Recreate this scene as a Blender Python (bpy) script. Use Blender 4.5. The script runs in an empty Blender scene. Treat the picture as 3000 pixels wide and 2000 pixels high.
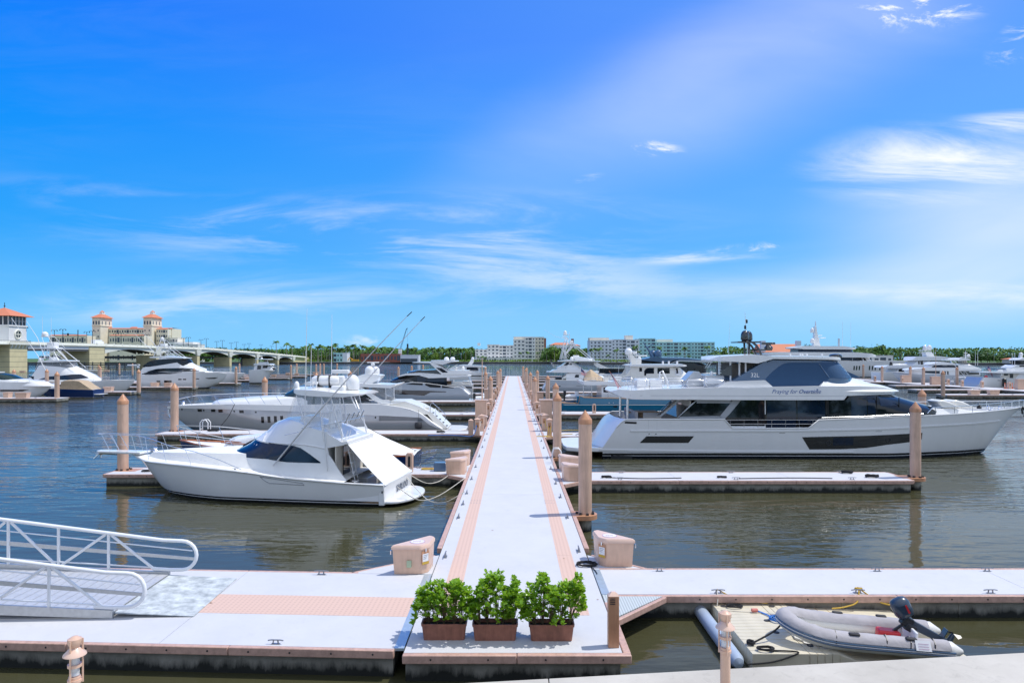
import bpy, math, random
from math import sin, cos, pi, radians, sqrt, atan2
from mathutils import Vector, Matrix, noise as mnoise
random.seed(7)
SC = bpy.context.scene
COL = SC.collection
FPX, CX, HY, EYE = 2000.0, 1503.0, 1047.0, 7.1     # focal length, vanishing point and eye height used for surveying
# ------------------------------------------------------------------ camera, world, sun, exposure
cam_d = bpy.data.cameras.new('camera'); cam = bpy.data.objects.new('camera', cam_d); COL.objects.link(cam)
cam.location = (0, 0, EYE); cam.rotation_euler = (pi/2, 0, 0)
cam_d.sensor_width = 36; cam_d.lens = 24; cam_d.shift_x = -0.001; cam_d.shift_y = 0.01567
cam_d.clip_start = 0.1; cam_d.clip_end = 6000
SC.camera = cam
SUN_EL, SUN_AZ = radians(62), radians(80)           # azimuth clockwise from +Y
wd = bpy.data.worlds.new('World'); SC.world = wd; wd.use_nodes = True
nt = wd.node_tree; nt.nodes.clear()
def N(t, kind, **kw):
 n = t.nodes.new(kind)
 for k, v in kw.items():
  setattr(n, k, v)
 return n
out = N(nt, 'ShaderNodeOutputWorld'); bg = N(nt, 'ShaderNodeBackground')
sky = N(nt, 'ShaderNodeTexSky', sky_type='NISHITA', sun_disc=False, sun_elevation=SUN_EL, sun_rotation=SUN_AZ,
  altitude=10, air_density=1.0, dust_density=0.6, ozone_density=2.5)
tc = N(nt, 'ShaderNodeTexCoord'); sep = N(nt, 'ShaderNodeSeparateXYZ'); nt.links.new(tc.outputs['Generated'], sep.inputs[0])
def M(op, a, b=None, c=None, t=nt, clamp=False):
 n = t.nodes.new('ShaderNodeMath'); n.operation = op; n.use_clamp = clamp
 for i, v in enumerate((a, b, c)):
  if v is None: continue
  if isinstance(v, (int, float)): n.inputs[i].default_value = v
  else: t.links.new(v, n.inputs[i])
 return n.outputs[0]
zc = M('MAXIMUM', sep.outputs[2], 0.0); zd = M('ADD', zc, 0.10)
px_ = M('DIVIDE', sep.outputs[0], zd); py_ = M('DIVIDE', sep.outputs[1], zd)
comb = N(nt, 'ShaderNodeCombineXYZ'); nt.links.new(px_, comb.inputs[0]); nt.links.new(py_, comb.inputs[1])
def sstep(v, a, b):
 m = N(nt, 'ShaderNodeMapRange', interpolation_type='SMOOTHSTEP')
 m.inputs[1].default_value = a; m.inputs[2].default_value = b; nt.links.new(v, m.inputs[0]); return m.outputs[0]
def cloud(vec, scale, rot, sx, sy, det, rough, dist, loc):
 mp = N(nt, 'ShaderNodeMapping'); mp.inputs['Rotation'].default_value = (0, 0, rot)
 mp.inputs['Scale'].default_value = (sx, sy, 1); mp.inputs['Location'].default_value = loc
 nt.links.new(vec, mp.inputs[0])
 n = N(nt, 'ShaderNodeTexNoise'); n.inputs['Scale'].default_value = scale; n.inputs['Detail'].default_value = det
 n.inputs['Roughness'].default_value = rough; n.inputs['Distortion'].default_value = dist
 nt.links.new(mp.outputs[0], n.inputs['Vector'])
 return n.outputs['Fac']
def ramp(stops, v):
 r = N(nt, 'ShaderNodeValToRGB'); e = r.color_ramp.elements
 while len(e) < len(stops): e.new(.5)
 for i, (p, c) in enumerate(stops): e[i].position = p; e[i].color = (*c, 1)
 nt.links.new(v, r.inputs[0]); return r.outputs[0]
# clear air: deep azure overhead, pale cyan at the horizon
clear = ramp([(0,(.19,.50,.84)),(.06,(.115,.43,.82)),(.16,(.022,.30,.80)),(.28,(.002,.23,.80)),(.42,(.0,.155,.80)),(.6,(.002,.14,.70)),(1,(.01,.12,.58))], zc)
side = sstep(sep.outputs[0], -0.75, 0.60)            # the sun's side of the sky is paler and cloudier
pale = N(nt, 'ShaderNodeMix', data_type='RGBA'); nt.links.new(M('MULTIPLY', side, 0.24), pale.inputs[0])
nt.links.new(clear, pale.inputs[6]); pale.inputs[7].default_value = (.42, .66, .90, 1)
gl = N(nt, 'ShaderNodeMix', data_type='RGBA', blend_type='ADD'); gl.inputs[0].default_value = 1.0
sk = N(nt, 'ShaderNodeMix', data_type='RGBA', blend_type='MULTIPLY'); sk.inputs[0].default_value = 1
nt.links.new(sky.outputs[0], sk.inputs[6]); sk.inputs[7].default_value = (.0, .003, .003, 1)
nt.links.new(pale.outputs[2], gl.inputs[6]); nt.links.new(sk.outputs[2], gl.inputs[7])
# cloud banks by compass bearing (u) and height (v) in the half of the sky ahead; overhead and behind, extra white cloud added to lift the fill light
yy = M('MAXIMUM', sep.outputs[1], 0.12); u_ = M('DIVIDE', sep.outputs[0], yy); v_ = M('DIVIDE', zc, yy)
uv = N(nt, 'ShaderNodeCombineXYZ'); nt.links.new(u_, uv.inputs[0]); nt.links.new(v_, uv.inputs[1])
def bank(u0, v0, su, sv, rot, k):
 mp = N(nt, 'ShaderNodeMapping', vector_type='TEXTURE'); mp.inputs['Location'].default_value = (u0, v0, 0); mp.inputs['Rotation'].default_value = (0, 0, rot); mp.inputs['Scale'].default_value = (su, sv, 1)
 nt.links.new(uv.outputs[0], mp.inputs[0]); l = N(nt, 'ShaderNodeVectorMath', operation='LENGTH'); nt.links.new(mp.outputs[0], l.inputs[0])
 return M('MULTIPLY', M('SUBTRACT', 1.0, sstep(l.outputs['Value'], 0.15, 1.0)), k)
def add(*a):
 r = a[0]
 for q in a[1:]: r = M('ADD', r, q)
 return r
wisp = sstep(cloud(uv.outputs[0], 3.2, 0.16, 0.8, 4.8, 12, 0.64, 0.55, (1.7, 5.2, 0)), 0.40, 0.66)
soft = sstep(cloud(uv.outputs[0], 1.6, 0.35, 0.8, 2.2, 5, 0.5, 0.5, (3.1, 0.4, 0)), 0.28, 0.75)
tuft = sstep(cloud(uv.outputs[0], 9.0, 0.2, 0.8, 2.2, 9, 0.68, 0.7, (4.4, 2.3, 0)), 0.50, 0.68)
bs = add(bank(.30, .40, .62, .15, .42, .40), bank(.80, .22, .45, .16, .1, .62), bank(.65, .09, .6, .08, .02, .42), bank(-.25, .06, .7, .06, 0, .10))
bw = add(bank(-.20, .19, .60, .070, .02, .40), bank(-.02, .145, .36, .06, -.08, .52), bank(-.50, .215, .35, .04, -.15, .26), bank(-.42, .085, .40, .05, .05, .42), bank(.32, .153, .17, .016, .08, 1.0),
   bank(.62, .285, .24, .075, .06, 1.0), bank(.75, .345, .14, .022, .03, 1.1), bank(.15, .09, .5, .04, 0, .28), bank(.72, .09, .35, .03, -.02, .4))
bt = add(bank(.50, .483, .10, .035, .35, 1.2), bank(.60, .51, .12, .04, .1, 1.5), bank(.76, .475, .09, .035, .6, 1.4), bank(.205, .303, .055, .018, 0, 1.1), bank(.35, .157, .10, .014, .1, .9), bank(.11, .262, .03, .008, .2, .45), bank(-.22, .0245, .05, .012, 0, .5), bank(.19, .27, .03, .006, .1, .4))
ahead = add(M('MULTIPLY', bs, M('MULTIPLY_ADD', soft, .75, .25)), M('MULTIPLY', bw, M('MULTIPLY_ADD', wisp, .96, .04)), M('MULTIPLY', bt, tuft), M('MULTIPLY', M('MULTIPLY', wisp, soft), .03))
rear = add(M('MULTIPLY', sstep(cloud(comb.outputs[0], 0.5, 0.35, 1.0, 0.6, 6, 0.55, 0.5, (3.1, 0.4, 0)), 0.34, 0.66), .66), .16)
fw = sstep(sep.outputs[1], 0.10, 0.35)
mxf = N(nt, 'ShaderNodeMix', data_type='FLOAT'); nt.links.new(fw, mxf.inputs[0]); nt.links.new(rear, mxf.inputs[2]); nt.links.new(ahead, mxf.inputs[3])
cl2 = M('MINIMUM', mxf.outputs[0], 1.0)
mx = N(nt, 'ShaderNodeMix', data_type='RGBA')
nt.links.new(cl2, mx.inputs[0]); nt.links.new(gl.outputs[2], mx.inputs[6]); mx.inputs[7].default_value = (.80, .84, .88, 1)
sc10 = N(nt, 'ShaderNodeMix', data_type='RGBA', blend_type='MULTIPLY'); sc10.inputs[0].default_value = 1
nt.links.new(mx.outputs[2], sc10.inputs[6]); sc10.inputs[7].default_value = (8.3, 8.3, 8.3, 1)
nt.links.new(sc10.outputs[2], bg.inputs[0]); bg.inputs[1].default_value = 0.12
nt.links.new(bg.outputs[0], out.inputs[0])
sd = bpy.data.lights.new('sun', 'SUN'); sd.energy = 3.0; sd.angle = radians(0.53); sd.color = (1.0, 0.965, 0.91)
sun = bpy.data.objects.new('sun', sd); COL.objects.link(sun); sun.location = (50, 10, 90)
sdir = Vector((cos(SUN_EL)*sin(SUN_AZ), cos(SUN_EL)*cos(SUN_AZ), sin(SUN_EL)))
sun.rotation_euler = sdir.to_track_quat('Z', 'Y').to_euler()
SC.view_settings.view_transform = 'Standard'; SC.view_settings.look = 'None'
SC.view_settings.exposure = 0.28; SC.view_settings.gamma = 1.0
try: SC.view_settings.use_curve_mapping = False
except Exception: pass
# ------------------------------------------------------------------ mesh helpers
class MB:
 def __init__(s): s.v = []; s.f = []; s.mi = []; s.cur = 0
 def add(s, vs, fs):
  o = len(s.v); s.v += [tuple(p) for p in vs]
  for f in fs: s.f.append([i+o for i in f]); s.mi.append(s.cur)
  return s
 def box(s, x0, x1, y0, y1, z0, z1):
  return s.add([(x0,y0,z0),(x1,y0,z0),(x1,y1,z0),(x0,y1,z0),(x0,y0,z1),(x1,y0,z1),(x1,y1,z1),(x0,y1,z1)],
      [(0,3,2,1),(4,5,6,7),(0,1,5,4),(1,2,6,5),(2,3,7,6),(3,0,4,7)])
 def prism(s, poly, z0, z1):                      # vertical prism over an xy polygon (ccw)
  n = len(poly); vs = [(x,y,z0) for x,y in poly]+[(x,y,z1) for x,y in poly]
  fs = [tuple(range(n-1,-1,-1)), tuple(range(n,2*n))]+[(i,(i+1)%n,n+(i+1)%n,n+i) for i in range(n)]
  return s.add(vs, fs)
 def slab(s, poly, y0, y1):                       # side-view polygon (x,z) given thickness along y
  n = len(poly); vs = [(x,y0,z) for x,z in poly]+[(x,y1,z) for x,z in poly]
  fs = [tuple(range(n)), tuple(range(2*n-1,n-1,-1))]+[(i,n+i,n+(i+1)%n,(i+1)%n) for i in range(n)]
  return s.add(vs, fs)
 def tube(s, pts, r, n=6, closed=False, r2=None):
  pts = [Vector(p) for p in pts]; m = len(pts); rings = []
  prev = None
  for i, p in enumerate(pts):
   if closed: d = pts[(i+1)%m]-pts[i-1]
   else: d = pts[min(i+1,m-1)]-pts[max(i-1,0)]
   if d.length < 1e-9: d = Vector((0,0,1))
   d.normalize()
   if prev is None:
    a = Vector((0,0,1)) if abs(d.z) < .9 else Vector((1,0,0)); u = d.cross(a).normalized()
   else:
    u = (prev - d*prev.dot(d))
    u = u.normalized() if u.length > 1e-6 else d.orthogonal().normalized()
   prev = u; w = d.cross(u)
   rr = r if r2 is None else r+(r2-r)*i/max(1,m-1)
   if isinstance(r, (list, tuple)): rr = r[i]
   rings.append([p+(u*cos(2*pi*k/n)+w*sin(2*pi*k/n))*rr for k in range(n)])
  vs = [q for ring in rings for q in ring]; fs = []
  for i in range(m if closed else m-1):
   a, b = i*n, ((i+1)%m)*n
   for k in range(n): fs.append((a+k, a+(k+1)%n, b+(k+1)%n, b+k))
  if not closed: fs += [tuple(range(n-1,-1,-1)), tuple(range((m-1)*n, m*n))]
  return s.add(vs, fs)
 def lathe(s, prof, n=24, c=(0,0,0)):             # profile of (r,z), capped
  vs = []; fs = []; m = len(prof)
  for r, z in prof:
   for k in range(n): vs.append((c[0]+r*cos(2*pi*k/n), c[1]+r*sin(2*pi*k/n), c[2]+z))
  for i in range(m-1):
   for k in range(n): fs.append((i*n+k, i*n+(k+1)%n, (i+1)*n+(k+1)%n, (i+1)*n+k))
  fs += [tuple(range(n-1,-1,-1)), tuple(range((m-1)*n, m*n))]
  return s.add(vs, fs)
 def build(s, name, mat, parent=None, smooth=35, bevel=0, loc=None, rot=None):
  me = bpy.data.meshes.new(name); me.from_pydata(s.v, [], s.f)
  mats = mat if isinstance(mat, (list, tuple)) else [mat]
  for m_ in mats: me.materials.append(m_)
  if len(mats) > 1: me.polygons.foreach_set('material_index', s.mi)
  me.validate(); me.update()
  if smooth:
   me.polygons.foreach_set('use_smooth', [True]*len(me.polygons))
   me.set_sharp_from_angle(angle=radians(smooth))
  o = bpy.data.objects.new(name, me); COL.objects.link(o)
  if parent: o.parent = parent
  if loc: o.location = loc
  if rot: o.rotation_euler = rot
  if bevel:
   b = o.modifiers.new('bevel', 'BEVEL'); b.width = bevel; b.segments = 2; b.limit_method = 'ANGLE'
  return o
def inst(o, parent=None, loc=None, rot=None, scale=None, name=None):
 c = o.copy(); COL.objects.link(c); c.parent = parent
 if name: c.name = name
 if loc is not None: c.location = loc
 if rot is not None: c.rotation_euler = rot
 if scale is not None: c.scale = scale
 return c
def tag(o, label=None, cat=None, group=None, kind=None):
 if label: o['label'] = label
 if cat: o['category'] = cat
 if group: o['group'] = group
 if kind: o['kind'] = kind
 return o
def thing(name, label, cat, loc=(0,0,0), rz=0, group=None):
 o = bpy.data.objects.new(name, None); COL.objects.link(o); o.location = loc; o.rotation_euler = (0,0,rz)
 o.empty_display_size = .2
 return tag(o, label, cat, group)
def dup(root, loc, rz=0, label=None, scale=None):
 r = root.copy(); COL.objects.link(r); r.location = loc; r.rotation_euler = (0,0,rz)
 if scale is not None: r.scale = scale
 if label: r['label'] = label
 for ch in list(root.children):
  c = ch.copy(); COL.objects.link(c); c.parent = r
  for g in list(ch.children):
   d = g.copy(); COL.objects.link(d); d.parent = c
 return r
def at(px, py, Z):                                   # survey: pixel of the photo + known height -> world point
 Y = FPX*(EYE-Z)/(py-HY); return Vector(((px-CX)/FPX*Y, Y, Z))
def atY(px, py, Y):                                  # pixel + known distance
 return Vector(((px-CX)/FPX*Y, Y, EYE-(py-HY)/FPX*Y))
# ------------------------------------------------------------------ materials
def mat(name, col, rough=.5, metal=0, var=.06, vscale=3, bump=0, bscale=40, coat=0, spec=.5, col2=None, trans=0, emit=None, dirt=0):
 m = bpy.data.materials.new(name); m.use_nodes = True; t = m.node_tree; b = t.nodes['Principled BSDF']
 b.inputs['Roughness'].default_value = rough; b.inputs['Metallic'].default_value = metal
 b.inputs['Coat Weight'].default_value = coat; b.inputs['Specular IOR Level'].default_value = spec
 b.inputs['Coat Roughness'].default_value = .05
 c = t.nodes.new('ShaderNodeTexCoord')
 n = t.nodes.new('ShaderNodeTexNoise'); n.inputs['Scale'].default_value = vscale; n.inputs['Detail'].default_value = 5
 t.links.new(c.outputs['Object'], n.inputs['Vector'])
 r = t.nodes.new('ShaderNodeValToRGB'); r.color_ramp.elements[0].position = .3; r.color_ramp.elements[1].position = .7
 a = col2 if col2 else tuple(x*(1-var) for x in col); z = col if col2 else tuple(min(1, x*(1+var)) for x in col)
 r.color_ramp.elements[0].color = (*a, 1); r.color_ramp.elements[1].color = (*z, 1)
 t.links.new(n.outputs['Fac'], r.inputs[0]); t.links.new(r.outputs[0], b.inputs['Base Color'])
 if bump:
  n2 = t.nodes.new('ShaderNodeTexNoise'); n2.inputs['Scale'].default_value = bscale; n2.inputs['Detail'].default_value = 4
  t.links.new(c.outputs['Object'], n2.inputs['Vector'])
  bp = t.nodes.new('ShaderNodeBump'); bp.inputs['Strength'].default_value = bump; bp.inputs['Distance'].default_value = .02
  t.links.new(n2.outputs['Fac'], bp.inputs['Height']); t.links.new(bp.outputs[0], b.inputs['Normal'])
 if emit:
  b.inputs['Emission Color'].default_value = (*emit, 1); b.inputs['Emission Strength'].default_value = 1
 return m
def mapped_bands(name, stops, rough=.15, coat=.3, metal=0, grime=0):   # paint bands by height above the boat's own waterline
 m = bpy.data.materials.new(name); m.use_nodes = True; t = m.node_tree; b = t.nodes['Principled BSDF']
 b.inputs['Roughness'].default_value = rough; b.inputs['Coat Weight'].default_value = coat; b.inputs['Metallic'].default_value = metal
 c = t.nodes.new('ShaderNodeTexCoord'); s = t.nodes.new('ShaderNodeSeparateXYZ'); t.links.new(c.outputs['Object'], s.inputs[0])
 r = t.nodes.new('ShaderNodeValToRGB'); r.color_ramp.interpolation = 'CONSTANT'
 mr = t.nodes.new('ShaderNodeMapRange'); mr.inputs[1].default_value = -1; mr.inputs[2].default_value = 9
 t.links.new(s.outputs[2], mr.inputs[0]); t.links.new(mr.outputs[0], r.inputs[0])
 e = r.color_ramp.elements
 while len(e) < len(stops): e.new(.5)
 for i, (z, col) in enumerate(stops):
  e[i].position = max(0, (z+1)/10); e[i].color = (*col, 1)
 n = t.nodes.new('ShaderNodeTexNoise'); n.inputs['Scale'].default_value = 1.3; n.inputs['Detail'].default_value = 4
 mp = t.nodes.new('ShaderNodeMapping'); mp.inputs['Scale'].default_value = (1, 1, .25)
 t.links.new(c.outputs['Object'], mp.inputs[0]); t.links.new(mp.outputs[0], n.inputs['Vector'])
 mr2 = t.nodes.new('ShaderNodeMapRange'); mr2.inputs[3].default_value = .93; mr2.inputs[4].default_value = 1.03
 t.links.new(n.outputs['Fac'], mr2.inputs[0])
 mm = t.nodes.new('ShaderNodeMix'); mm.data_type = 'RGBA'; mm.blend_type = 'MULTIPLY'; mm.inputs[0].default_value = 1
 t.links.new(r.outputs[0], mm.inputs[6]); t.links.new(mr2.outputs[0], mm.inputs[7])
 t.links.new(mm.outputs[2], b.inputs['Base Color'])
 return m
WHITE = (.80,.80,.79); NAVY = (.008,.014,.04); BLACK = (.012,.013,.015)
Mt = {}
Mt['gel'] = mat('white_gelcoat', WHITE, .22, var=.02, coat=.4)
Mt['gel2'] = mat('cream_gelcoat', (.76,.74,.68), .3, var=.02, coat=.3)
Mt['deckw'] = mat('nonskid_white', (.78,.78,.76), .55, var=.03, bump=.15, bscale=120)
Mt['glass'] = mat('tinted_glass', (.006,.009,.012), .04, var=.2, spec=.5)
Mt['glassb'] = mat('blue_tinted_glass', (.005,.014,.034), .05, var=.2, spec=.55)
Mt['glassg'] = mat('green_tinted_glass', (.015,.04,.04), .05, var=.2, spec=.55)
Mt['steel'] = mat('stainless_steel', (.75,.76,.78), .18, 1, var=.03)
Mt['alu'] = mat('brushed_aluminium', (.58,.58,.57), .45, .35, var=.08, vscale=9)
Mt['whalu'] = mat('white_powder_coat', (.78,.79,.80), .3, var=.03)
Mt['black'] = mat('black_plastic', (.015,.016,.018), .35, var=.15)
Mt['blackg'] = mat('black_gloss', (.010,.011,.014), .08, var=.1, coat=1)
Mt['rubber'] = mat('dark_rubber', (.03,.03,.033), .7, var=.2)
Mt['teak'] = mat('teak_deck', (.33,.20,.11), .6, var=.2, vscale=14)
Mt['varnish'] = mat('varnished_teak', (.30,.09,.03), .2, var=.2, coat=.8)
Mt['canvas'] = mat('white_canvas', (.78,.78,.76), .8, var=.04, bump=.2, bscale=9)
Mt['tan'] = mat('tan_canvas', (.45,.34,.22), .8, var=.12, bump=.4, bscale=6)
Mt['greyc'] = mat('grey_canvas', (.40,.38,.385), .85, var=.08, bump=.6, bscale=9)
Mt['greyhull'] = mat('grey_paint', (.34,.35,.37), .25, var=.03, coat=.4)
Mt['silver'] = mat('silver_paint', (.48,.50,.53), .25, .3, var=.03, coat=.4)
Mt['slate'] = mat('slate_blue_paint', (.05,.11,.20), .2, var=.04, coat=.6)
Mt['mesh'] = mat('blue_mesh_screen', (.016,.065,.15), .6, var=.12, vscale=30)
Mt['white'] = mat('white_paint', (.8,.8,.8), .4, var=.03)
Mt['cream'] = mat('cream_lining', (.62,.58,.50), .5, var=.05)
Mt['shade'] = mat('dim_cabin_interior', (.10,.09,.075), .7, var=.2)
Mt['red'] = mat('red_plastic', (.65,.03,.035), .35, var=.06)
Mt['flagred'] = mat('flag_red', (.6,.03,.05), .8); Mt['flagwhite'] = mat('flag_white', (.78,.78,.78), .8); Mt['flagblue'] = mat('flag_blue', (.02,.04,.18), .8)
Mt['pink'] = mat('salmon_rub_board', (.58,.37,.29), .45, var=.07, vscale=5)
Mt['pile'] = mat('salmon_pile_sleeve', (.66,.44,.32), .42, var=.09, vscale=1.5, bump=.05, bscale=12)
Mt['pilecap'] = mat('salmon_pile_cap', (.56,.28,.15), .42, var=.08)
Mt['box'] = mat('salmon_fibreglass', (.70,.46,.33), .38, var=.05, vscale=4, coat=.2)
Mt['boxlid'] = mat('salmon_fibreglass_lid', (.72,.50,.39), .38, var=.05, vscale=4, coat=.2)
Mt['terra'] = mat('terracotta_plastic', (.33,.13,.08), .55, var=.16, vscale=6)
Mt['rope'] = mat('black_rope', (.02,.02,.022), .9, bump=.5, bscale=200)
Mt['ropeW'] = mat('white_rope', (.62,.58,.50), .9, bump=.5, bscale=200)
Mt['ropeY'] = mat('yellow_rope', (.62,.40,.06), .8, bump=.5, bscale=200)
Mt['ropeB'] = mat('blue_rope', (.05,.22,.62), .8, bump=.5, bscale=200)
Mt['cleat'] = mat('galvanised_cleat', (.30,.31,.33), .4, .7)
Mt['orange'] = mat('orange_plastic', (.8,.16,.03), .5)
def weather(m, amt, sz=.12):
 t = m.node_tree; b = t.nodes['Principled BSDF']; l = b.inputs['Base Color'].links[0].from_socket
 g = t.nodes.new('ShaderNodeNewGeometry'); mp = t.nodes.new('ShaderNodeMapping'); mp.inputs['Scale'].default_value = (1, 1, sz); t.links.new(g.outputs['Position'], mp.inputs[0])
 n = t.nodes.new('ShaderNodeTexNoise'); n.inputs['Scale'].default_value = 7; n.inputs['Detail'].default_value = 8; n.inputs['Roughness'].default_value = .7; t.links.new(mp.outputs[0], n.inputs['Vector'])
 r = t.nodes.new('ShaderNodeMapRange'); r.inputs[1].default_value = .35; r.inputs[2].default_value = .58; r.inputs[3].default_value = 1-amt; r.inputs[4].default_value = 1; t.links.new(n.outputs['Fac'], r.inputs[0])
 x = t.nodes.new('ShaderNodeMix'); x.data_type = 'RGBA'; x.blend_type = 'MULTIPLY'; x.inputs[0].default_value = 1; t.links.new(l, x.inputs[6]); t.links.new(r.outputs[0], x.inputs[7]); t.links.new(x.outputs[2], b.inputs['Base Color'])
for k_, a_ in (('pile',.22),('pilecap',.2),('pink',.25),('box',.12),('terra',.3),('canvas',.08)): weather(Mt[k_], a_, .12 if k_ != 'pink' else 1)
def concrete(name, c1, c2, sc=1.2, streak=False, bump=.2, wear=.8):
 m = bpy.data.materials.new(name); m.use_nodes = True; t = m.node_tree; b = t.nodes['Principled BSDF']
 b.inputs['Roughness'].default_value = .8
 c = t.nodes.new('ShaderNodeTexCoord'); g = t.nodes.new('ShaderNodeNewGeometry')
 mp = t.nodes.new('ShaderNodeMapping'); t.links.new(g.outputs['Position'], mp.inputs[0])
 if streak: mp.inputs['Scale'].default_value = (1, 1, .30)
 n = t.nodes.new('ShaderNodeTexNoise'); n.inputs['Scale'].default_value = sc; n.inputs['Detail'].default_value = 8; n.inputs['Roughness'].default_value = .65
 t.links.new(mp.outputs[0], n.inputs['Vector'])
 r = t.nodes.new('ShaderNodeValToRGB'); r.color_ramp.elements[0].position = .35; r.color_ramp.elements[1].position = .65
 r.color_ramp.elements[0].color = (*c1, 1); r.color_ramp.elements[1].color = (*c2, 1)
 t.links.new(n.outputs['Fac'], r.inputs[0]); last = r.outputs[0]
 if streak:
  s = t.nodes.new('ShaderNodeSeparateXYZ'); t.links.new(g.outputs['Position'], s.inputs[0])
  n3 = t.nodes.new('ShaderNodeTexNoise'); n3.inputs['Scale'].default_value = 2.3; n3.inputs['Detail'].default_value = 9; n3.inputs['Roughness'].default_value = .7
  t.links.new(mp.outputs[0], n3.inputs['Vector'])
  def mm(op, a, b_):
   k = t.nodes.new('ShaderNodeMath'); k.operation = op
   for i, v in enumerate((a, b_)):
    if isinstance(v, (int, float)): k.inputs[i].default_value = v
    else: t.links.new(v, k.inputs[i])
   return k.outputs[0]
  zz = mm('SUBTRACT', s.outputs[2], mm('MULTIPLY', mm('SUBTRACT', n3.outputs['Fac'], .40), .75))   # algae line rises unevenly
  mr = t.nodes.new('ShaderNodeMapRange'); mr.inputs[1].default_value = .03; mr.inputs[2].default_value = .22
  t.links.new(zz, mr.inputs[0])
  x2 = t.nodes.new('ShaderNodeMix'); x2.data_type = 'RGBA'; x2.inputs[6].default_value = (.018,.020,.016, 1)
  t.links.new(mr.outputs[0], x2.inputs[0]); t.links.new(last, x2.inputs[7]); last = x2.outputs[2]
 nw = t.nodes.new('ShaderNodeTexNoise'); nw.inputs['Scale'].default_value = 3.2; nw.inputs['Detail'].default_value = 10; nw.inputs['Roughness'].default_value = .75; nw.inputs['Distortion'].default_value = .6
 t.links.new(g.outputs['Position'], nw.inputs['Vector'])
 rw = t.nodes.new('ShaderNodeMapRange'); rw.inputs[1].default_value = .30; rw.inputs[2].default_value = .46; rw.inputs[3].default_value = wear; rw.inputs[4].default_value = 1; t.links.new(nw.outputs['Fac'], rw.inputs[0])
 xw = t.nodes.new('ShaderNodeMix'); xw.data_type = 'RGBA'; xw.blend_type = 'MULTIPLY'; xw.inputs[0].default_value = 1; t.links.new(last, xw.inputs[6]); t.links.new(rw.outputs[0], xw.inputs[7]); last = xw.outputs[2]
 t.links.new(last, b.inputs['Base Color'])
 n2 = t.nodes.new('ShaderNodeTexNoise'); n2.inputs['Scale'].default_value = 60; n2.inputs['Detail'].default_value = 3
 t.links.new(g.outputs['Position'], n2.inputs['Vector'])
 bp = t.nodes.new('ShaderNodeBump'); bp.inputs['Strength'].default_value = bump; bp.inputs['Distance'].default_value = .01
 t.links.new(n2.outputs['Fac'], bp.inputs['Height']); t.links.new(bp.outputs[0], b.inputs['Normal'])
 return m
Mt['deck'] = concrete('pale_dock_panel', (.525,.53,.55), (.565,.567,.58), .7, bump=.1, wear=.93)
Mt['float'] = concrete('stained_float_concrete', (.21,.20,.165), (.38,.36,.30), 1.1, True)
Mt['quay'] = concrete('quay_concrete', (.44,.405,.34), (.56,.52,.445), .45)
Mt['quaywall'] = concrete('quay_wall_concrete', (.12,.12,.10), (.3,.29,.25), 1.3, True)
def grating(name, col, dark, scale):
 m = mat(name, col, .6); t = m.node_tree; b = t.nodes['Principled BSDF']
 g = t.nodes.new('ShaderNodeNewGeometry'); ck = t.nodes.new('ShaderNodeTexVoronoi'); ck.inputs['Scale'].default_value = scale
 ck.inputs['Randomness'].default_value = 0
 t.links.new(g.outputs['Position'], ck.inputs['Vector'])
 r = t.nodes.new('ShaderNodeValToRGB'); r.color_ramp.elements[0].color = (*dark, 1); r.color_ramp.elements[1].color = (*col, 1)
 r.color_ramp.elements[0].position = .16; r.color_ramp.elements[1].position = .4
 t.links.new(ck.outputs['Distance'], r.inputs[0]); t.links.new(r.outputs[0], b.inputs['Base Color'])
 return m
Mt['strip'] = grating('salmon_grating', (.66,.46,.36), (.46,.30,.23), 8)
Mt['ggrate'] = grating('grey_grating', (.52,.56,.55), (.22,.25,.25), 14)
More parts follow.
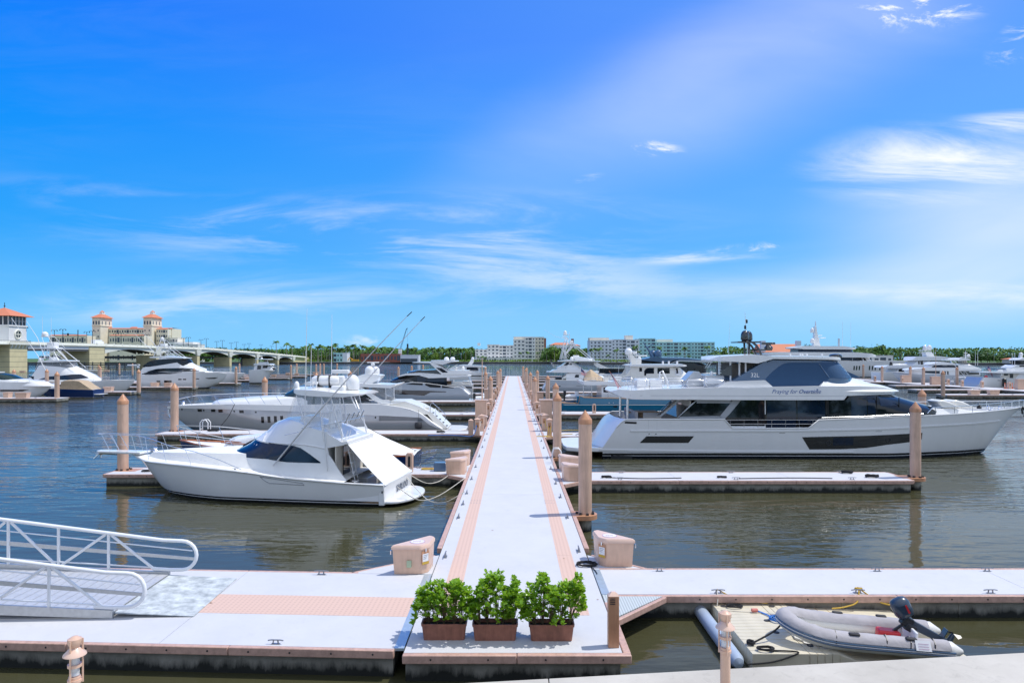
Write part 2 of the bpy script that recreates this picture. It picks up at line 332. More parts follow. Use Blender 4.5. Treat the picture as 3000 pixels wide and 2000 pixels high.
# ------------------------------------------------------------------ water
def water_mat():
 m = bpy.data.materials.new('harbour_water'); m.use_nodes = True; t = m.node_tree; b = t.nodes['Principled BSDF']
 b.inputs['Base Color'].default_value = (.056,.055,.027, 1); b.inputs['Roughness'].default_value = .03
 b.inputs['IOR'].default_value = 1.33; b.inputs['Specular IOR Level'].default_value = .5
 g = t.nodes.new('ShaderNodeNewGeometry')
 def nz(sc, sx, sy, det, rot=0):
  mp = t.nodes.new('ShaderNodeMapping'); mp.inputs['Scale'].default_value = (sx, sy, 1); mp.inputs['Rotation'].default_value = (0,0,rot)
  t.links.new(g.outputs['Position'], mp.inputs[0])
  n = t.nodes.new('ShaderNodeTexNoise'); n.inputs['Scale'].default_value = sc; n.inputs['Detail'].default_value = det
  n.inputs['Roughness'].default_value = .5; n.inputs['Distortion'].default_value = .3
  t.links.new(mp.outputs[0], n.inputs['Vector']); return n.outputs['Fac']
 a = nz(.75, .5, 1.7, 3, .12); c = nz(2.6, .45, 1.5, 2, -.1); d = nz(.07, .6, 1.4, 2)
 def mm(op, x, y):
  k = t.nodes.new('ShaderNodeMath'); k.operation = op
  for i, v in enumerate((x, y)):
   if isinstance(v, (int, float)): k.inputs[i].default_value = v
   else: t.links.new(v, k.inputs[i])
  return k.outputs[0]
 # gusts: patches of calmer and rougher water; open water away from the docks is choppier
 s = t.nodes.new('ShaderNodeSeparateXYZ'); t.links.new(g.outputs['Position'], s.inputs[0])
 far = t.nodes.new('ShaderNodeMapRange'); far.inputs[1].default_value = 26; far.inputs[2].default_value = 140
 far.inputs[3].default_value = .36; far.inputs[4].default_value = 5.0; t.links.new(s.outputs[1], far.inputs[0])
 gust = t.nodes.new('ShaderNodeMapRange'); gust.inputs[1].default_value = .35; gust.inputs[2].default_value = .65
 gust.inputs[3].default_value = .35; gust.inputs[4].default_value = 1.35; t.links.new(d, gust.inputs[0])
 h = mm('ADD', mm('MULTIPLY', a, .115), mm('MULTIPLY', c, .016))
 h = mm('MULTIPLY', mm('MULTIPLY', h, gust.outputs[0]), far.outputs[0])
 bp = t.nodes.new('ShaderNodeBump'); bp.inputs['Strength'].default_value = 1; bp.inputs['Distance'].default_value = 1
 t.links.new(h, bp.inputs['Height']); t.links.new(bp.outputs[0], b.inputs['Normal'])
 return m
w = MB(); w.add([(-2500,-20,0),(2500,-20,0),(2500,2600,0),(-2500,2600,0)], [(0,1,2,3)])
tag(w.build('water', water_mat(), smooth=0), kind='structure', label='rippled blue harbour water')
# ------------------------------------------------------------------ quay in the foreground
QS = .115                                              # slope of the quay edge
def qy(x): return 11.86+QS*x
q = MB(); xs = [-60,-34,-21.5,-9,.62,12.4,25,37,60]
for i in range(len(xs)-1):
 a, b = xs[i]+.008, xs[i+1]-.008
 q = MB(); q.prism([(a,-30),(b,-30),(b,qy(b)),(a,qy(a))], 1.28, 1.5)
 o = q.build('quay_slab', Mt['quay'], smooth=0, bevel=.012)
 if i == 0: quay = o; tag(o, kind='structure', label='pale concrete quay with slab joints')
 else: o.parent = quay
q = MB(); q.prism([(-60,-30),(60,-30),(60,qy(60)-.12),(-60,qy(-60)-.12)], -2, 1.28)
o = q.build('quay_wall', Mt['quaywall'], smooth=0); tag(o, kind='structure', label='dark stained wall under the quay edge')
# ------------------------------------------------------------------ docks
ZD = .65
cleat_me = MB(); cleat_me.tube([(-.22,0,.10),(-.12,0,.115),(.12,0,.115),(.22,0,.10)], .018, 6)
cleat_me.tube([(-.08,0,0),(-.06,0,.11)], .02, 6); cleat_me.tube([(.08,0,0),(.06,0,.11)], .02, 6); cleat_me.box(-.12,.12,-.045,.045,0,.015)
cleat_p = cleat_me.build('cleat', Mt['cleat']); cleat_mesh = cleat_p.data; bpy.data.objects.remove(cleat_p)
def cleat(parent, x, y, rz=0, s=1):
 o = bpy.data.objects.new('cleat', cleat_mesh); COL.objects.link(o); o.parent = parent
 o.location = (x, y, ZD+.002); o.rotation_euler = (0,0,rz); o.scale = (s,s,s); return o
bolt_b = MB(); bolt_b.lathe([(.022,0),(.022,.008),(.012,.012)], 8)
bolt_p = bolt_b.build('bolt', Mt['rubber']); bolt_mesh = bolt_p.data; bpy.data.objects.remove(bolt_p)
def boards(parent, p0, p1, seg=3.0, t=.13, h=.19, bolts=False, zt=ZD+.004, z0=None):
 """rub boards along the line p0->p1, board lies on the left-hand (outer) side of the line"""
 p0, p1 = Vector(p0), Vector(p1); d = p1-p0; L = d.length; d.normalize(); nrm = Vector((-d.y, d.x))
 n = max(1, round(L/seg)); s = L/n; ang = atan2(d.y, d.x)
 me = None
 for i in range(n):
  c = p0+d*(i+.5)*s
  if me is None:
   b = MB(); b.box(-s/2+.006, s/2-.006, 0, t, zt-h, zt)
   o = b.build('rub_board', Mt['pink'], parent, bevel=.02); me = o
  else: o = inst(me, parent)
  o.location = (c.x, c.y, 0); o.rotation_euler = (0,0,ang)
  if bolts:
   m = max(1, round(s/1.03))
   for k in range(m):
    q = bpy.data.objects.new('bolt', bolt_mesh); COL.objects.link(q); q.parent = o
    q.location = (-s/2+(k+.5)*s/m, t, zt-.09); q.rotation_euler = (-pi/2,0,0)
def dock(name, label, x0, x1, y0, y1, panel=5.5, bolts=False, seg=3.0, ends='', rails='fb', axis='x', cat='dock', group=None):
 """axis-aligned floating dock: panels, salmon rub boards, stained concrete float; the root sits at its corner"""
 r = thing(name, label, cat, (x0, y0, 0), group=group)
 W, D = x1-x0, y1-y0; L = W if axis == 'x' else D
 n = max(1, round(L/panel)); s = L/n; pm = None
 for i in range(n):
  if pm is None:
   b = MB()
   if axis == 'x': b.box(.006, s-.006, .02, D-.02, ZD-.1, ZD)
   else: b.box(.02, W-.02, .006, s-.006, ZD-.1, ZD)
   pm = b.build('deck_panel', Mt['deck'], r, smooth=0); o = pm
  else: o = inst(pm, r)
  o.location = (i*s, 0, 0) if axis == 'x' else (0, i*s, 0)
 b = MB(); b.box(.05, W-.05, .06, D-.06, -.6, ZD-.101)
 for k in range(1, int(W/3.2)) if axis == 'x' else []: b.box(k*3.2-.04, k*3.2+.04, .045, .2, -.3, ZD-.11)
 b.build('float', Mt['float'], r, smooth=0)
 if 'f' in rails: boards(r, (W,0), (0,0), seg, bolts=bolts)
 if 'b' in rails: boards(r, (0,D), (W,D), seg)
 if 'r' in rails: boards(r, (W,D), (W,0), seg)
 if 'l' in rails: boards(r, (0,0), (0,D), seg)
 return r
# main pier
XP = 2.41; PY0, PY1 = 14.93, 239
pier = dock('main_pier', 'long pale floating pier with two salmon strips running away from the quay to open water', -XP, XP, PY0, PY1, 17.24, axis='y', seg=6, rails='', cat='pier')
boards(pier, (0,0+8.2), (0,PY1-PY0), 6, t=.17); boards(pier, (2*XP,PY1-PY0), (2*XP,8.2), 6, t=.17); boards(pier, (2*XP+.17, 0), (0,0), 2.5, t=.15, bolts=True)
boards(pier, (2*XP, 4.0-.9), (2*XP, 0), 4, t=.17)
for sx in (-1, 1):
 x0, x1 = (1.43, 1.92) if sx > 0 else (-1.92, -1.43); y = 17.1; seg = None
 while y < PY1:
  L = min(5.2, PY1-y)
  if seg is None or L < 5.2:
   b = MB(); b.box(x0+XP, x1+XP, .004, L-.004, ZD-.02, ZD+.004); o = b.build('grating_strip', Mt['strip'], pier, smooth=0); seg = o
  else: o = inst(seg, pier)
  o.location = (0, y-PY0, 0); y += L
for y in (22.75,27.5,31.5,34.9,39.5,43.6,48.5,52.6,57,61,65.5,70,75,80,86,92,98,105,112,120,128,137,147,158,170):
 cleat(pier, 2*XP-.22, y-PY0, pi/2, 1.15)
for y in (22.1,27.5,30,32.4,36.2,40.2,44.5,49,53,57.4,61.5,66,70.5,75,80,86,92,98,105,112,120,128,137,147,158,170):
 cleat(pier, .22, y-PY0, pi/2, 1.15)
for y in (30.6,):
 for sx in (.75, 4.05):
  b = MB()
  for i in range(4):
   for k in (-.28, .2): b.lathe([(.035,0),(.035,.006)], 8, (sx-.2+i*.13, y-PY0+k, ZD))
  b.build('bolt_plate', Mt['cleat'], pier)
# flush aluminium hinge plates beside the pier
def plate(name, poly, z0, z1, m, parent):
 b = MB(); b.prism(poly, z0, z1); return b.build(name, m, parent, smooth=0)
Mt['hinge'] = mat('pale_blue_hinge_metal', (.50,.60,.66), .35, .5, var=.08)
# left foreground dock (slightly turned)
ld = thing('left_entry_dock', 'wide pale floating dock at lower left that carries the gangway foot', 'dock', (-2.62, 15.15, 0))
def lp(x, fy): return (x+2.62, fy(x)-15.15)
fr = lambda x: 15.15-.05*(x+2.62); bk = lambda x: 20.3-.055*(x+2.62)
xs = [-2.62,-8.0,-13.5,-19,-25]
for a, b_ in zip(xs[:-1], xs[1:]):
 plate('deck_panel', [lp(b_+.006, fr), lp(a-.006, fr), lp(a-.006, bk), lp(b_+.006, bk)], ZD-.1, ZD, Mt['deck'], ld)
plate('float', [(lp(-25,fr)[0], lp(-25,fr)[1]+.06), (-.05,.06), (-.05, 5.08), (lp(-25,bk)[0], lp(-25,bk)[1]-.06)], -.6, ZD-.101, Mt['float'], ld)
boards(ld, (0,0), lp(-25, fr), 3.5, t=.13, bolts=True); boards(ld, lp(-25, bk), lp(-4.62, bk), 3.5)
plate('grating_strip', [lp(-11.0, lambda x: 17.0-.052*(x+2.62)), (0,1.85), (0,3.2), lp(-11.0, lambda x: 18.35-.052*(x+2.62))], ZD-.02, ZD+.004, Mt['strip'], ld)
plate('hinge_plate', [(-.02,.0),(.2,.0),(.2,5.2),(-.02,5.2)], ZD-.05, ZD+.008, Mt['hinge'], ld)
plate('corner_gusset', [(-2.2, lp(-4.82,bk)[1]), (.2, 5.2), (.2, 7.15)], ZD-.12, ZD+.002, Mt['deck'], ld)
boards(ld, (-2.2, lp(-4.82,bk)[1]+.02), (.12,7.1), 3.5, t=.1)
for x, f in ((-5.7, bk), (-10.6, bk)): p = lp(x, f); cleat(ld, p[0], p[1]-.17, -.05)
for x in (-5.35,): p = lp(x, fr); cleat(ld, p[0], p[1]+.1, -.05, .8)
# right foreground dock
rd = dock('right_entry_dock', 'long pale floating dock in the right foreground behind the dinghy', 2.62, 26, 18.6, 20.8, 11.7, bolts=True, seg=8.6, rails='fb')
plate('hinge_plate', [(-.2,0),(.02,0),(.02,2.2),(-.2,2.2)], ZD-.05, ZD+.008, Mt['hinge'], rd)
plate('grating_gusset', [(-.19,-1.75),(1.42,-.13),(1.42,-.005),(-.19,-.005)], ZD-.12, ZD-.002, Mt['ggrate'], rd)
boards(rd, (1.45,-.12), (-.15,-1.8), 4, t=.11, h=.16)
plate('corner_gusset', [(-.19,2.205),(1.42,2.205),(-.19,3.7)], ZD-.12, ZD+.002, Mt['deck'], rd)
boards(rd, (-.1,3.7), (1.45,2.25), 3, t=.1)
for x, y in ((1.8,2.02),(8.38,2.02),(11.7,2.02),(3.0,.1),(6.83,.1),(10.46,.1)): cleat(rd, x, y, 0, .85)
# finger docks: (label, side x-range, y-range)
def finger(label, xa, xb, ya, yb, pilx=None, near=False, gusset=0, name='finger_dock'):
 f = dock(name, label, xa, xb, ya, yb, 6.0 if near else 12, bolts=near, seg=3.0 if near else 12, rails='fblr' if False else 'fb', group='finger docks between the berths')
 W, D = xb-xa, yb-ya
 if xa < 0: boards(f, (0,0), (0,D), 4)
 else: boards(f, (W,D), (W,0), 4)
 if gusset:
  g = gusset
  if xa > 0:
   plate('corner_gusset', [(-.02,-g),(g,-.005),(-.02,-.005)], ZD-.12, ZD+.002, Mt['deck'], f); boards(f, (g,-.02), (0,-g), 3, t=.1)
   plate('corner_gusset', [(-.02,D+.005),(g,D+.005),(-.02,D+g)], ZD-.12, ZD+.002, Mt['deck'], f); boards(f, (0,D+g), (g,D+.02), 3, t=.1)
  else:
   plate('corner_gusset', [(W+.02,-.005),(W-g,-.005),(W+.02,-g)], ZD-.12, ZD+.002, Mt['deck'], f); boards(f, (W,-g), (W-g,-.02), 3, t=.1)
   plate('corner_gusset', [(W-g,D+.005),(W+.02,D+.005),(W+.02,D+g)], ZD-.12, ZD+.002, Mt['deck'], f); boards(f, (W-g,D+.02), (W,D+g), 3, t=.1)
 n = max(2, int(W/6))
 for k in range(n):
  x = (k+.5)*W/n
  cleat(f, x, .2); cleat(f, x+.4, D-.2)
 return f
A = 2.58
F = {}
F['1R'] = finger('nearest right finger dock running in front of the long white yacht', A, 21.0, 35.9, 38.4, near=True, gusset=1.15)
F['1L'] = finger('nearest left finger dock running behind the white sportfishing boat', -22.6, -A, 37.8, 40.0, near=True, gusset=1.15)
F['2R'] = finger('right finger dock running behind the long white yacht', A, 33.5, 56, 58.8, gusset=1)
F['2L'] = finger('left finger dock running in front of the long silver yacht', -30.2, -A, 57.8, 60.5, near=True, gusset=1.15)
F['3R'] = finger('right finger dock with the shore power post in front of the blue yacht', A, 28, 78, 81.5, gusset=1)
F['3L'] = finger('left finger dock running just behind the long silver yacht', -28.6, -A, 77.2, 80.5, gusset=1)
F['4R'] = finger('right finger dock between the blue yacht and the grey hulled sportfishing boat', A, 28, 102, 106, gusset=1)
F['4L'] = finger('left finger dock running in front of the flybridge yacht with black windows', -28.4, -A, 100, 103.2, gusset=1)
for i, y in enumerate((121, 145, 168, 190, 212, 234)):
 od = ('fifth','sixth','seventh','eighth','ninth','last')[i]
 finger(od+' left finger dock counted from the quay along the main pier', -28.4, -A, y, y+3)
 if i not in (0,): finger(od+' right finger dock counted from the quay along the main pier', A, 28, y+2, y+5)
 else: finger(od+' right finger dock counted from the quay along the main pier', A, 28, 127, 130)
# second row of docks far to the left
for x0, x1, y, s in ((-100,-72.2,108,'nearest'),(-100,-72,128.5,'second'),(-100,-70.3,149.5,'third'),(-100,-70,173,'fourth'),(-100,-71.5,195,'fifth'),(-100,-71.5,217,'sixth'),(-104,-72,236,'seventh'),(-104,-67,258,'farthest')):
 f = finger(s+' finger dock of the far left dock row', x0, x1, y, y+3)
wp = dock('west_pier', 'far left main pier behind the moored boats', -104, -100, 60, 262, 17, axis='y', seg=12, rails='lr', cat='pier')
# second pier far to the right, beyond the long yacht's bow
ep = dock('east_pier', 'long far right pier seen end on with orange bollards', 98, 103, 118, 262, 17, axis='y', seg=12, rails='lr', cat='pier')
for x0, y, s in ((75,118,'nearest'),(81,137,'second'),(88,157,'third'),(78,180,'fourth'),(78,205,'fifth')):
 finger(s+' finger dock of the far right pier', x0, 98, y, y+3.2)
for x1, y, s in ((128,136,'near'),(128,172,'middle'),(128,206,'far')):
 finger(s+' finger dock on the outer side of the far right pier', 103, x1, y, y+3.2)
# ------------------------------------------------------------------ pilings
pile_cache = {}
def piling(x, y, top, r, label, collar=None):
 key = (round(top,1), round(r,2))
 t = thing('mooring_piling', label, 'piling', (x, y, 0), group='salmon mooring pilings with pointed caps')
 n = 28 if y < 70 else 16
 if key in pile_cache:
  for o in pile_cache[key]: inst(o, t)
 else:
  b = MB(); b.lathe([(r*.97,-1.2),(r*.97,.52)], n); o0 = b.build('wet_base', Mt['float'], t)
  b = MB(); b.lathe([(r,.52),(r,top-r*1.96)], n); o1 = b.build('sleeve', Mt['pile'], t)
  b = MB(); b.lathe([(r*1.04,top-r*2.05),(r*1.04,top-r*1.42),(r*1.0,top-r*1.32),(r*.10,top-.02),(.015,top)], n)
  o2 = b.build('cap', Mt['pilecap'], t, smooth=30)
  pile_cache[key] = (o0, o1, o2)
 return t
def guide(dockobj, x, y, r, side, back=.9):
 """round ended collar, part of the dock, that the piling passes through; x,y local to the dock"""
 b = MB(); R = r+.22; poly = []
 for k in range(13): a = -pi/2+pi*k/12; poly.append((x+side*R*cos(a), y+R*sin(a)))
 poly = poly+[(x-side*back, y+R), (x-side*back, y-R)]
 if side < 0: poly = poly[::-1]
 b.prism(poly, ZD-.17, ZD+.01); b.build('pile_guide', Mt['pilecap'], dockobj, smooth=30)
 for k in range(7):
  a = 2*pi*k/7+.4; b = MB(); b.box(x+cos(a)*(r+.07)-.05, x+cos(a)*(r+.07)+.05, y+sin(a)*(r+.07)-.05, y+sin(a)*(r+.07)+.05, ZD+.012, ZD+.09); b.build('guide_roller', Mt['rubber'], dockobj)
P = [  # x, y, top, radius, label
 (2.98, 28.2, 4.93, .275, 'tall salmon piling on the right edge of the pier nearest the camera'),
 (2.86, 44.2, 4.85, .275, 'second salmon piling along the right edge of the main pier'),
 (3.75, 60.0, 4.9, .27, 'slimmer salmon piling rising just behind the second one on the right of the pier'),
 (-22.4, 39.2, 5.02, .29, 'salmon piling at the tip of the nearest left finger dock beside the sportfishing bow'),
 (-29.75, 60, 4.87, .33, 'salmon piling in front of the silver yacht bow at the tip of its finger dock'),
 (21.75, 36.9, 4.72, .27, 'salmon piling crossing the bow of the long white yacht on its finger dock tip'),
 (33.9, 56.6, 4.5, .31, 'salmon piling rising just beyond the foredeck of the long white yacht'),
 (2.7, 84.5, 4.75, .30, 'thick salmon piling on the right of the pier next to the tall cabinet'),
 (4.6, 90.5, 4.75, .29, 'salmon piling standing just right of the thick one beyond the pier cabinet'),
 (2.85, 112, 4.8, .30, 'salmon piling on the right of the pier beside the grey hulled boat stern'),
 (4.6, 129, 4.8, .3, 'salmon piling farther right beside the pier in front of open water'),
 (2.75, 146, 4.8, .3, None), (3.3, 165, 4.8, .3, None), (2.8, 190, 4.8, .3, None),
 (-2.9, 88, 4.75, .3, 'salmon piling on the left of the pier behind the power pedestals'),
 (-4.6, 115, 4.8, .3, 'salmon piling left of the pier beyond the cabinet with the pole'),
 (-2.8, 126, 4.8, .3, None), (-2.8, 150, 4.8, .3, None), (-7.2, 178, 4.8, .3, None),
 (-29.2, 80.3, 4.9, .33, 'salmon piling in open water behind the long silver foredeck'),
 (-29.0, 100.7, 4.9, .36, 'short looking salmon piling seen just over the silver yacht hardtop'),
 (-28.6, 119.6, 4.9, .33, 'salmon piling seen between the hardtop and the white domes'),
 (-28.2, 142, 4.9, .3, 'salmon piling in blue water just left of the black windowed yacht'),
 (-28.2, 168, 4.9, .3, None), (-28.2, 190, 4.9, .3, None), (-28.2, 214, 4.9, .3, None),
 (-72.8, 109, 4.9, .36, 'salmon piling at the far left in front of the blue sport boat'),
 (-71.0, 129.5, 4.9, .36, 'salmon piling between the tuna tower boat bow and the white flybridge yacht'),
 (-69.6, 149, 4.9, .33, 'salmon piling in front of the white flybridge yacht hull'),
 (-70.0, 172.5, 4.9, .33, 'salmon piling beside the second bow behind the flybridge yacht'),
 (-72, 196.5, 4.9, .33, 'salmon piling in front of the small distant cruiser'),
 (-69.6, 214, 4.9, .33, 'salmon piling right of the distant cruiser on the far dock tip'),
 (-98, 262, 4.9, .33, None), (-83, 262, 4.9, .33, None), (-105, 262, 4.9, .33, None),
 (-71.5, 258, 4.9, .33, None), (-69.2, 240, 4.9, .33, None), (-67, 260, 4.9, .33, None), (-74, 262, 4.9, .33, None),
 (-96.5, 132, 4.9, .33, 'salmon piling at the left edge of the picture in front of the bridge tower'),
 (-91.5, 134, 4.9, .33, 'second salmon piling from the left edge of the picture'),
 (-104, 172, 4.9, .33, 'salmon piling right behind the tuna tower boat foredeck'),
 (-125, 206, 4.9, .3, 'salmon piling behind the sportfishing bow near the bridge fender'),
 (-146, 262, 4.9, .33, None), (-158, 274, 4.9, .33, None),
 (74, 117.5, 4.9, .33, 'dark shaded salmon piling beyond the long yacht bow on the right'),
 (96.8, 161, 4.9, .33, 'salmon piling beside the dock box left of the grey yacht'),
 (103, 177, 4.9, .33, 'salmon piling in front of the moored white yacht stern'),
 (106, 163, 4.9, .33, 'salmon piling in front of the small white centre console'),
 (100, 185, 4.9, .33, 'salmon piling behind the long yacht roofline on the right'),
 (118, 230, 4.9, .33, None),
]
for x, y, top, r, lab in P:
 piling(x, y, top, r, lab or 'distant salmon piling with a pointed cap at the end of a far dock')
guide(pier, 2.98+XP, 28.2-PY0, .275, 1, .54); guide(pier, 2.86+XP, 44.2-PY0, .275, 1, .42)
guide(F['1L'], .25, 1.4, .29, -1); guide(F['2L'], .45, 2.2, .33, -1); guide(F['1R'], 21.75-A-.4+.4, 1.0, .27, 1)
# ------------------------------------------------------------------ boat toolkit
# survey windows of the photograph: (x0, y0, scale)
CR = dict(A=(320,1230,4.704), B=(760,1080,3.734), C=(480,1120,5.6), D=(980,1060,5.227), E=(1640,1130,5.113), F=(2080,1130,5.113),
   G=(2540,1130,5.113), H=(1700,1000,5.113), I=(2000,880,3.92), J=(2500,920,4.704), K=(0,880,3.92), L=(500,900,3.618),
   M=(1050,950,3.92), N=(1450,900,3.618), O=(2040,1740,2.94), R=(300,1050,2.24), T=(840,880,4.9), U=(1150,1500,3.136),
   V=(0,1450,2.851), Z=(0,0,1))
def cr(c, x, y): a = CR[c]; return (a[0]+x/a[2], a[1]+y/a[2])
def interp(pts):
 pts = [tuple(p) for p in pts]
 def f(x):
  if x <= pts[0][0]: return pts[0][1]
  for a, b in zip(pts[:-1], pts[1:]):
   if x <= b[0]:
    return b[1] if b[0]-a[0] < 1e-9 else a[1]+(b[1]-a[1])*(x-a[0])/(b[0]-a[0])
  return pts[-1][1]
 f.pts = pts; return f
def smoothpts(pts, n=5):
 """Catmull-Rom through the points, kept monotone in x"""
 out = []
 for i in range(len(pts)-1):
  p0 = pts[max(i-1,0)]; p1 = pts[i]; p2 = pts[i+1]; p3 = pts[min(i+2,len(pts)-1)]
  m1 = (p2[1]-p0[1])/max(1e-6, p2[0]-p0[0]); m2 = (p3[1]-p1[1])/max(1e-6, p3[0]-p1[0]); h = p2[0]-p1[0]
  for k in range(n):
   t = k/n; a = 2*t**3-3*t*t+1; b = t**3-2*t*t+t; c = -2*t**3+3*t*t; d = t**3-t*t
   out.append((p1[0]+h*t, a*p1[1]+b*h*m1+c*p2[1]+d*h*m2))
 out.append(pts[-1]); return out
class Boat:
 def __init__(s, name, label, cat, o, yaw=0, group=None):
  s.o = Vector(o); s.yaw = yaw; s.u = Vector((cos(yaw), sin(yaw))); s.n = Vector((-sin(yaw), cos(yaw)))
  s.root = thing(name, label, cat, (o[0], o[1], 0), yaw, group)
 def px(s, c, x, y, w=0.0):
  X, Yp = cr(c, x, y); a = (X-CX)/FPX; ww = w(0, 2) if callable(w) else w
  for _ in range(4 if callable(w) else 1):
   t = (s.o.dot(s.n)-ww)/(a*s.n.x+s.n.y); lx = t*(a*s.u.x+s.u.y)-s.o.dot(s.u); lz = EYE-(Yp-HY)/FPX*t
   if callable(w): ww = w(lx, lz)
  return lx, lz
 def tr(s, spec, w=0.0, smooth=0):
  """spec: 'A 10,20 30,40 B 5,6' -> local (x,z) list sorted by x"""
  out = []; c = None
  for tok in spec.split():
   if ',' in tok: x, y = tok.split(','); out.append(s.px(c, float(x), float(y), w))
   else: c = tok
  if out[0][0] > out[-1][0]: out = out[::-1]
  for i in range(1, len(out)):
   if out[i][0] <= out[i-1][0]: out[i] = (out[i-1][0]+1e-3, out[i][1])
  return smoothpts(out, smooth) if smooth else out
 def poly(s, spec, w=0.0):
  out = []; c = None
  for tok in spec.split():
   if ',' in tok: x, y = tok.split(','); out.append(s.px(c, float(x), float(y), w))
   else: c = tok
  return out
def stations(b, t, step):
 x0 = max(b[0][0], t[0][0]); x1 = min(b[-1][0], t[-1][0])
 xs = sorted(set([round(p[0],4) for p in list(b)+list(t) if x0 <= p[0] <= x1]+[round(x0,4), round(x1,4)]))
 out = [xs[0]]
 for a, c in zip(xs[:-1], xs[1:]):
  k = max(1, math.ceil((c-a)/step))
  for i in range(1, k+1): out.append(a+(c-a)*i/k)
 return out
ROWS = [0,.12,.28,.45,.62,.78,.9,1]
def shell(root, name, bot, top, w, mat, step=.7, rows=ROWS, cols=5, camber=0.0, cap=True, floor=True, ends=True, rnd=.0, smooth=40):
 """closed skin between a bottom and a top side-view curve, half width w(x,z) to both sides"""
 fb, ft = interp(bot), interp(top); xs = stations(bot, top, step)
 W = w if callable(w) else (lambda x, z: w)
 vs, fs = [], []; nr = len(rows); ring = None
 for x in xs:
  zb, zt = fb(x), max(ft(x), fb(x)+1e-4); near = []; far = []
  for s in rows:
   z = zb+(zt-zb)*s; ww = max(0.0, W(x, z))
   near.append((x, -ww, z)); far.append((x, ww, z))
  wt = near[-1][1]; topc = []
  if cap:
   for k in range(1, cols):
    y = wt+(-2*wt)*k/cols; topc.append((x, y, zt+camber*(1-(y/wt)**2 if abs(wt) > 1e-6 else 0)))
  r = near+topc+far[::-1]; ring = len(r); vs += r
 n = ring
 for i in range(len(xs)-1):
  for k in range(n-1 if not floor else n):
   if not cap and k == nr-1: continue
   a, b_ = i*n+k, i*n+(k+1)%n; fs.append((a, a+n, b_+n, b_))
 if ends and cap: fs += [tuple(range(n)), tuple(reversed(range((len(xs)-1)*n, len(xs)*n)))]
 b = MB(); b.add(vs, fs); o = b.build(name, mat, root, smooth=smooth); return o
def panel(root, name, bot, top, w, mat, off=.015, depth=.03, step=.5, side='near', rows=(0,.25,.5,.75,1), smooth=40):
 """window, stripe or trim lying on the surface w(x,z); standing proud of it with its own edge"""
 fb, ft = interp(bot), interp(top); xs = stations(bot, top, step); W = w if callable(w) else (lambda x, z: w)
 b = MB(); R = len(rows)
 for sg in ((-1,) if side == 'near' else (1,) if side == 'far' else (-1, 1)):
  vs, fs = [], []
  for dz in (off, off-depth):
   for x in xs:
    zb, zt = fb(x), ft(x)
    for s in rows:
     z = zb+(zt-zb)*s; vs.append((x, sg*(max(0, W(x, z))+dz), z))
  m = len(xs); K = m*R
  for i in range(m-1):
   for k in range(R-1):
    a = i*R+k; f = (a, a+R, a+R+1, a+1); fs.append(f if sg < 0 else f[::-1])
  loop = [i*R for i in range(m)]+[(m-1)*R+k for k in range(1,R)]+[i*R+R-1 for i in range(m-2,-1,-1)]+[k for k in range(R-2,0,-1)]
  for i, a in enumerate(loop):
   c = loop[(i+1)%len(loop)]; f = (a, a+K, c+K, c); fs.append(f if sg < 0 else f[::-1])
  b.add(vs, fs)
  if side == 'both' and sg < 0: b.build(name, mat, root, smooth=smooth); b = MB()
 return b.build(name, mat, root, smooth=smooth)
def hull_w(sheer, keel, B, bow, Lb, stern=None, flare=(.16,.95), sternB=1.0, pw=2.0, Ls=3.0):
 """half width of a hull: bow = x of the stem head, Lb = signed length over which it fills out"""
 fs_, fk = interp(sheer), interp(keel)
 def plan(x):
  u = min(1, max(0, (x-bow)/Lb)); v = B*(1-(1-u)**pw)
  if stern is not None:
   q = min(1, max(0, (stern-x)/(Ls*(1 if Lb > 0 else -1)))); v *= sternB+(1-sternB)*(1-(1-q)**2)
  return v
 def w(x, z):
  u = min(1, max(0, (x-bow)/Lb)); zt, zb = fs_(x), fk(x); s = min(1.1, max(0, (z-zb)/max(.05, zt-zb)))
  p = flare[1]+(flare[0]-flare[1])*min(1, u*1.15)**.8
  return plan(x)*(s**p)
 w.plan = plan; return w
def house_w(top, W, front, nose, tumble=.08, z0=None, aft=None, pw=2.0):
 """half width of a cabin whose raked front (left or right end) rounds in plan"""
 pts = list(top) if front == 'L' else list(top)[::-1]; sg = 1 if front == 'L' else -1
 zz = z0 if z0 is not None else min(p[1] for p in pts)
 prof = []; zmax = -1e9
 for x, z in pts:
  if z > zmax+1e-6: prof.append((x, z)); zmax = z
 def xf(z):
  if z <= prof[0][1]: return prof[0][0]
  for a, b in zip(prof[:-1], prof[1:]):
   if z <= b[1]: return a[0]+(b[0]-a[0])*(z-a[1])/(b[1]-a[1])
  return prof[-1][0]
 def w(x, z):
  u = min(1, max(0, sg*(x-xf(z))/nose)); e = (1-(1-u)**pw)**(1/pw)
  return W*(1-tumble*max(0, z-zz))*e
 return w
def lens_w(x0, x1, W, ea=1.2, eb=1.2, e=2.0, tail=.0):
 """plan of a hardtop or platform: rounded over lengths ea and eb at its two ends"""
 def w(x, z):
  u = min(1, max(0, (x-x0)/ea)); v = min(1, max(0, (x1-x)/eb))
  a = tail+(1-tail)*(1-(1-u)**e)**(1/e); b = tail+(1-tail)*(1-(1-v)**e)**(1/e); return W*a*b
 return w
def flat(z0, z1, x0, x1): return [(x0, z0), (x1, z0)], [(x0, z1), (x1, z1)]
def tube(root, name, pts, r, mat, n=6, **k):
 b = MB(); b.tube(pts, r, n, **k); return b.build(name, mat, root, smooth=60)
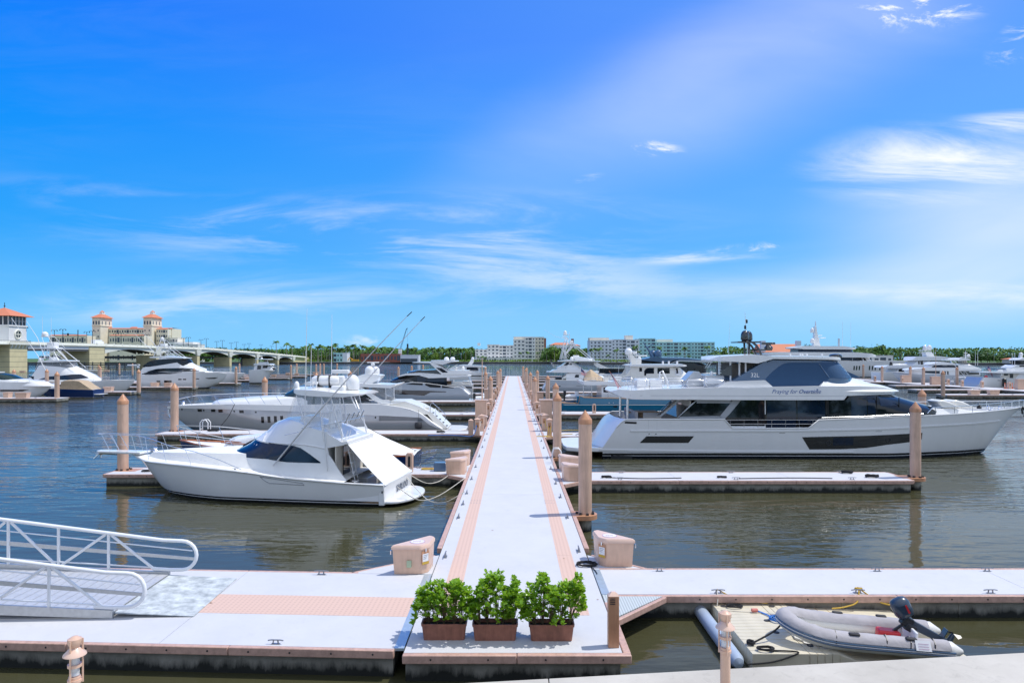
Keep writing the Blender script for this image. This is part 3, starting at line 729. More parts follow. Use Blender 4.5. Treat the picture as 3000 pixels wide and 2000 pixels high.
def rail(root, name, path, posts, base, mat, r=.018, mids=(), rp=None, lean=0):
 """path: list of 3-D points of the top rail; posts: parameters 0..1 along it; base(x,y)->z of the deck there"""
 b = MB(); b.tube(path, r, 6)
 L = [0]
 for a, c in zip(path[:-1], path[1:]): L.append(L[-1]+(Vector(c)-Vector(a)).length)
 def pt(t):
  d = t*L[-1]
  for i in range(len(path)-1):
   if d <= L[i+1]+1e-9:
    q = (d-L[i])/max(1e-9, L[i+1]-L[i]); return Vector(path[i]).lerp(Vector(path[i+1]), q)
  return Vector(path[-1])
 for t in posts:
  p = pt(t); z = base(p.x, p.y); b.tube([(p.x+lean, p.y, z), tuple(p)], rp or r*.8, 5)
 for m in mids:
  q = []
  for p in path:
   z = base(p[0], p[1]); q.append((p[0]+lean*(1-m), p[1], z+(p[2]-z)*m))
  b.tube(q, r*.55, 5)
 return b.build(name, mat, root, smooth=60)
def dome(root, name, x, y, z, r, h, mat, n=24):
 pr = [(r*.8,0),(r*.97,.04*h),(r,.12*h),(r,.45*h)]
 for k in range(1, 9):
  a = k/8*pi/2; pr.append((r*cos(a)+.001, .45*h+.55*h*sin(a)))
 b = MB(); b.lathe(pr, n, (x, y, z)); return b.build(name, mat, root, smooth=50)
def antenna(root, x, y, z0, z1, lean=0, r=.016, mat=None, name='antenna'):
 return tube(root, name, [(x,y,z0),(x+lean*.3,y,z0+(z1-z0)*.3),(x+lean,y,z1)], [r, r*.9, r*.35], mat or Mt['whalu'], 5)
def text(root, name, s, size, mat, loc, rot=(pi/2,0,0), shear=0, extrude=.004, align='CENTER', spacing=1.0, weight=0):
 c = bpy.data.curves.new(name, 'FONT'); c.body = s; c.size = size; c.shear = shear; c.extrude = extrude; c.align_x = align
 c.align_y = 'CENTER'; c.space_character = spacing; c.offset = weight; c.resolution_u = 2
 o = bpy.data.objects.new(name, c); COL.objects.link(o)
 dg = bpy.context.evaluated_depsgraph_get(); me = bpy.data.meshes.new_from_object(o.evaluated_get(dg))
 bpy.data.objects.remove(o); me.materials.clear(); me.materials.append(mat)
 o = bpy.data.objects.new(name, me); COL.objects.link(o); o.parent = root; o.location = loc; o.rotation_euler = rot
 return o
def clear_mat(name, tint, alpha):
 m = bpy.data.materials.new(name); m.use_nodes = True; t = m.node_tree; b = t.nodes['Principled BSDF']
 b.inputs['Base Color'].default_value = (*tint, 1); b.inputs['Roughness'].default_value = .04; b.inputs['Alpha'].default_value = alpha
 return m
Mt['vinyl'] = clear_mat('clear_vinyl_curtain', (.75,.8,.85), .30)
Mt['vinyl2'] = clear_mat('smoked_vinyl_curtain', (.25,.26,.27), .55)
def flag(root, pole_a, pole_b, corner_x, corner_z, drop, w=.9):
 """drooping striped ensign hanging from an angled staff"""
 tube(root, 'flagstaff', [pole_a, pole_b], .02, Mt['varnish'])
 A, Bv = Vector(pole_a), Vector(pole_b); b = MB(); n = 13; m = 8; vs = []
 for i in range(n+1):
  for j in range(m+1):
   f = i/n; g = j/m; p = Bv.lerp(A, .05+.42*f)
   x = p.x+drop[0]*g; z = p.z-drop[1]*g-.12*g*g; y = p.y+.07*sin(g*9+f*2)
   vs.append((x, y, z))
 for i in range(n):
  for j in range(m):
   a = i*(m+1)+j; b.cur = 2 if (i < 7 and j < 3) else (0 if i % 2 == 0 else 1)
   b.f.append([a, a+1, a+m+2, a+m+1]); b.mi.append(b.cur)
 b.v = vs
 return b.build('ensign_flag', [Mt['flagred'], Mt['flagwhite'], Mt['flagblue']], root, smooth=60)
NV = (.006,.010,.020)
Mt['hullw'] = mapped_bands('white_hull_paint', [(-1,BLACK),(.10,WHITE),(.14,NV),(.24,WHITE)])
Mt['hulloa'] = mapped_bands('white_yacht_hull_paint', [(-1,NV),(.14,WHITE),(.19,BLACK),(.33,(.50,.50,.50)),(.36,WHITE)])
Mt['hullg'] = mapped_bands('light_grey_hull_paint', [(-1,NV),(.2,(.42,.47,.52))])
Mt['hullblue'] = mapped_bands('turquoise_hull_paint', [(-1,(.02,.02,.03)),(.12,(.012,.17,.30))])
Mt['hullnavy'] = mapped_bands('navy_hull_paint', [(-1,BLACK),(.08,WHITE),(.13,(.006,.03,.12))])
Mt['hullfar'] = mapped_bands('plain_white_hull_paint', [(-1,(.02,.03,.05)),(.22,WHITE)])
Mt['hullslv'] = mapped_bands('silver_hull_paint', [(-1,(.02,.04,.06)),(.16,(.10,.15,.19)),(.5,(.50,.51,.52))], metal=.2)
# ================================================================== white sportfishing boat (left, nearest)
def sportfisher():
 bt = Boat('sportfishing_boat', 'white sportfishing boat with flybridge and sloping white cockpit awning, nearest boat on the left', 'sportfishing boat', (-12.0, 35.35), radians(-9.0))
 R = bt.root
 keel_c = bt.tr('A 480,560 560,640 650,750 740,860 820,940', 0.0)
 xb = keel_c[0][0]
 W0 = lambda x, z: 2.35*(1-(1-min(1, max(0, (x-xb+.5)/7.0)))**2.2)
 sheer = bt.tr('A 410,520 520,563 780,592 1000,617 1500,672 2070,738 B 0,1150 300,1190 600,1220 900,1245 1345,1275', W0, 3)
 x_st = sheer[-1][0]
 sheer = [(xb-.62, sheer[0][1]+.14)]+[p for p in sheer if p[0] > xb-.5]
 keel = [(sheer[0][0], sheer[0][1]-.05)]+keel_c+[(keel_c[-1][0]+1.0,-.35),(keel_c[-1][0]+2.4,-.62),(x_st,-.62)]
 hw = hull_w(sheer, keel, 2.35, sheer[0][0], 7.2, x_st, (.13,.62), .94, 2.3, 5)
 fs = interp(sheer)
 shell(R, 'hull', keel, sheer, hw, Mt['hullw'], .4, cap=False, floor=False, rows=[0,.05,.12,.2,.3,.42,.55,.7,.85,1])
 # covering board and foredeck
 plan = hw.plan; X0, X1 = sheer[0][0], x_st
 def rimz(x): return fs(x)
 xc = bt.px('B', 950, 1215, 2.0)[0]                     # forward end of the cockpit
 b = MB()
 xs = [X0+(xc-X0)*i/28 for i in range(29)]
 for i, x in enumerate(xs):
  w = plan(x)+.02; crown = .10 if x > X0+1 else .04
  for k in range(9):
   y = -w+2*w*k/8; b.v.append((x, y, fs(x)+.012+crown*(1-(y/max(w,.01))**2)))
 for i in range(28):
  for k in range(8): a = i*9+k; b.f.append([a, a+9, a+10, a+1]); b.mi.append(0)
 b.build('foredeck', Mt['deckw'], R)
 for sg in (-1, 1):
  pts = [(x, sg*(plan(x)+.02), fs(x)-.02) for x in [X0+(X1-X0)*i/30 for i in range(31)]]
  tube(R, 'gunwale', pts, .045, Mt['gel'], 6)
 for i_, x_ in enumerate((X0+2.6, X0+4.6)):
  b = MB(); b.box(-.3,.3,-.3,.3,0,.05); b.build('deck_hatch', Mt['glass'], R, bevel=.03, loc=(x_, 0, fs(x_)+.17+.03*i_))
 # trunk rising to the windscreen
 tt = bt.tr('A 640,436 900,418 1200,408 1500,402 1660,402', 0, 3); tt = [(tt[0][0]-.4, fs(tt[0][0])+.05)]+tt+[(tt[-1][0]+3.2, tt[-1][1]+.02)]
 tb = [(x, fs(x)-.03) for x, z in tt]
 shell(R, 'trunk_cabin', tb, tt, lambda x, z: max(0.02, plan(x)-.48-.55*max(0, z-fs(x))), Mt['deckw'], .5, camber=.06)
 # cockpit
 x_t = X1-.02
 b = MB(); b.box(xc-.3, x_t, -2.05, 2.05, .18, .26); b.build('cockpit_sole', Mt['teak'], R)
 for sg in (-1, 1):
  ys = sorted((sg*1.85, sg*2.12)); b = MB(); b.box(xc-.2, x_t, ys[0], ys[1], .26, fs(X1)-.01); b.build('cockpit_coaming', Mt['gel'], R, bevel=.03)
 b = MB(); b.prism([(x_t-.25,-2.15),(x_t+.03,-2.15),(x_t+.10,-1.2),(x_t+.13,0),(x_t+.10,1.2),(x_t+.03,2.15),(x_t-.25,2.15)], .1, fs(X1)+.02)
 b.build('transom', Mt['gel'], R, bevel=.04)
 tm = text(R, 'boat_name', 'SARLOO', .47, mat('grey_lettering', (.12,.14,.18), .5), (x_t+.145, .25, .62), (pi/2, 0, pi/2), extrude=.003, weight=.012)
 b = MB(); b.box(x_t-.06, x_t-.0, -2.28, -2.2, .70, .82); b.build('exhaust_vent', Mt['black'], R, bevel=.02)
 # swim platform
 poly = [(x_t,-2.1)]+[(x_t+1.15*cos(a)+.1, 2.1*sin(a)) for a in [(-.5+i/14)*pi for i in range(1, 14)]]+[(x_t,2.1)]
 b = MB(); b.prism(poly, .16, .30); b.build('swim_platform', Mt['gel'], R, bevel=.04)
 # pulpit and anchor
 zb = fs(X0)+.02
 b = MB(); b.prism([(X0-2.1,-.16),(X0-1.9,-.3),(X0+.7,-.42),(X0+.7,.42),(X0-1.9,.3),(X0-2.1,.16)], zb, zb+.12); b.build('bow_pulpit', Mt['gel'], R, bevel=.03)
 b = MB(); b.tube([(X0-2.2,0,zb-.05),(X0-1.0,0,zb-.10)], .035, 6); b.tube([(X0-2.2,-.25,zb-.32),(X0-2.05,-.1,zb-.1),(X0-1.9,0,zb-.12),(X0-2.05,.1,zb-.1),(X0-2.2,.25,zb-.32)], .03, 6)
 b.build('anchor', Mt['steel'], R)
 b = MB(); b.lathe([(.10,0),(.12,.06),(.07,.12),(.11,.2),(.10,.24),(.02,.25)], 12, (X0+1.3,0,zb+.1)); b.build('windlass', Mt['steel'], R)
 # bow rail
 def wy(x): return max(.28, plan(x)-.12)
 rx = [X0-1.9, X0-.6, X0+.5, X0+1.8, X0+3.4, X0+5.0, X0+6.4, X0+7.6]
 rz = [zb+1.0, zb+1.0, zb+.98, zb+.92, fs(X0+3.4)+.86, fs(X0+5)+.70, fs(X0+6.4)+.42, fs(X0+7.6)+.06]
 near = [(x, -wy(x), z) for x, z in zip(rx, rz)]; far = [(x, wy(x), z) for x, z in zip(rx, rz)]
 path = far[::-1]+[(X0-2.15, .12, zb+1.0), (X0-2.15, -.12, zb+1.0)]+near
 for nm, pth in (('bow_rail', path),):
  bb = MB(); bb.tube(pth, .02, 6)
  for sg in (-1, 1):
   for x, dx in ((X0-1.7,.55),(X0-1.1,.55),(X0+.1,.3),(X0+1.2,.35),(X0+2.7,.35),(X0+4.4,.35)):
    z = interp(list(zip(rx, rz)))(x); bb.tube([(x, sg*wy(x), z), (x+dx, sg*(wy(x+dx)-.02 if x > X0-.3 else .33), fs(max(x+dx, X0))+(.02 if x > X0-.3 else .15))], .014, 5)
   bb.tube([(x, sg*wy(x), fs(max(x,X0))+.5*(z-fs(max(x,X0)))) for x, z in zip(rx[1:7], rz[1:7])], .007, 4)
  bb.build(nm, Mt['steel'], R, smooth=60)
 # deckhouse with wrapping windscreen and flybridge fairing
 ht = bt.tr('A 1640,520 1700,425 1800,372 1900,318 2005,238 2090,175 2200,95 B 0,665 90,612 180,570 268,536', 0.6, 2)
 ht2 = bt.tr('B 400,585 550,638 700,680 800,728 912,795', 1.6, 2)
 top = ht+[p for p in ht2 if p[0] > ht[-1][0]+.2]
 bot = [(x, fs(x)-.02) for x in (top[0][0], top[-1][0])]
 xe = bt.px('B', 950, 1215, 1.9)[0]
 hwd = house_w(top, 1.98, 'L', 3.4, .065, z0=1.2, pw=2.1)
 # aft edge of the side: curved cut-out, so the lower skin is built up to the cut and the wing above it
 cut = bt.tr('B 728,872 742,940 790,1000 850,1090 905,1165 950,1215', 1.95)
 topm = [p for p in top if p[0] < cut[0][0]]+[(cut[0][0], interp(top)(cut[0][0]))]
 botm = [(top[0][0], fs(top[0][0])-.02), (cut[0][0], fs(cut[0][0])-.02)]
 shell(R, 'deckhouse', botm, topm, hwd, Mt['gel'], .3, rows=[0,.08,.16,.24,.32,.4,.5,.6,.7,.8,.88,.94,1], camber=.0, cap=True)
 # wing of the side wall running down aft, both sides
 wt = [(cut[0][0], cut[0][1])]+cut[1:]
 panel(R, 'side_wing', [(cut[0][0], fs(cut[0][0])-.02), (cut[-1][0], fs(cut[-1][0])-.02)], cut, hwd, Mt['gel'], .0, .06, side='both')
 # flybridge overhang aft of the deckhouse
 ot = [(cut[0][0]-.02, interp(top)(cut[0][0]))]+[p for p in top if p[0] > cut[0][0]+.05]+[(top[-1][0]+.3, top[-1][1]+.03)]
 ob = [(cut[0][0]-.02, cut[0][1]), (bt.px('B', 930, 832, 1.7)[0], bt.px('B', 930, 832, 1.7)[1]), (top[-1][0]+.3, top[-1][1]-.05)]
 shell(R, 'flybridge_overhang', ob, ot, lambda x, z: 1.78, Mt['gel'], .4, camber=.0)
 # windows
 gb = bt.tr('A 1722,448 1790,485 1900,515 2200,537 B 0,985 300,1020 668,1030', hwd)
 gt = bt.tr('A 1722,425 1800,370 1900,312 2005,246 2080,300 2200,325 B 0,797 300,832 380,842 450,865 540,925 620,985 668,1020', hwd)
 panel(R, 'cabin_window', gb, gt, hwd, Mt['glassb'], .012, .03, .25, side='both', rows=(0,.2,.4,.6,.8,1))
 fr1 = bt.tr('A 2290,520 B 40,905 B 120,835', hwd)
 tube(R, 'window_bar', [(*(lambda q: (q[0], -hwd(*q)-.02))(bt.px('B', 195, 1010, hwd)), bt.px('B', 195, 1010, hwd)[1]), (*(lambda q: (q[0], -hwd(*q)-.02))(bt.px('B', 330, 850, hwd)), bt.px('B', 330, 850, hwd)[1])], .03, Mt['blackg'])
 # visor line below the fairing
 vp = bt.tr('A 2005,232 2080,285 2200,312 B 0,790 300,820 500,830 728,872', hwd, 2)
 tube(R, 'fairing_moulding', [(x, -hwd(x, z)-.02, z) for x, z in vp], .03, Mt['gel'])
 # hull side vent outline
 vb = bt.poly('B 5,1178 470,1250 490,1270 110,1248 60,1222', hw)
 tube(R, 'hull_vent_moulding', [(x, -hw(x, z)-.01, z) for x, z in vb]+[(vb[0][0], -hw(*vb[0])-.01, vb[0][1])], .016, Mt['greyhull'])
 # flybridge interior: console, helm seats, sole
 zf = bt.px('B', 700, 700, 1.5)[1]-.0
 xf0 = bt.px('B', 300, 560, 0)[0]; xf1 = bt.px('B', 900, 700, 1)[0]
 zd = bt.px('B', 900, 780, 1.6)[1]
 b = MB(); b.box(xf0+.6, xf1+.5, -1.55, 1.55, zd-.08, zd+.02); b.build('flybridge_sole', Mt['gel'], R)
 b = MB(); b.box(xf0+1.0, xf0+1.6, -.6, .6, zd, zd+1.05); b.build('helm_console', Mt['gel'], R, bevel=.1)
 def seat(x, y, h=.95):
  r = MB(); r.box(x-.26, x+.26, y-.27, y+.27, zd+.45, zd+.58); r.box(x+.2, x+.32, y-.27, y+.27, zd+.5, zd+h+.35); r.lathe([(.05,0),(.05,.45)], 8, (x, y, zd))
  return r.build('helm_seat', Mt['canvas'], R, bevel=.06)
 seat(xf0+2.4, -.45); seat(xf0+2.4, .45)
 b = MB(); b.box(xf0+.4, xf0+.9, -1.1, 1.1, zd, zd+.5); b.build('bench_locker', Mt['gel'], R, bevel=.05)
 for y in (-1.0, -.35, .3, .9):
  tube(R, 'rod_holder', [(xf1+.15, y, zd+.75), (xf1+.4, y, zd+1.25)], .035, Mt['steel'], 8)
 # flybridge rail
 tube(R, 'flybridge_rail', [(xf0+1.6,-1.6,zd+.55),(xf1-.5,-1.6,zd+.75),(xf1+.2,-1.5,zd+.9),(xf1+.3,0,zd+.9),(xf1+.2,1.5,zd+.9),(xf1-.5,1.6,zd+.75)], .02, Mt['steel'])
 # hardtop
 hb = bt.tr('B 328,245 350,265 420,285 650,300 930,308 1050,296 1132,278', 1.3); htp = bt.tr('B 328,240 350,228 480,226 650,232 900,262 1132,272', 1.2)
 ww = lens_w(hb[0][0], hb[-1][0], 1.55, 1.6, .9, 2.2, .45)
 shell(R, 'hardtop', hb, htp, ww, Mt['gel'], .25, rows=[0,.5,1], camber=.12)
 zt = interp(htp); zh = lambda x: zt(x)
 # tower legs and curtain
 def P(x, y, w): q = bt.px('B', x, y, w); return (q[0], -w, q[1])
 legs = [((405,290),(500,600)), ((680,310),(705,800)), ((785,330),(920,740)), ((880,315),(905,780)), ((1000,310),(1060,430)), ((1040,310),(1090,440))]
 for (a, c) in legs:
  for sg in (1, -1):
   p = P(*a, 1.25); q = P(*c, 1.6); tube(R, 'tower_leg', [(p[0], sg*p[1], p[2]), (q[0], sg*q[1], q[2])], .026, Mt['whalu'])
 for sg in (1, -1):
  a = P(385,288,1.2); c = P(278,535,1.35); a2 = P(880,315,1.3); c2 = P(905,780,1.6)
  vs = [(a[0], sg*a[1]*.9, a[2]), (c[0]+.3, sg*c[1], c[2]), (c2[0], sg*c2[1], c2[2]+.2), (a2[0], sg*a2[1], a2[2])]
  m_ = P(500,610,1.5); b = MB(); b.add([vs[0], vs[1], (m_[0], sg*m_[1], m_[2]), vs[2], vs[3]], [(0,1,2,3,4)]); b.build('side_curtain', Mt['vinyl'], R, smooth=0)
 a = P(385,288,1.1); c = P(278,535,1.25)
 b = MB()
 for k in range(9):
  t = -1+2*k/8; b.v += [(a[0]-.25*(1-t*t), 1.08*t, a[2]), (c[0]-.25*(1-t*t)+.1, 1.3*t, c[2]+.02)]
 for k in range(8): b.f.append([2*k, 2*k+1, 2*k+3, 2*k+2]); b.mi.append(0)
 b.build('front_curtain', Mt['vinyl'], R)
 # gear on the hardtop
 def onb(x, y, w): q = bt.px('B', x, y, w); return q
 q = onb(750, 260, 0); b = MB(); b.lathe([(.02,-.75),(.2,-.72),(.26,-.6),(.28,-.3),(.28,.3),(.26,.6),(.2,.72),(.02,.75)], 14)
 o = b.build('life_raft', Mt['gel'], R, loc=(q[0], -.2, zh(q[0])+.42), rot=(0, pi/2, 0))
 b = MB(); b.box(q[0]-.35,q[0]-.3,-.5,.1,zh(q[0])+.05,zh(q[0])+.72); b.box(q[0]+.25,q[0]+.3,-.5,.1,zh(q[0])+.05,zh(q[0])+.72); b.build('raft_strap', Mt['black'], R)
 q = onb(1022, 262, .2); dome(R, 'radome', q[0], -.2, zh(q[0])+.1, .34, .78, Mt['gel'])
 q = onb(408, 225, .4); dome(R, 'small_radome', q[0], -.4, zh(q[0])+.05, .13, .40, Mt['gel'])
 q = onb(890, 205, 0); b = MB(); b.box(q[0]-.3, q[0]+.3, -.3, .3, zh(q[0])+.05, zh(q[0])+.75); b.build('radar_pedestal', Mt['gel'], R, bevel=.08)
 b = MB(); b.box(q[0]-.45, q[0]+.45, -.14, .14, zh(q[0])+.85, zh(q[0])+1.05); b.build('radar_bar', Mt['gel'], R, bevel=.05, rot=(0,0,0))
 b = MB(); b.box(onb(900,240,0)[0]-.2, onb(1000,240,0)[0], -.9, .9, zh(q[0])+.0, zh(q[0])+.28); b.build('hardtop_box', Mt['gel'], R, bevel=.08)
 for x in (585, 625): q = onb(x, 225, .9); b = MB(); b.lathe([(.03,0),(.03,.25),(.08,.3),(.08,.4)], 10, (q[0], -.9, zh(q[0]))); b.build('spotlight', Mt['gel'], R)
 # whip antennas and outriggers
 def W3(c, x, y, w): q = bt.px(c, x, y, w); return (q[0], -w, q[1])
 tube(R, 'whip_antenna', [W3('B',492,630,1.6), W3('B',503,230,1.5), W3('T',292,118,1.5)], [.022,.02,.008], Mt['whalu'])
 tube(R, 'whip_antenna', [W3('B',785,480,-1.3), W3('B',787,180,-1.3), W3('T',650,198,-1.3)], [.022,.02,.008], Mt['whalu'])
 tube(R, 'whip_antenna', [W3('B',557,225,-.9), W3('T',358,640,-.9)], [.018,.008], Mt['whalu'])
 tube(R, 'outrigger', [W3('B',150,1060,2.05), W3('B',495,640,1.85), W3('B',935,145,1.7), W3('T',1280,690,1.7), W3('T',1730,225,1.7)], [.035,.04,.03,.022,.014], Mt['alu'])
 tube(R, 'outrigger_tip', [W3('T',1728,228,1.7), W3('T',1797,163,1.7)], .022, Mt['black'])
 tube(R, 'outrigger', [W3('B',1060,250,-1.6), W3('T',1180,1110,-1.6), W3('T',1560,680,-1.6), W3('T',1925,292,-1.6)], [.035,.03,.022,.014], Mt['alu'])
 tube(R, 'outrigger_tip', [W3('T',1922,295,-1.6), W3('T',1984,232,-1.6)], .022, Mt['black'])
 for a, c in ((('B',705,640),('B',745,1120)), (('B',660,455),('B',705,800)), (('B',790,340),('B',905,770))):
  tube(R, 'outrigger_strut', [W3(a[0],a[1],a[2],1.75), W3(c[0],c[1],c[2],2.0)], .018, Mt['alu'])
 q = onb(350, 715, 1.8); tube(R, 'grab_handle', [(q[0]-.35,-1.86,q[1]-.05),(q[0]+.4,-1.86,q[1]+.12)], .018, Mt['steel'])
 # cockpit ladder, inner bulkhead, mezzanine
 xbk = cut[0][0]+.35; zfb = fs(X1)
 b = MB(); b.box(xbk, xbk+.06, -1.7, 1.75, .26, zd-.05); b.build('cockpit_bulkhead', Mt['cream'], R)
 b = MB(); b.box(xbk+.07, xbk+.1, -.9, -.1, .5, zd-.4); b.build('cabin_door', Mt['glass'], R)
 b = MB(); b.box(xbk+.06, xbk+.9, .2, 1.75, .26, .95); b.build('mezzanine_seat', Mt['gel'], R, bevel=.04)
 for y in (-1.45, -1.05):
  tube(R, 'ladder_rail', [(xbk+1.1,y,.3),(xbk+.45,y,zd+.1),(xbk+.55,y,zd+.45)], .022, Mt['whalu'])
 for k in range(6):
  t = (k+.5)/6; b = MB(); x = xbk+1.1-.65*t; z = .3+(zd-.2)*t; b.box(x-.07, x+.07, -1.45, -1.05, z-.015, z+.015); b.build('ladder_tread', Mt['whalu'], R)
 b = MB(); b.box(xc+.9, xc+1.5, -.5, .5, .26, .85); b.build('fighting_chair_cover', Mt['canvas'], R, bevel=.12)
 # sloping awning over the cockpit
 p1 = bt.px('B', 960, 822, 1.75); p2 = bt.px('B', 1352, 1275, 2.1)
 b = MB(); n = 10
 for i in range(n+1):
  f = i/n
  for k in range(7):
   g = k/6; xx = p1[0]+(p2[0]+.12-p1[0])*f; z = p1[1]+(p2[1]-p1[1])*f-.06*sin(pi*f)*(.6+.4*cos(g*6.3))
   yy = -(1.72+.4*f)+(3.35+.85*f)*g; b.v.append((xx, yy, z+.0));
 for i in range(n):
  for k in range(6): a = i*7+k; b.f.append([a, a+7, a+8, a+1]); b.mi.append(0)
 b.build('cockpit_awning', Mt['canvas'], R)
 b = MB(); b.box(bt.px('B',905,790,1.7)[0]-.1, p1[0]+.05, -1.72, 1.65, p1[1]-.04, p1[1]+.03); b.build('awning_roof', Mt['canvas'], R)
 cp = MB(); cp.tube([(-.15,0,.06),(.15,0,.06)], .015, 6); cp.box(-.05,.05,-.02,.02,0,.06)
 for c_, x, y in (('A',1740,690),('B',1040,1240)):
  q = bt.px(c_, x, y, 2.2); o = cp.build('deck_cleat', Mt['steel'], R); o.location = (q[0], -plan(q[0])+.12, fs(q[0])+.03)
 return bt, hw, fs, X0, X1
SF, SFw, SFs, SFx0, SFx1 = sportfisher()
# ================================================================== long white motor yacht (right)
def long_yacht():
 bt = Boat('long_motor_yacht', 'long white motor yacht with slate blue pilothouse screens and dark salon glass', 'motor yacht', (20.0, 51.2))
 R = bt.root; B = 3.45
 bow = bt.px('G', 2335, 318, .05)[0]
 W0 = lambda x, z: B*(1-(1-min(1, max(0, (bow-x)/13.0)))**2.2)
 sheer = bt.tr('E 650,928 720,820 780,730 850,620 920,545 1000,498 2352,500 F 215,498 345,640 1480,632 1630,510 2352,482 G 300,470 660,455 840,450 1140,435 1470,415 1780,390 2060,360 2250,335 2335,318', W0)
 kc = bt.tr('G 1690,1000 1800,860 1900,740 2010,600 2150,450 2335,325', .0)
 xs0 = sheer[0][0]
 keel = [(xs0,-.5),(kc[0][0]-8,-1.1),(kc[0][0]-2.5,-.9)]+kc[:]
 keel[-1] = (sheer[-1][0]-.002, sheer[-1][1]-.08)
 full = [(xs0, interp(sheer)(xs0+3.3))]+[(x, interp(sheer)(x)) for x in (xs0+3.3, xs0+6)]+[(bt.px('F',215,498,B)[0], bt.px('F',215,498,B)[1]), bt.px('F',1630,508,B)]+[p for p in sheer if p[0] > bt.px('F',1700,500,B)[0]]
 hw = hull_w(full, keel, B, bow, -13.5, None, (.07,.62), 1.0, 2.2)
 plan = hw.plan; ff = interp(full); fsh = interp(sheer)
 shell(R, 'hull', keel, sheer, hw, Mt['hulloa'], .8, cap=False, floor=False, ends=False, rows=[0,.04,.1,.18,.28,.4,.52,.65,.8,.9,1])
 # raked transom closing the stern between the quarters
 st = [p for p in sheer if p[0] < xs0+3.5]
 b = MB()
 for (x, z) in st:
  for k in range(9): y = -hw(x,z)+2*hw(x,z)*k/8; b.v.append((x-.55*(1-abs(1-k/4)**3), y, z))
 for i in range(len(st)-1):
  for k in range(8): a = i*9+k; b.f.append([a, a+1, a+10, a+9]); b.mi.append(0)
 b.build('transom', Mt['gel'], R)
 for sg in (-1, 1):
  pts = [(x, sg*(hw(x, z)), z) for x, z in sheer[3:]]
  tube(R, 'cap_rail', pts, .05, Mt['gel'])
 # decks
 zm = bt.px('F', 900, 640, B)[1]
 b = MB(); xs = [xs0+2.2+(bow-1.0-xs0-2.2)*i/24 for i in range(25)]
 for x in xs:
  fwd = max(0, min(1, (x-bt.px('F',1700,500,B)[0])/1.5)); z = zm*(1-fwd)+(ff(x)-.22)*fwd; w = hw(x, z)-.02
  b.v += [(x, -w, z), (x, 0, z+.03), (x, w, z)]
 for i in range(24): b.f += [[i*3, i*3+3, i*3+4, i*3+1], [i*3+1, i*3+4, i*3+5, i*3+2]]; b.mi += [0, 0]
 b.build('main_deck', Mt['deckw'], R)
 # swim platform
 pp = bt.px('E', 62, 800, 2.2)[0]; pe = bt.px('E', 600, 925, 3.2)[0]+.9; zp = bt.px('E', 590, 925, 3.2)[1]
 b = MB(); b.prism([(pe,-3.2),(pe,3.2),(pp+.9,3.15),(pp+.15,2.6),(pp,1.6),(pp,-1.6),(pp+.15,-2.6),(pp+.9,-3.15)], zp-.30, zp); b.build('swim_platform', Mt['gel'], R, bevel=.05)
 b = MB(); b.prism([(pe-.05,-2.4),(pe-.05,2.4),(pe-1.6,2.4),(pe-1.6,-2.4)], zp+.002, zp+.02); b.build('platform_teak', Mt['greyhull'], R)
 b = MB(); b.prism([(pe+1.4,-3.1),(pe+1.4,3.1),(pe-.1,3.1),(pe-.1,-3.1)], -.2, zp-.3); b.build('platform_support', Mt['black'], R)
 for i in range(7):
  b = MB(); x = pe+.05+i*.22; b.box(x, x+.5, 1.3, 2.4, zp+i*.22, zp+i*.22+.2)
  b.build('transom_step', Mt['gel'], R)
 b = MB(); b.box(pe+1.0, pe+1.05, -2.3, -1.2, zp+.3, zp+1.6); b.build('transom_rail', Mt['steel'], R)
 # knuckle and rubbing strake
 kb = bt.tr('E 1060,672 2352,672 F 0,672 900,675 1600,668 2352,652 G 600,625 840,608 1200,590 1600,565 2000,525', hw)
 panel(R, 'knuckle_strake', [(x, z-.05) for x, z in kb], [(x, z+.05) for x, z in kb], hw, Mt['gel'], .05, .08, .8, rows=(0,.5,1), side='both')
 kb = bt.tr('E 590,960 2352,985 F 2150,992', hw)
 panel(R, 'rubbing_strake', [(x, z-.06) for x, z in kb], [(x, z+.06) for x, z in kb], hw, Mt['gel'], .06, .08, .8, rows=(0,.5,1), side='both')
 # hull windows
 panel(R, 'hull_window', bt.tr('E 1200,852 1925,852 2008,756', hw), bt.tr('E 1200,848 1298,752 2008,752', hw), hw, Mt['blackg'], .012, .03, .5, side='both')
 panel(R, 'hull_window', bt.tr('F 1380,770 1490,950 2000,945 2352,925 G 300,880 655,838 830,800', hw), bt.tr('F 1380,766 2352,745 G 655,712 830,700', hw), hw, Mt['blackg'], .012, .03, .4, side='both')
 for c, x, y in (('F',1772,852),('G',318,808)):
  q = bt.px(c, x, y, hw); b = MB(); b.tube([(q[0]+.16*cos(a), -hw(*q)-.03, q[1]+.16*sin(a)) for a in [2*pi*k/16 for k in range(16)]], .025, 6, closed=True)
  b.build('porthole_ring', Mt['black'], R)
 panel(R, 'hull_window_blind', bt.tr('F 1840,890 2150,885', hw), bt.tr('F 1840,775 2150,770', hw), hw, Mt['glassb'], .02, .02)
 # fairlead slot, side gate lines
 panel(R, 'fairlead', bt.tr('E 945,560 1150,568', hw), bt.tr('E 975,532 1180,540', hw), hw, Mt['black'], .012, .03)
 for x in (1327, 1455):
  panel(R, 'gate_seam', bt.tr('E %d,690 %d,690'%(x-2,x+2), hw), bt.tr('E %d,510 %d,510'%(x-2,x+2), hw), hw, Mt['greyhull'], .006, .02)
 for x in (1338, 1440):
  panel(R, 'gate_hinge', bt.tr('E %d,725 %d,725'%(x-12,x+12), hw), bt.tr('E %d,708 %d,708'%(x-12,x+12), hw), hw, Mt['steel'], .02, .03)
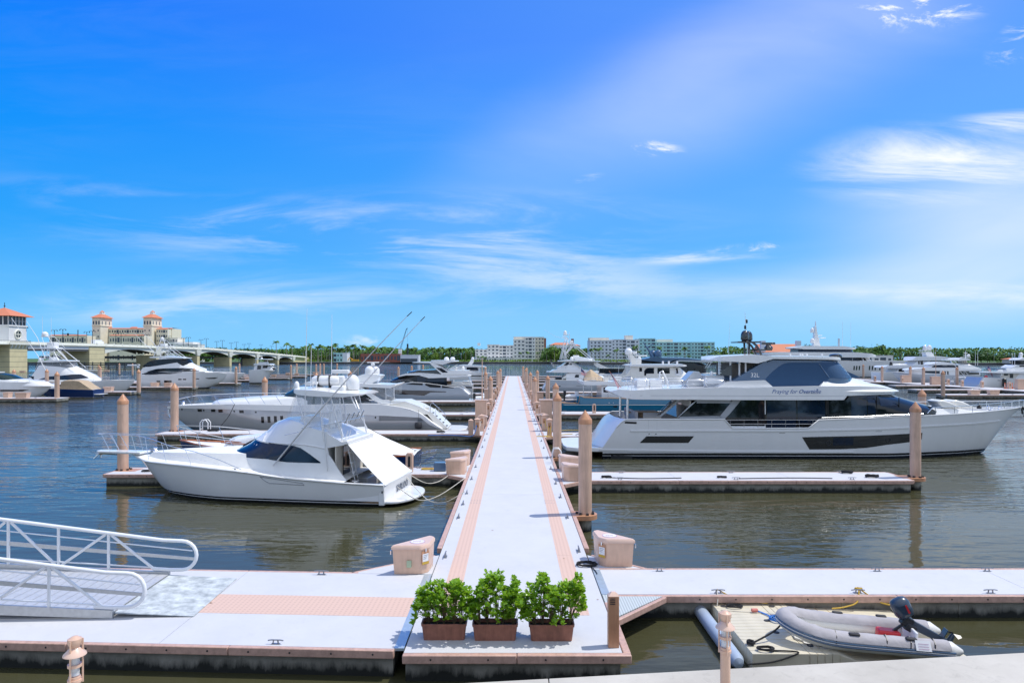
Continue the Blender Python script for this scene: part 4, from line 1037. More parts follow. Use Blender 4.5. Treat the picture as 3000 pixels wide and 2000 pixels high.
 for c, x, y in (('F',1080,702),('G',175,675)):
  panel(R, 'overboard_drain', bt.tr('%s %d,%d %d,%d'%(c,x-45,y+4,x+45,y+4), hw), bt.tr('%s %d,%d %d,%d'%(c,x-45,y-4,x+45,y-4), hw), hw, Mt['steel'], .02, .03)
 # anchor pocket on the stem
 pk = bt.tr('G 1700,905 1850,760 2005,610', .0)
 tube(R, 'anchor_pocket', [(x-.12, 0, z+.05) for x, z in pk], .16, Mt['steel'], 8)
 # ---- salon: glass house
 ws = 2.95; q0 = bt.px('E', 1770, 495, ws); gt = bt.tr('E 1790,480 2050,212 F 2050,212 2100,150 2352,148 G 0,148 650,145 1032,352', ws)
 gt[-1] = (bt.px('G',1035,352,1.0)[0]+.6, bt.px('G',1035,352,1.0)[1])
 gb = [(gt[0][0], zm), (gt[-1][0], ff(gt[-1][0])-.25)]
 sw = house_w(gt, ws, 'R', 4.2, .02, pw=2.0)
 shell(R, 'salon_glass', gb, gt, sw, Mt['glass'], .5, camber=0)
 def frame(name, pts, w, m, r=.05):
  b = MB()
  pts = [(x, -(w(x,z) if callable(w) else w)-.03, z) for x, z in pts]
  b.tube(pts, r, 4, closed=False); return b.build(name, m, R, smooth=0)
 # grey parallelogram frame round the aft window
 def strip(name, spec_b, spec_t, m, off=.05): return panel(R, name, bt.tr(spec_b, sw), bt.tr(spec_t, sw), sw, m, off, .06, .6, side='both')
 strip('salon_frame', 'E 1740,498 1790,455 1975,290 2050,222 ', 'E 1745,494 1790,445 1975,262 2055,212', Mt['silver'])
 strip('salon_frame', 'E 1740,500 F 215,498', 'E 1790,460 2352,450 F 0,452 240,455', Mt['greyhull'])
 strip('salon_frame', 'E 2010,258 2352,258 F 0,258 310,258', 'E 2050,212 2352,212 F 0,212 455,212', Mt['greyhull'])
 strip('salon_frame', 'F 145,495 215,495 300,410 455,222', 'F 145,455 300,265 330,215 455,215', Mt['greyhull'])
 for c, x in (('F',825),('F',1300),('F',1740),('F',1765),('G',145),('G',480)):
  hm = .012 if c == 'G' or x == 1300 else .03
  q = bt.px(c, x, 300, sw); zt = bt.px(c, x, 208 if c == 'F' else 148, sw)[1]
  b = MB(); y = -sw(q[0], q[1]); b.box(q[0]-hm, q[0]+hm, y-.035, y+.05, zm, zt); b.build('salon_mullion', Mt['gel'] if x in (825,) else Mt['black'], R)
 for c, x0_, x1_, y0_, y1_, mm_ in (('F',845,1285,225,628,'slate'),('F',1312,1728,215,560,'slate'),('F',260,780,225,480,'glassg'),('F',2110,2352,160,460,'glassb'),('G',0,130,160,420,'glassb'),('G',165,455,160,300,'glassb')):
  panel(R, 'window_pane', bt.tr('%s %d,%d %d,%d'%(c,x0_,y1_,x1_,y1_), sw), bt.tr('%s %d,%d %d,%d'%(c,x0_,y0_,x1_,y0_), sw), sw, Mt['glassb'] if mm_ != 'glassg' else Mt['glass'], .008, .02)
 b = MB(); b.box(bt.px('F',310,600,2.9)[0], bt.px('F',825,600,2.9)[0], -3.02, -2.9, zm-.02, bt.px('F',500,600,2.95)[1]); b.build('sill_panel', Mt['gel'], R)
 # cut-out rail
 p = [bt.px('F', x, 508, 3.35) for x in (240, 1620)]
 rail(R, 'side_rail', [(p[0][0],-3.36,p[0][1]),(p[1][0],-3.36,p[1][1])], [.045,.195,.345,.495,.645,.795,.943], lambda x,y: zm+.02, Mt['steel'], .022, (.5,))
 p = bt.tr('F 1665,475 2352,455 G 300,440 660,425 840,415', 3.3)
 rail(R, 'side_rail', [(x, -3.32, z) for x, z in p], [.02,.07,.1,.33,.55,.8,1], lambda x,y: ff(x), Mt['steel'], .03)
 # aft cockpit: columns, table, stair, lining
 for x, y0_, y1_ , yy in ((905,170,420,1.6),(1015,195,470,3.0)):
  t_ = bt.px('E', x, y0_, yy); c_ = bt.px('E', x, y1_, yy); tube(R, 'stern_column', [(t_[0],-yy,c_[1]-.3),(t_[0],-yy,t_[1]+.1)], .085, Mt['steel'], 12)
 t_ = bt.px('E', 1480, 432, .5); c_ = bt.px('E', 1765, 215, .5)
 for y in (-.4, -1.1):
  b = MB(); b.slab([(t_[0]-.15,t_[1]-.1),(t_[0]+.05,t_[1]-.1),(c_[0]+.15,c_[1]+.1),(c_[0]-.1,c_[1]+.1)], y-.03, y+.03); b.build('stair_stringer', Mt['gel'], R)
 for k in range(8):
  f = (k+.5)/8; x = t_[0]+(c_[0]-t_[0])*f; z = t_[1]+(c_[1]-t_[1])*f; b = MB(); b.box(x-.14,x+.14,-1.07,-.43,z-.02,z+.02); b.build('stair_tread', Mt['teak'], R)
 xa = bt.px('E', 1800, 300, 0)[0]
 b = MB(); b.box(xa, xa+.08, -2.85, 2.85, zm, bt.px('E',1800,212,2)[1]); b.build('aft_bulkhead', Mt['cream'], R)
 b = MB(); b.box(xa-.03, xa-.001, -.6, 1.6, zm, bt.px('E',1800,235,2)[1]-.2); b.build('salon_door', Mt['glass'], R)
 xt_ = bt.px('E', 1200, 400, 0)[0]; zt_ = bt.px('E', 1200, 400, 1.5)[1]
 b = MB(); b.box(xt_-1.0, xt_+1.3, -.8, .8, zt_-.06, zt_); b.box(xt_-.1, xt_+.2, -.2, .2, zm-.1, zt_-.06); b.build('aft_table', Mt['teak'], R)
 b = MB(); b.box(xs0+2.5, xs0+3.3, -2.4, 2.4, zm, zm+.55); b.box(xs0+2.4, xs0+2.65, -2.4, 2.4, zm+.5, zm+1.1); b.build('stern_bench', Mt['greyc'], R, bevel=.08)
 # ---- upper deck skirt
 ub = bt.tr('E 812,112 960,180 1100,202 2352,210 F 0,210 2045,214 2100,150 2352,148 G 650,145 720,135 797,105', 3.4)
 ut = bt.tr('E 812,100 900,60 1000,62 1100,70 1480,45 2352,28 F 165,20 560,30 900,17 1650,5 2352,10 G 0,12 300,25 600,60 797,92', 3.4)
 uw = lambda x, z: 3.42*(.42+.58*(1-(1-min(1, max(0, (x-ub[0][0])/2.6)))**2.4)**(1/2.4))*(1-(1-min(1, max(0, (ub[-1][0]-x)/9.5)))**2.0)**.5
 shell(R, 'upper_deck', ub, ut, uw, Mt['gel'], .4, rows=[0,.12,.35,.355,.5,.75,.9,1], camber=.02)
 cb = bt.tr('E 1050,143 2352,147 F 0,147 2100,147 2352,145', uw)
 panel(R, 'skirt_crease', [(x, z-.012) for x, z in cb], [(x, z+.012) for x, z in cb], uw, Mt['greyhull'], .004, .02, .8)
 # fairings
 w2 = 3.0
 ft_ = bt.tr('I 1580,985 1690,890 2100,884 2220,908 2352,955 G 307,-30 500,2 790,92', w2); fb_ = [(ft_[0][0], ft_[0][1]-.35), (ft_[-1][0], ft_[-1][1]-.05)]
 fw = house_w(ft_, 3.1, 'R', 6.5, .05, pw=2.0)
 shell(R, 'forward_fairing', fb_, ft_, fw, Mt['gel'], .4, camber=.05)
 at_ = bt.tr('I 400,998 470,955 530,930 945,915 1032,992', 3.1); ab_ = [(at_[0][0], at_[0][1]-.25), (at_[-1][0], at_[-1][1]-.25)]
 shell(R, 'aft_fairing', ab_, at_, 3.2, Mt['gel'], .5, camber=0)
 # pilothouse
 pt_ = bt.tr('I 540,934 1030,650 1840,662 1915,690 2085,888', 2.6); pb_ = [(pt_[0][0], pt_[0][1]-.4), (pt_[-1][0], pt_[-1][1]-.4)]
 pw_ = house_w(pt_, 2.7, 'R', 2.4, .03, pw=2.2)
 shell(R, 'pilothouse', pb_, pt_, pw_, Mt['slate'], .4, camber=.04)
 sb_ = bt.tr('I 948,912 1032,990 1578,985 1690,890 2045,888', pw_); stp = bt.tr('I 948,905 1000,845 1100,760 1150,730 1200,716 1250,712 1790,712 2045,884', pw_)
 panel(R, 'mesh_screen', sb_, stp, pw_, Mt['mesh'], .015, .04, .3, side='both')
 dv = bt.poly('I 1562,722 1680,882', pw_); frame('screen_seam', dv, pw_, Mt['slate'], .03)
 q = bt.px('I', 829, 858, pw_); text(R, 'model_number', '32L', .42, Mt['white'], (q[0], -pw_(*q)-.01, q[1]), extrude=.006)
 # hardtop
 hb_ = bt.tr('I 370,692 500,697 850,722 1030,670 1840,682 1915,696', 2.6); hp_ = bt.tr('I 370,682 430,642 830,622 1030,640 1840,650 1915,680', 2.6)
 shell(R, 'hardtop', hb_, hp_, lens_w(hb_[0][0], hb_[-1][0], 2.82, 1.5, 3.0, 2.4, .3), Mt['gel'], .4, camber=.06, rows=[0,.3,.7,1])
 for x, w_ in ((548,2.3),(650,2.3),(722,2.3)):
  a_ = bt.px('I', x, 695, w_); c_ = bt.px('I', x, 855, w_); b = MB(); b.box(a_[0]-.05,a_[0]+.05,-w_-.05,-w_+.05,c_[1]-.5,a_[1]+.05); b.build('flybridge_post', Mt['gel'], R)
 a_ = bt.px('I', 560, 725, 1.8); c_ = bt.px('I', 790, 862, 1.8); b = MB(); b.box(a_[0], c_[0]+.6, -1.9, 1.9, c_[1]-.3, a_[1]); b.build('flybridge_bar', Mt['shade'], R)
 c1 = bt.poly('I 380,850 560,735 560,862', 2.4); b = MB(); b.slab(c1, -2.42, -2.38); b.build('wind_screen', Mt['blackg'], R)
 for x in (418, 432):
  a_ = bt.px('I', x, 640, 2.5); c_ = bt.px('I', x-8, 850, 2.7); tube(R, 'ladder_rail', [(c_[0],-2.7,c_[1]),(a_[0],-2.5,a_[1]+.1)], .02, Mt['steel'])
 for k in range(6):
  c_ = bt.px('I', 422, 670+k*32, 2.6); b = MB(); b.box(c_[0]-.12, c_[0]+.12, -2.66, -2.6, c_[1]-.012, c_[1]+.012); b.build('ladder_rung', Mt['steel'], R)
 # upper aft deck gear
 zu = bt.px('H', 1000, 700, 2.8)[1]
 def bxp(name, c, x0_, x1_, yt, yb, y0_, y1_, m, bev=.06):
  wv = -y0_; a_ = bt.px(c, x0_, yt, wv); c_ = bt.px(c, x1_, yb, wv); b = MB(); b.box(a_[0], c_[0], y0_, y1_, c_[1], a_[1]); return b.build(name, m, R, bevel=bev)
 bxp('life_raft_box', 'H', 850, 1035, 566, 690, -.6, .8, Mt['gel']); bxp('life_raft_box', 'H', 1045, 1230, 566, 690, -.6, .8, Mt['gel'])
 bxp('helm_module', 'H', 1600, 1860, 560, 680, -1.6, .2, Mt['silver'], .1); bxp('bar_unit', 'H', 1870, 2160, 505, 680, -2.2, 1.8, Mt['silver'], .05)
 bxp('sun_lounge', 'H', 1870, 2140, 545, 640, -2.3, -1.4, Mt['gel'], .08)
 cs = bt.px('H', 1690, 560, 1.0); b = MB(); b.slab([(cs[0]-.7,cs[1]-.1),(cs[0]-.1,cs[1]+.55),(cs[0]+.3,cs[1]+.55),(cs[0]+.8,cs[1]-.1)], -1.5, 0); b.build('covered_helm', Mt['silver'], R)
 q = bt.px('H', 1968, 530, 2.0); dome(R, 'searchlight', q[0], -2.0, q[1], .12, .42, Mt['gel'])
 def rectrail(c, x0_, x1_, yt, yb, w_, foot):
  a_ = bt.px(c, x0_, yt, w_); c_ = bt.px(c, x1_, yb, w_); r_ = .12; z1_, z0_ = a_[1], c_[1]; xa_, xb_ = a_[0], c_[0]
  pts = [(xa_+r_,-w_,z1_),(xb_-r_,-w_,z1_),(xb_-.03,-w_,z1_-.03),(xb_,-w_,z1_-r_),(xb_,-w_,z0_+r_),(xb_-r_,-w_,z0_),(xa_+r_,-w_,z0_),(xa_,-w_,z0_+r_),(xa_,-w_,z1_-r_),(xa_+.03,-w_,z1_-.03)]
  b = MB(); b.tube(pts, .024, 6, closed=True); b.tube([(xa_,-w_,(z0_+z1_)/2),(xb_,-w_,(z0_+z1_)/2)], .01, 4)
  for f in (.15, .85): x = xa_+(xb_-xa_)*f; b.tube([(x,-w_,z0_),(x,-w_,z0_-foot)], .02, 5)
  b.build('upper_rail', Mt['steel'], R, smooth=60)
 for a0_, a1_ in ((705,780),(805,997),(1037,1265),(1320,1555),(1598,1865),(1890,2160)): rectrail('H', a0_, a1_, 582, 680 if a0_ > 700 else 650, 3.05, .26)
 for a0_, a1_ in ((640,790),(810,1010),(1030,1260),(1290,1560)): rectrail('H', a0_, a1_, 548, 625, -2.9, .3)
 t_ = bt.px('H', 1232, 440, .5); c_ = bt.px('H', 1308, 555, .5); tube(R, 'davit_crane', [(t_[0]-.22,-.5,t_[1]-1.2),(t_[0]-.2,-.5,t_[1]-.1),(t_[0],-.5,t_[1]),(c_[0],-.5,c_[1]-.2),(c_[0],-.5,zu)], .06, Mt['gel'], 8)
 # masts, domes
 for x, y, w_, r_ in ((686,458,.55,.34),(784,458,-.55,.36)):
  q = bt.px('I', x, y, 0); dome(R, 'satellite_dome', q[0], -w_, q[1], bt.px('I', x+46, y, 0)[0]-q[0], bt.px('I',x,y-112,0)[1]-q[1], Mt['blackg'])
  b = MB(); b.lathe([(.2,0),(.3,-.1),(.18,-.2)][::-1], 12, (q[0], -w_, q[1])); b.build('dome_foot', Mt['black'], R)
 for y in (-.55, .55):
  a_ = bt.px('I', 735, 480, 0); c_ = bt.px('I', 738, 625, 0); tube(R, 'mast_leg', [(c_[0],y*.8,c_[1]-.1),(a_[0],y,a_[1])], .085, Mt['blackg'], 8)
  a_ = [bt.px('I', *q_, 0) for q_ in ((775,485),(820,520),(850,570),(872,625))]; tube(R, 'mast_leg', [(q_[0], y, q_[1]) for q_ in a_], .085, Mt['blackg'], 8)
 q = bt.px('I', 760, 478, 0); b = MB(); b.box(q[0]-1.1,q[0]+.6,-.8,.8,q[1]-.06,q[1]+.04); b.build('mast_platform', Mt['blackg'], R)
 q = bt.px('I', 710, 566, 0); q2 = bt.px('I', 1020, 566, 0); b = MB(); b.box(q[0],q2[0],-.15,.15,q[1]-.06,q[1]+.04); b.build('mast_spreader', Mt['blackg'], R)
 q = bt.px('I', 985, 560, 0); b = MB(); b.lathe([(.3,0),(.32,.15),(.18,.3),(.2,.42)], 12, (q[0],0,q[1])); b.build('radar_pedestal', Mt['blackg'], R)
 q = bt.px('I', 905, 495, 0); q2 = bt.px('I', 1060, 493, 0); b = MB(); b.box(q[0],q2[0],-.1,.1,q[1]-.07,q[1]+.09); b.build('radar_bar', Mt['blackg'], R, bevel=.03)
 a_ = bt.px('I', 748, 640, .3); c_ = bt.px('I', 722, 250, .3); d_ = bt.px('I', 715, 128, .3)
 tube(R, 'mast_pole', [(a_[0],-.3,a_[1]),(c_[0],-.3,c_[1]),(d_[0],-.3,d_[1])], [.045,.03,.012], Mt['steel'], 6)
 for x, y in ((718,330),(735,262)): q = bt.px('I', x, y, .3); b = MB(); b.lathe([(.05,0),(.08,.03),(.08,.25),(.03,.3)], 8, (q[0],-.3,q[1])); b.build('nav_light', Mt['black'], R)
 a_ = bt.px('I', 524, 635, -1); c_ = bt.px('I', 542, 240, -1); antenna(R, a_[0], 1, a_[1], c_[1], c_[0]-a_[0])
 q = bt.px('I', 1755, 650, 1); dome(R, 'small_black_dome', q[0], -1.0, q[1]-.02, .45, .28, Mt['blackg'])
 for x in (1235, 1350, 1375, 1425, 1600): q = bt.px('I', x, 640, 1); b = MB(); b.lathe([(.03,0),(.03,.15),(.08,.18),(.06,.28)], 8, (q[0],-1,q[1]-.1)); b.build('roof_fitting', Mt['gel'], R)
 # name
 q = bt.px('F', 1290, 86, 3.42)
 text(R, 'yacht_name', 'Praying for Overtime', .40, mat('blue_lettering', (.03,.10,.32), .4), (q[0], -uw(*q)-.012, q[1]), extrude=.006, shear=.4)
 q = bt.px('F', 1618, 60, 3.42); text(R, 'yacht_name', 'III', .17, bpy.data.materials['blue_lettering'], (q[0], -uw(*q)-.012, q[1]), extrude=.006)
 # foredeck
 tt = bt.tr('G 1000,335 1250,340 1500,362 1740,398', 1.6); tt = [(tt[0][0]-.6, tt[0][1])]+tt; tb = [(tt[0][0], tt[0][1]-.5),(tt[-1][0]+.1, tt[-1][1]-.3)]
 tt.append((tt[-1][0]+.1, tt[-1][1]-.28))
 shell(R, 'foredeck_coachroof', tb, tt, lambda x, z: max(.2, plan(x)-.75-.4*max(0, z-tb[0][1])), Mt['deckw'], .5, camber=.08)
 for x, w_, dx in ((1090,.9,0),(1300,.1,.1)):
  q = bt.px('G', x, 320, w_)
  b = MB(); b.slab([(q[0]-.3+dx,q[1]+.0),(q[0]-.75,q[1]+.5),(q[0]-.35,q[1]+.6),(q[0]+.2,q[1]+.45),(q[0]+1.1,q[1]+.0)], -w_-.9, -w_+.5); b.build('foredeck_seat', Mt['gel2'], R, bevel=.1)
 for x, y, s_ in ((1680,300,.16),(1820,335,.13),(1990,345,.12),(1870,360,.09)):
  q = bt.px('G', x, y+10, .4); b = MB(); b.lathe([(s_,-.1),(s_,.05),(s_*.6,.1),(s_*.9,.2),(s_*.3,.3)], 10, (q[0],-.4,q[1]-.05)); b.build('windlass', Mt['steel'] if x != 1680 else Mt['black'], R)
 # bow rail
 npt = bt.tr('G 905,410 985,325 1470,300 2060,252 2275,228', lambda x, z: max(.3, plan(x)-.1)); near = [(x, -max(.25, plan(x)-.1), z) for x, z in npt]
 zt_ = near[-1][2]; tip = [(bow-.05,-.25,zt_+.06),(bow+.05,0,zt_+.08),(bow-.05,.25,zt_+.06)]
 far = [(x, -y, z) for x, y, z in near[::-1]][:-1]
 rail(R, 'bow_rail', near[1:]+tip+far, [.012,.1,.19,.28,.37,.42,.485,.515,.58,.63,.72,.81,.9,.99], lambda x,y: ff(min(x, bow-.05))+.02, Mt['steel'], .028)
 tube(R, 'bow_rail_brace', near[:2], .03, Mt['steel'])
 b = MB(); b.tube([(bow-.25,-.3,ff(bow)+.02),(bow-.1,-.42,ff(bow)-.25),(bow-.15,-.4,ff(bow)-.7)], .07, 6); b.tube([(bow-.3,-.35,ff(bow)-.1),(bow-.3,-.42,ff(bow)-.5)], .06, 6); b.build('bow_line_bundle', Mt['rope'], R)
 # ensign
 a_ = bt.px('H', 620, 705, .4); c_ = bt.px('H', 432, 440, .4)
 flag(R, (a_[0],-.4,a_[1]), (c_[0],-.4,c_[1]), 0, 0, (.75, 1.45))
 return bt, hw, ff
LY, LYw, LYf = long_yacht()
# ================================================================== the other moored boats
CR.update(a=(2780,1010,8.709), b=(2580,1010,10.69), c=(1590,960,7.838), d=(1260,1030,10.456))
class Y(Boat):
 def __init__(s, name, label, cat, x, y, B, yaw=0, group=None):
  super().__init__(name, label, cat, (x, y), radians(yaw), group); s.B = B
 def hull(s, sheer, stem, side, Lb, m, stern=None, pw=2.1, flare=(.12,.7), drop=.12, dmat='deckw', draft=.7, sternB=.94, step=.8, deck=True):
  """side: where the bow points; sheer and stem are survey specs (stem from the bow head down to the waterline)"""
  st = s.tr(stem, 0.0); bowx = st[0][0] if side == 'L' else st[-1][0]
  sg = 1 if side == 'L' else -1
  W0 = lambda x, z: s.B*(1-(1-min(1, max(0, sg*(x-bowx)/Lb)))**pw)
  sh = s.tr(sheer, W0, 0)
  if side == 'L':
   sh = [p for p in sh if p[0] > bowx+.05]; sh = [(bowx, st[0][1]+.06)]+sh
   kl = st+[(st[-1][0]+1.5, -.5*draft), (st[-1][0]+4, -draft), (sh[-1][0]+.01, -draft)]
   kl[0] = (bowx, kl[0][1]); sx = sh[-1][0]
  else:
   sh = [p for p in sh if p[0] < bowx-.05]; sh = sh+[(bowx, st[-1][1]+.06)]
   kl = [(sh[0][0]-.01, -draft), (st[0][0]-4, -draft), (st[0][0]-1.5, -.5*draft)]+st; sx = sh[0][0]
   kl = [kl[0]]+[p for p in kl[1:] if p[0] > kl[0][0]+.1]
  if stern: sx = sx
  s.w = hull_w(sh, kl, s.B, bowx, sg*Lb, None, flare, sternB, pw); s.plan = s.w.plan
  s.sh = interp(sh); s.kl = kl; s.bowx = bowx; s.sx = sx; s.shp = sh
  s.hullo = shell(s.root, 'hull', kl, sh, s.w, m, step, cap=False, floor=False, ends=False, rows=[0,.06,.14,.24,.36,.5,.65,.82,1])
  # stern plate
  b = MB(); z0 = interp(kl)(sx); z1 = s.sh(sx); n = 6; b.v = []
  for i in range(n+1):
   z = z0+(z1-z0)*i/n; ww = s.w(sx, z); b.v += [(sx, -ww, z), (sx, ww, z)]
  for i in range(n): b.f.append([2*i, 2*i+1, 2*i+3, 2*i+2]); b.mi.append(0)
  b.build('transom', m, s.root)
  if deck:
   b = MB(); xs = [bowx+(sx-bowx)*(.004+.994*i/26) for i in range(27)]
   for x in xs:
    ww = s.w(x, s.sh(x)-drop)-.01; ww = max(.01, ww); z = s.sh(x)-drop
    b.v += [(x,-ww,z),(x,-ww*.5,z+.04),(x,0,z+.06),(x,ww*.5,z+.04),(x,ww,z)]
   for i in range(26):
    for k in range(4): a = i*5+k; b.f.append([a,a+5,a+6,a+1] if side == 'L' else [a,a+1,a+6,a+5]); b.mi.append(0)
   b.build('deck', Mt[dmat], s.root)
  b = MB()
  for g in (-1, 1): b.tube([(x, g*s.w(x, z), z) for x, z in sh], .04, 5)
  if s.B > 2 : b.build('cap_rail', Mt['gel'], s.root)
  return s
 def cab(s, name, top, W, front, nose, m='gel', bot=None, drop=.6, tumble=.04, camber=.05, smooth=0, step=.5, pw=2.1):
  t = s.tr(top, W, smooth); b_ = s.tr(bot, W) if bot else [(t[0][0], min(t[0][1], t[-1][1])-drop), (t[-1][0], min(t[0][1], t[-1][1])-drop)]
  if b_[0][0] > t[0][0]: b_[0] = (t[0][0], b_[0][1])
  if b_[-1][0] < t[-1][0]: b_[-1] = (t[-1][0], b_[-1][1])
  w = house_w(t, W, front, nose, tumble, pw=pw) if front else (lambda x, z: W)
  shell(s.root, name, b_, t, w, Mt[m], step, camber=camber); s.cw = w; return w
 def slab(s, name, top, bot, W, m='gel', ea=1.5, eb=1.0, tail=.3, camber=.04, e=2.2):
  t = s.tr(top, W*.9); b_ = s.tr(bot, W*.9)
  if b_[0][0] > t[0][0]: b_[0] = (t[0][0], b_[0][1])
  if b_[-1][0] < t[-1][0]: b_[-1] = (t[-1][0], b_[-1][1])
  w = lens_w(t[0][0], t[-1][0], W, ea, eb, e, tail); shell(s.root, name, b_, t, w, Mt[m], .5, camber=camber, rows=[0,.3,.7,1]); return w
 def win(s, bot, top, w=None, m='glass', name='window', off=.015, side='near', step=.6):
  w = w or s.w; return panel(s.root, name, s.tr(bot, w), s.tr(top, w), w, Mt[m], off, .03, step, side=side)
 def wr(s, c, x0, x1, y0, y1, w=None, m='glass', name='window', off=.015):
  return s.win('%s %d,%d %d,%d'%(c,x0,y1,x1,y1), '%s %d,%d %d,%d'%(c,x0,y0,x1,y0), w, m, name, off)
 def pt(s, c, x, y, w): q = s.px(c, x, y, w); return (q[0], -w, q[1])
 def line(s, name, pts, w, r, m='whalu', n=5): return tube(s.root, name, [s.pt(c, x, y, w if not isinstance(w, (list,tuple)) else w[i]) for i, (c, x, y) in enumerate(pts)], r, Mt[m], n)
 def dm(s, c, x, y, w, rp, hp, m='gel', name='radome'):
  q = s.px(c, x, y, w); r = s.px(c, x+rp, y, w)[0]-q[0]; h = s.px(c, x, y-hp, w)[1]-q[1]; return dome(s.root, name, q[0], -w, q[1], r, h, Mt[m], 16)
 def bx(s, name, c, x0, x1, y0, y1, wn, wf, m='gel', bev=.04):
  a = s.px(c, x0, y0, wn); b_ = s.px(c, x1, y1, wn); q = MB(); q.box(a[0], b_[0], -wn, -wf, b_[1], a[1]); return q.build(name, Mt[m], s.root, bevel=bev)
 def rl(s, x0, x1, h, mids=(.5,), inset=.12, gap=1.6, r=.02, closed=True, bowh=None):
  """guard rail along the deck edge from local x0 to x1, joined round the bow when it reaches it"""
  n = 14; xs = [x0+(x1-x0)*i/n for i in range(n+1)]
  near = [(x, -max(.1, s.plan(x)-inset), s.sh(x)+h*min(1, .25+4*i/n)) for i, x in enumerate(xs)]
  path = near+[(x, -y, z) for x, y, z in near[::-1]] if closed else near
  L = sum((Vector(b)-Vector(a)).length for a, b in zip(path[:-1], path[1:])); k = max(3, int(L/gap))
  return rail(s.root, 'guard_rail', path, [(i+.3)/(k) for i in range(k)], lambda x, y: s.sh(x), Mt['steel'], r, mids)
 def tower(s, levels, legs, w, r=.035):
  b = MB()
  for (c, x0, y0, x1, y1) in legs:
   for g in (-1, 1):
    a = s.pt(c, x0, y0, w[0]); d = s.pt(c, x1, y1, w[1]); b.tube([(a[0], g*w[0], a[2]), (d[0], g*w[1], d[2])], r, 5)
  b.build('tower_frame', Mt['whalu'], s.root, smooth=60)
  for (c, x0, x1, y0, y1, ww) in levels:
   a = s.px(c, x0, y0, ww); d = s.px(c, x1, y1, ww); q = MB(); q.box(a[0], d[0], -ww, ww, d[1], a[1]); q.build('tower_platform', Mt['gel'], s.root, bevel=.03)
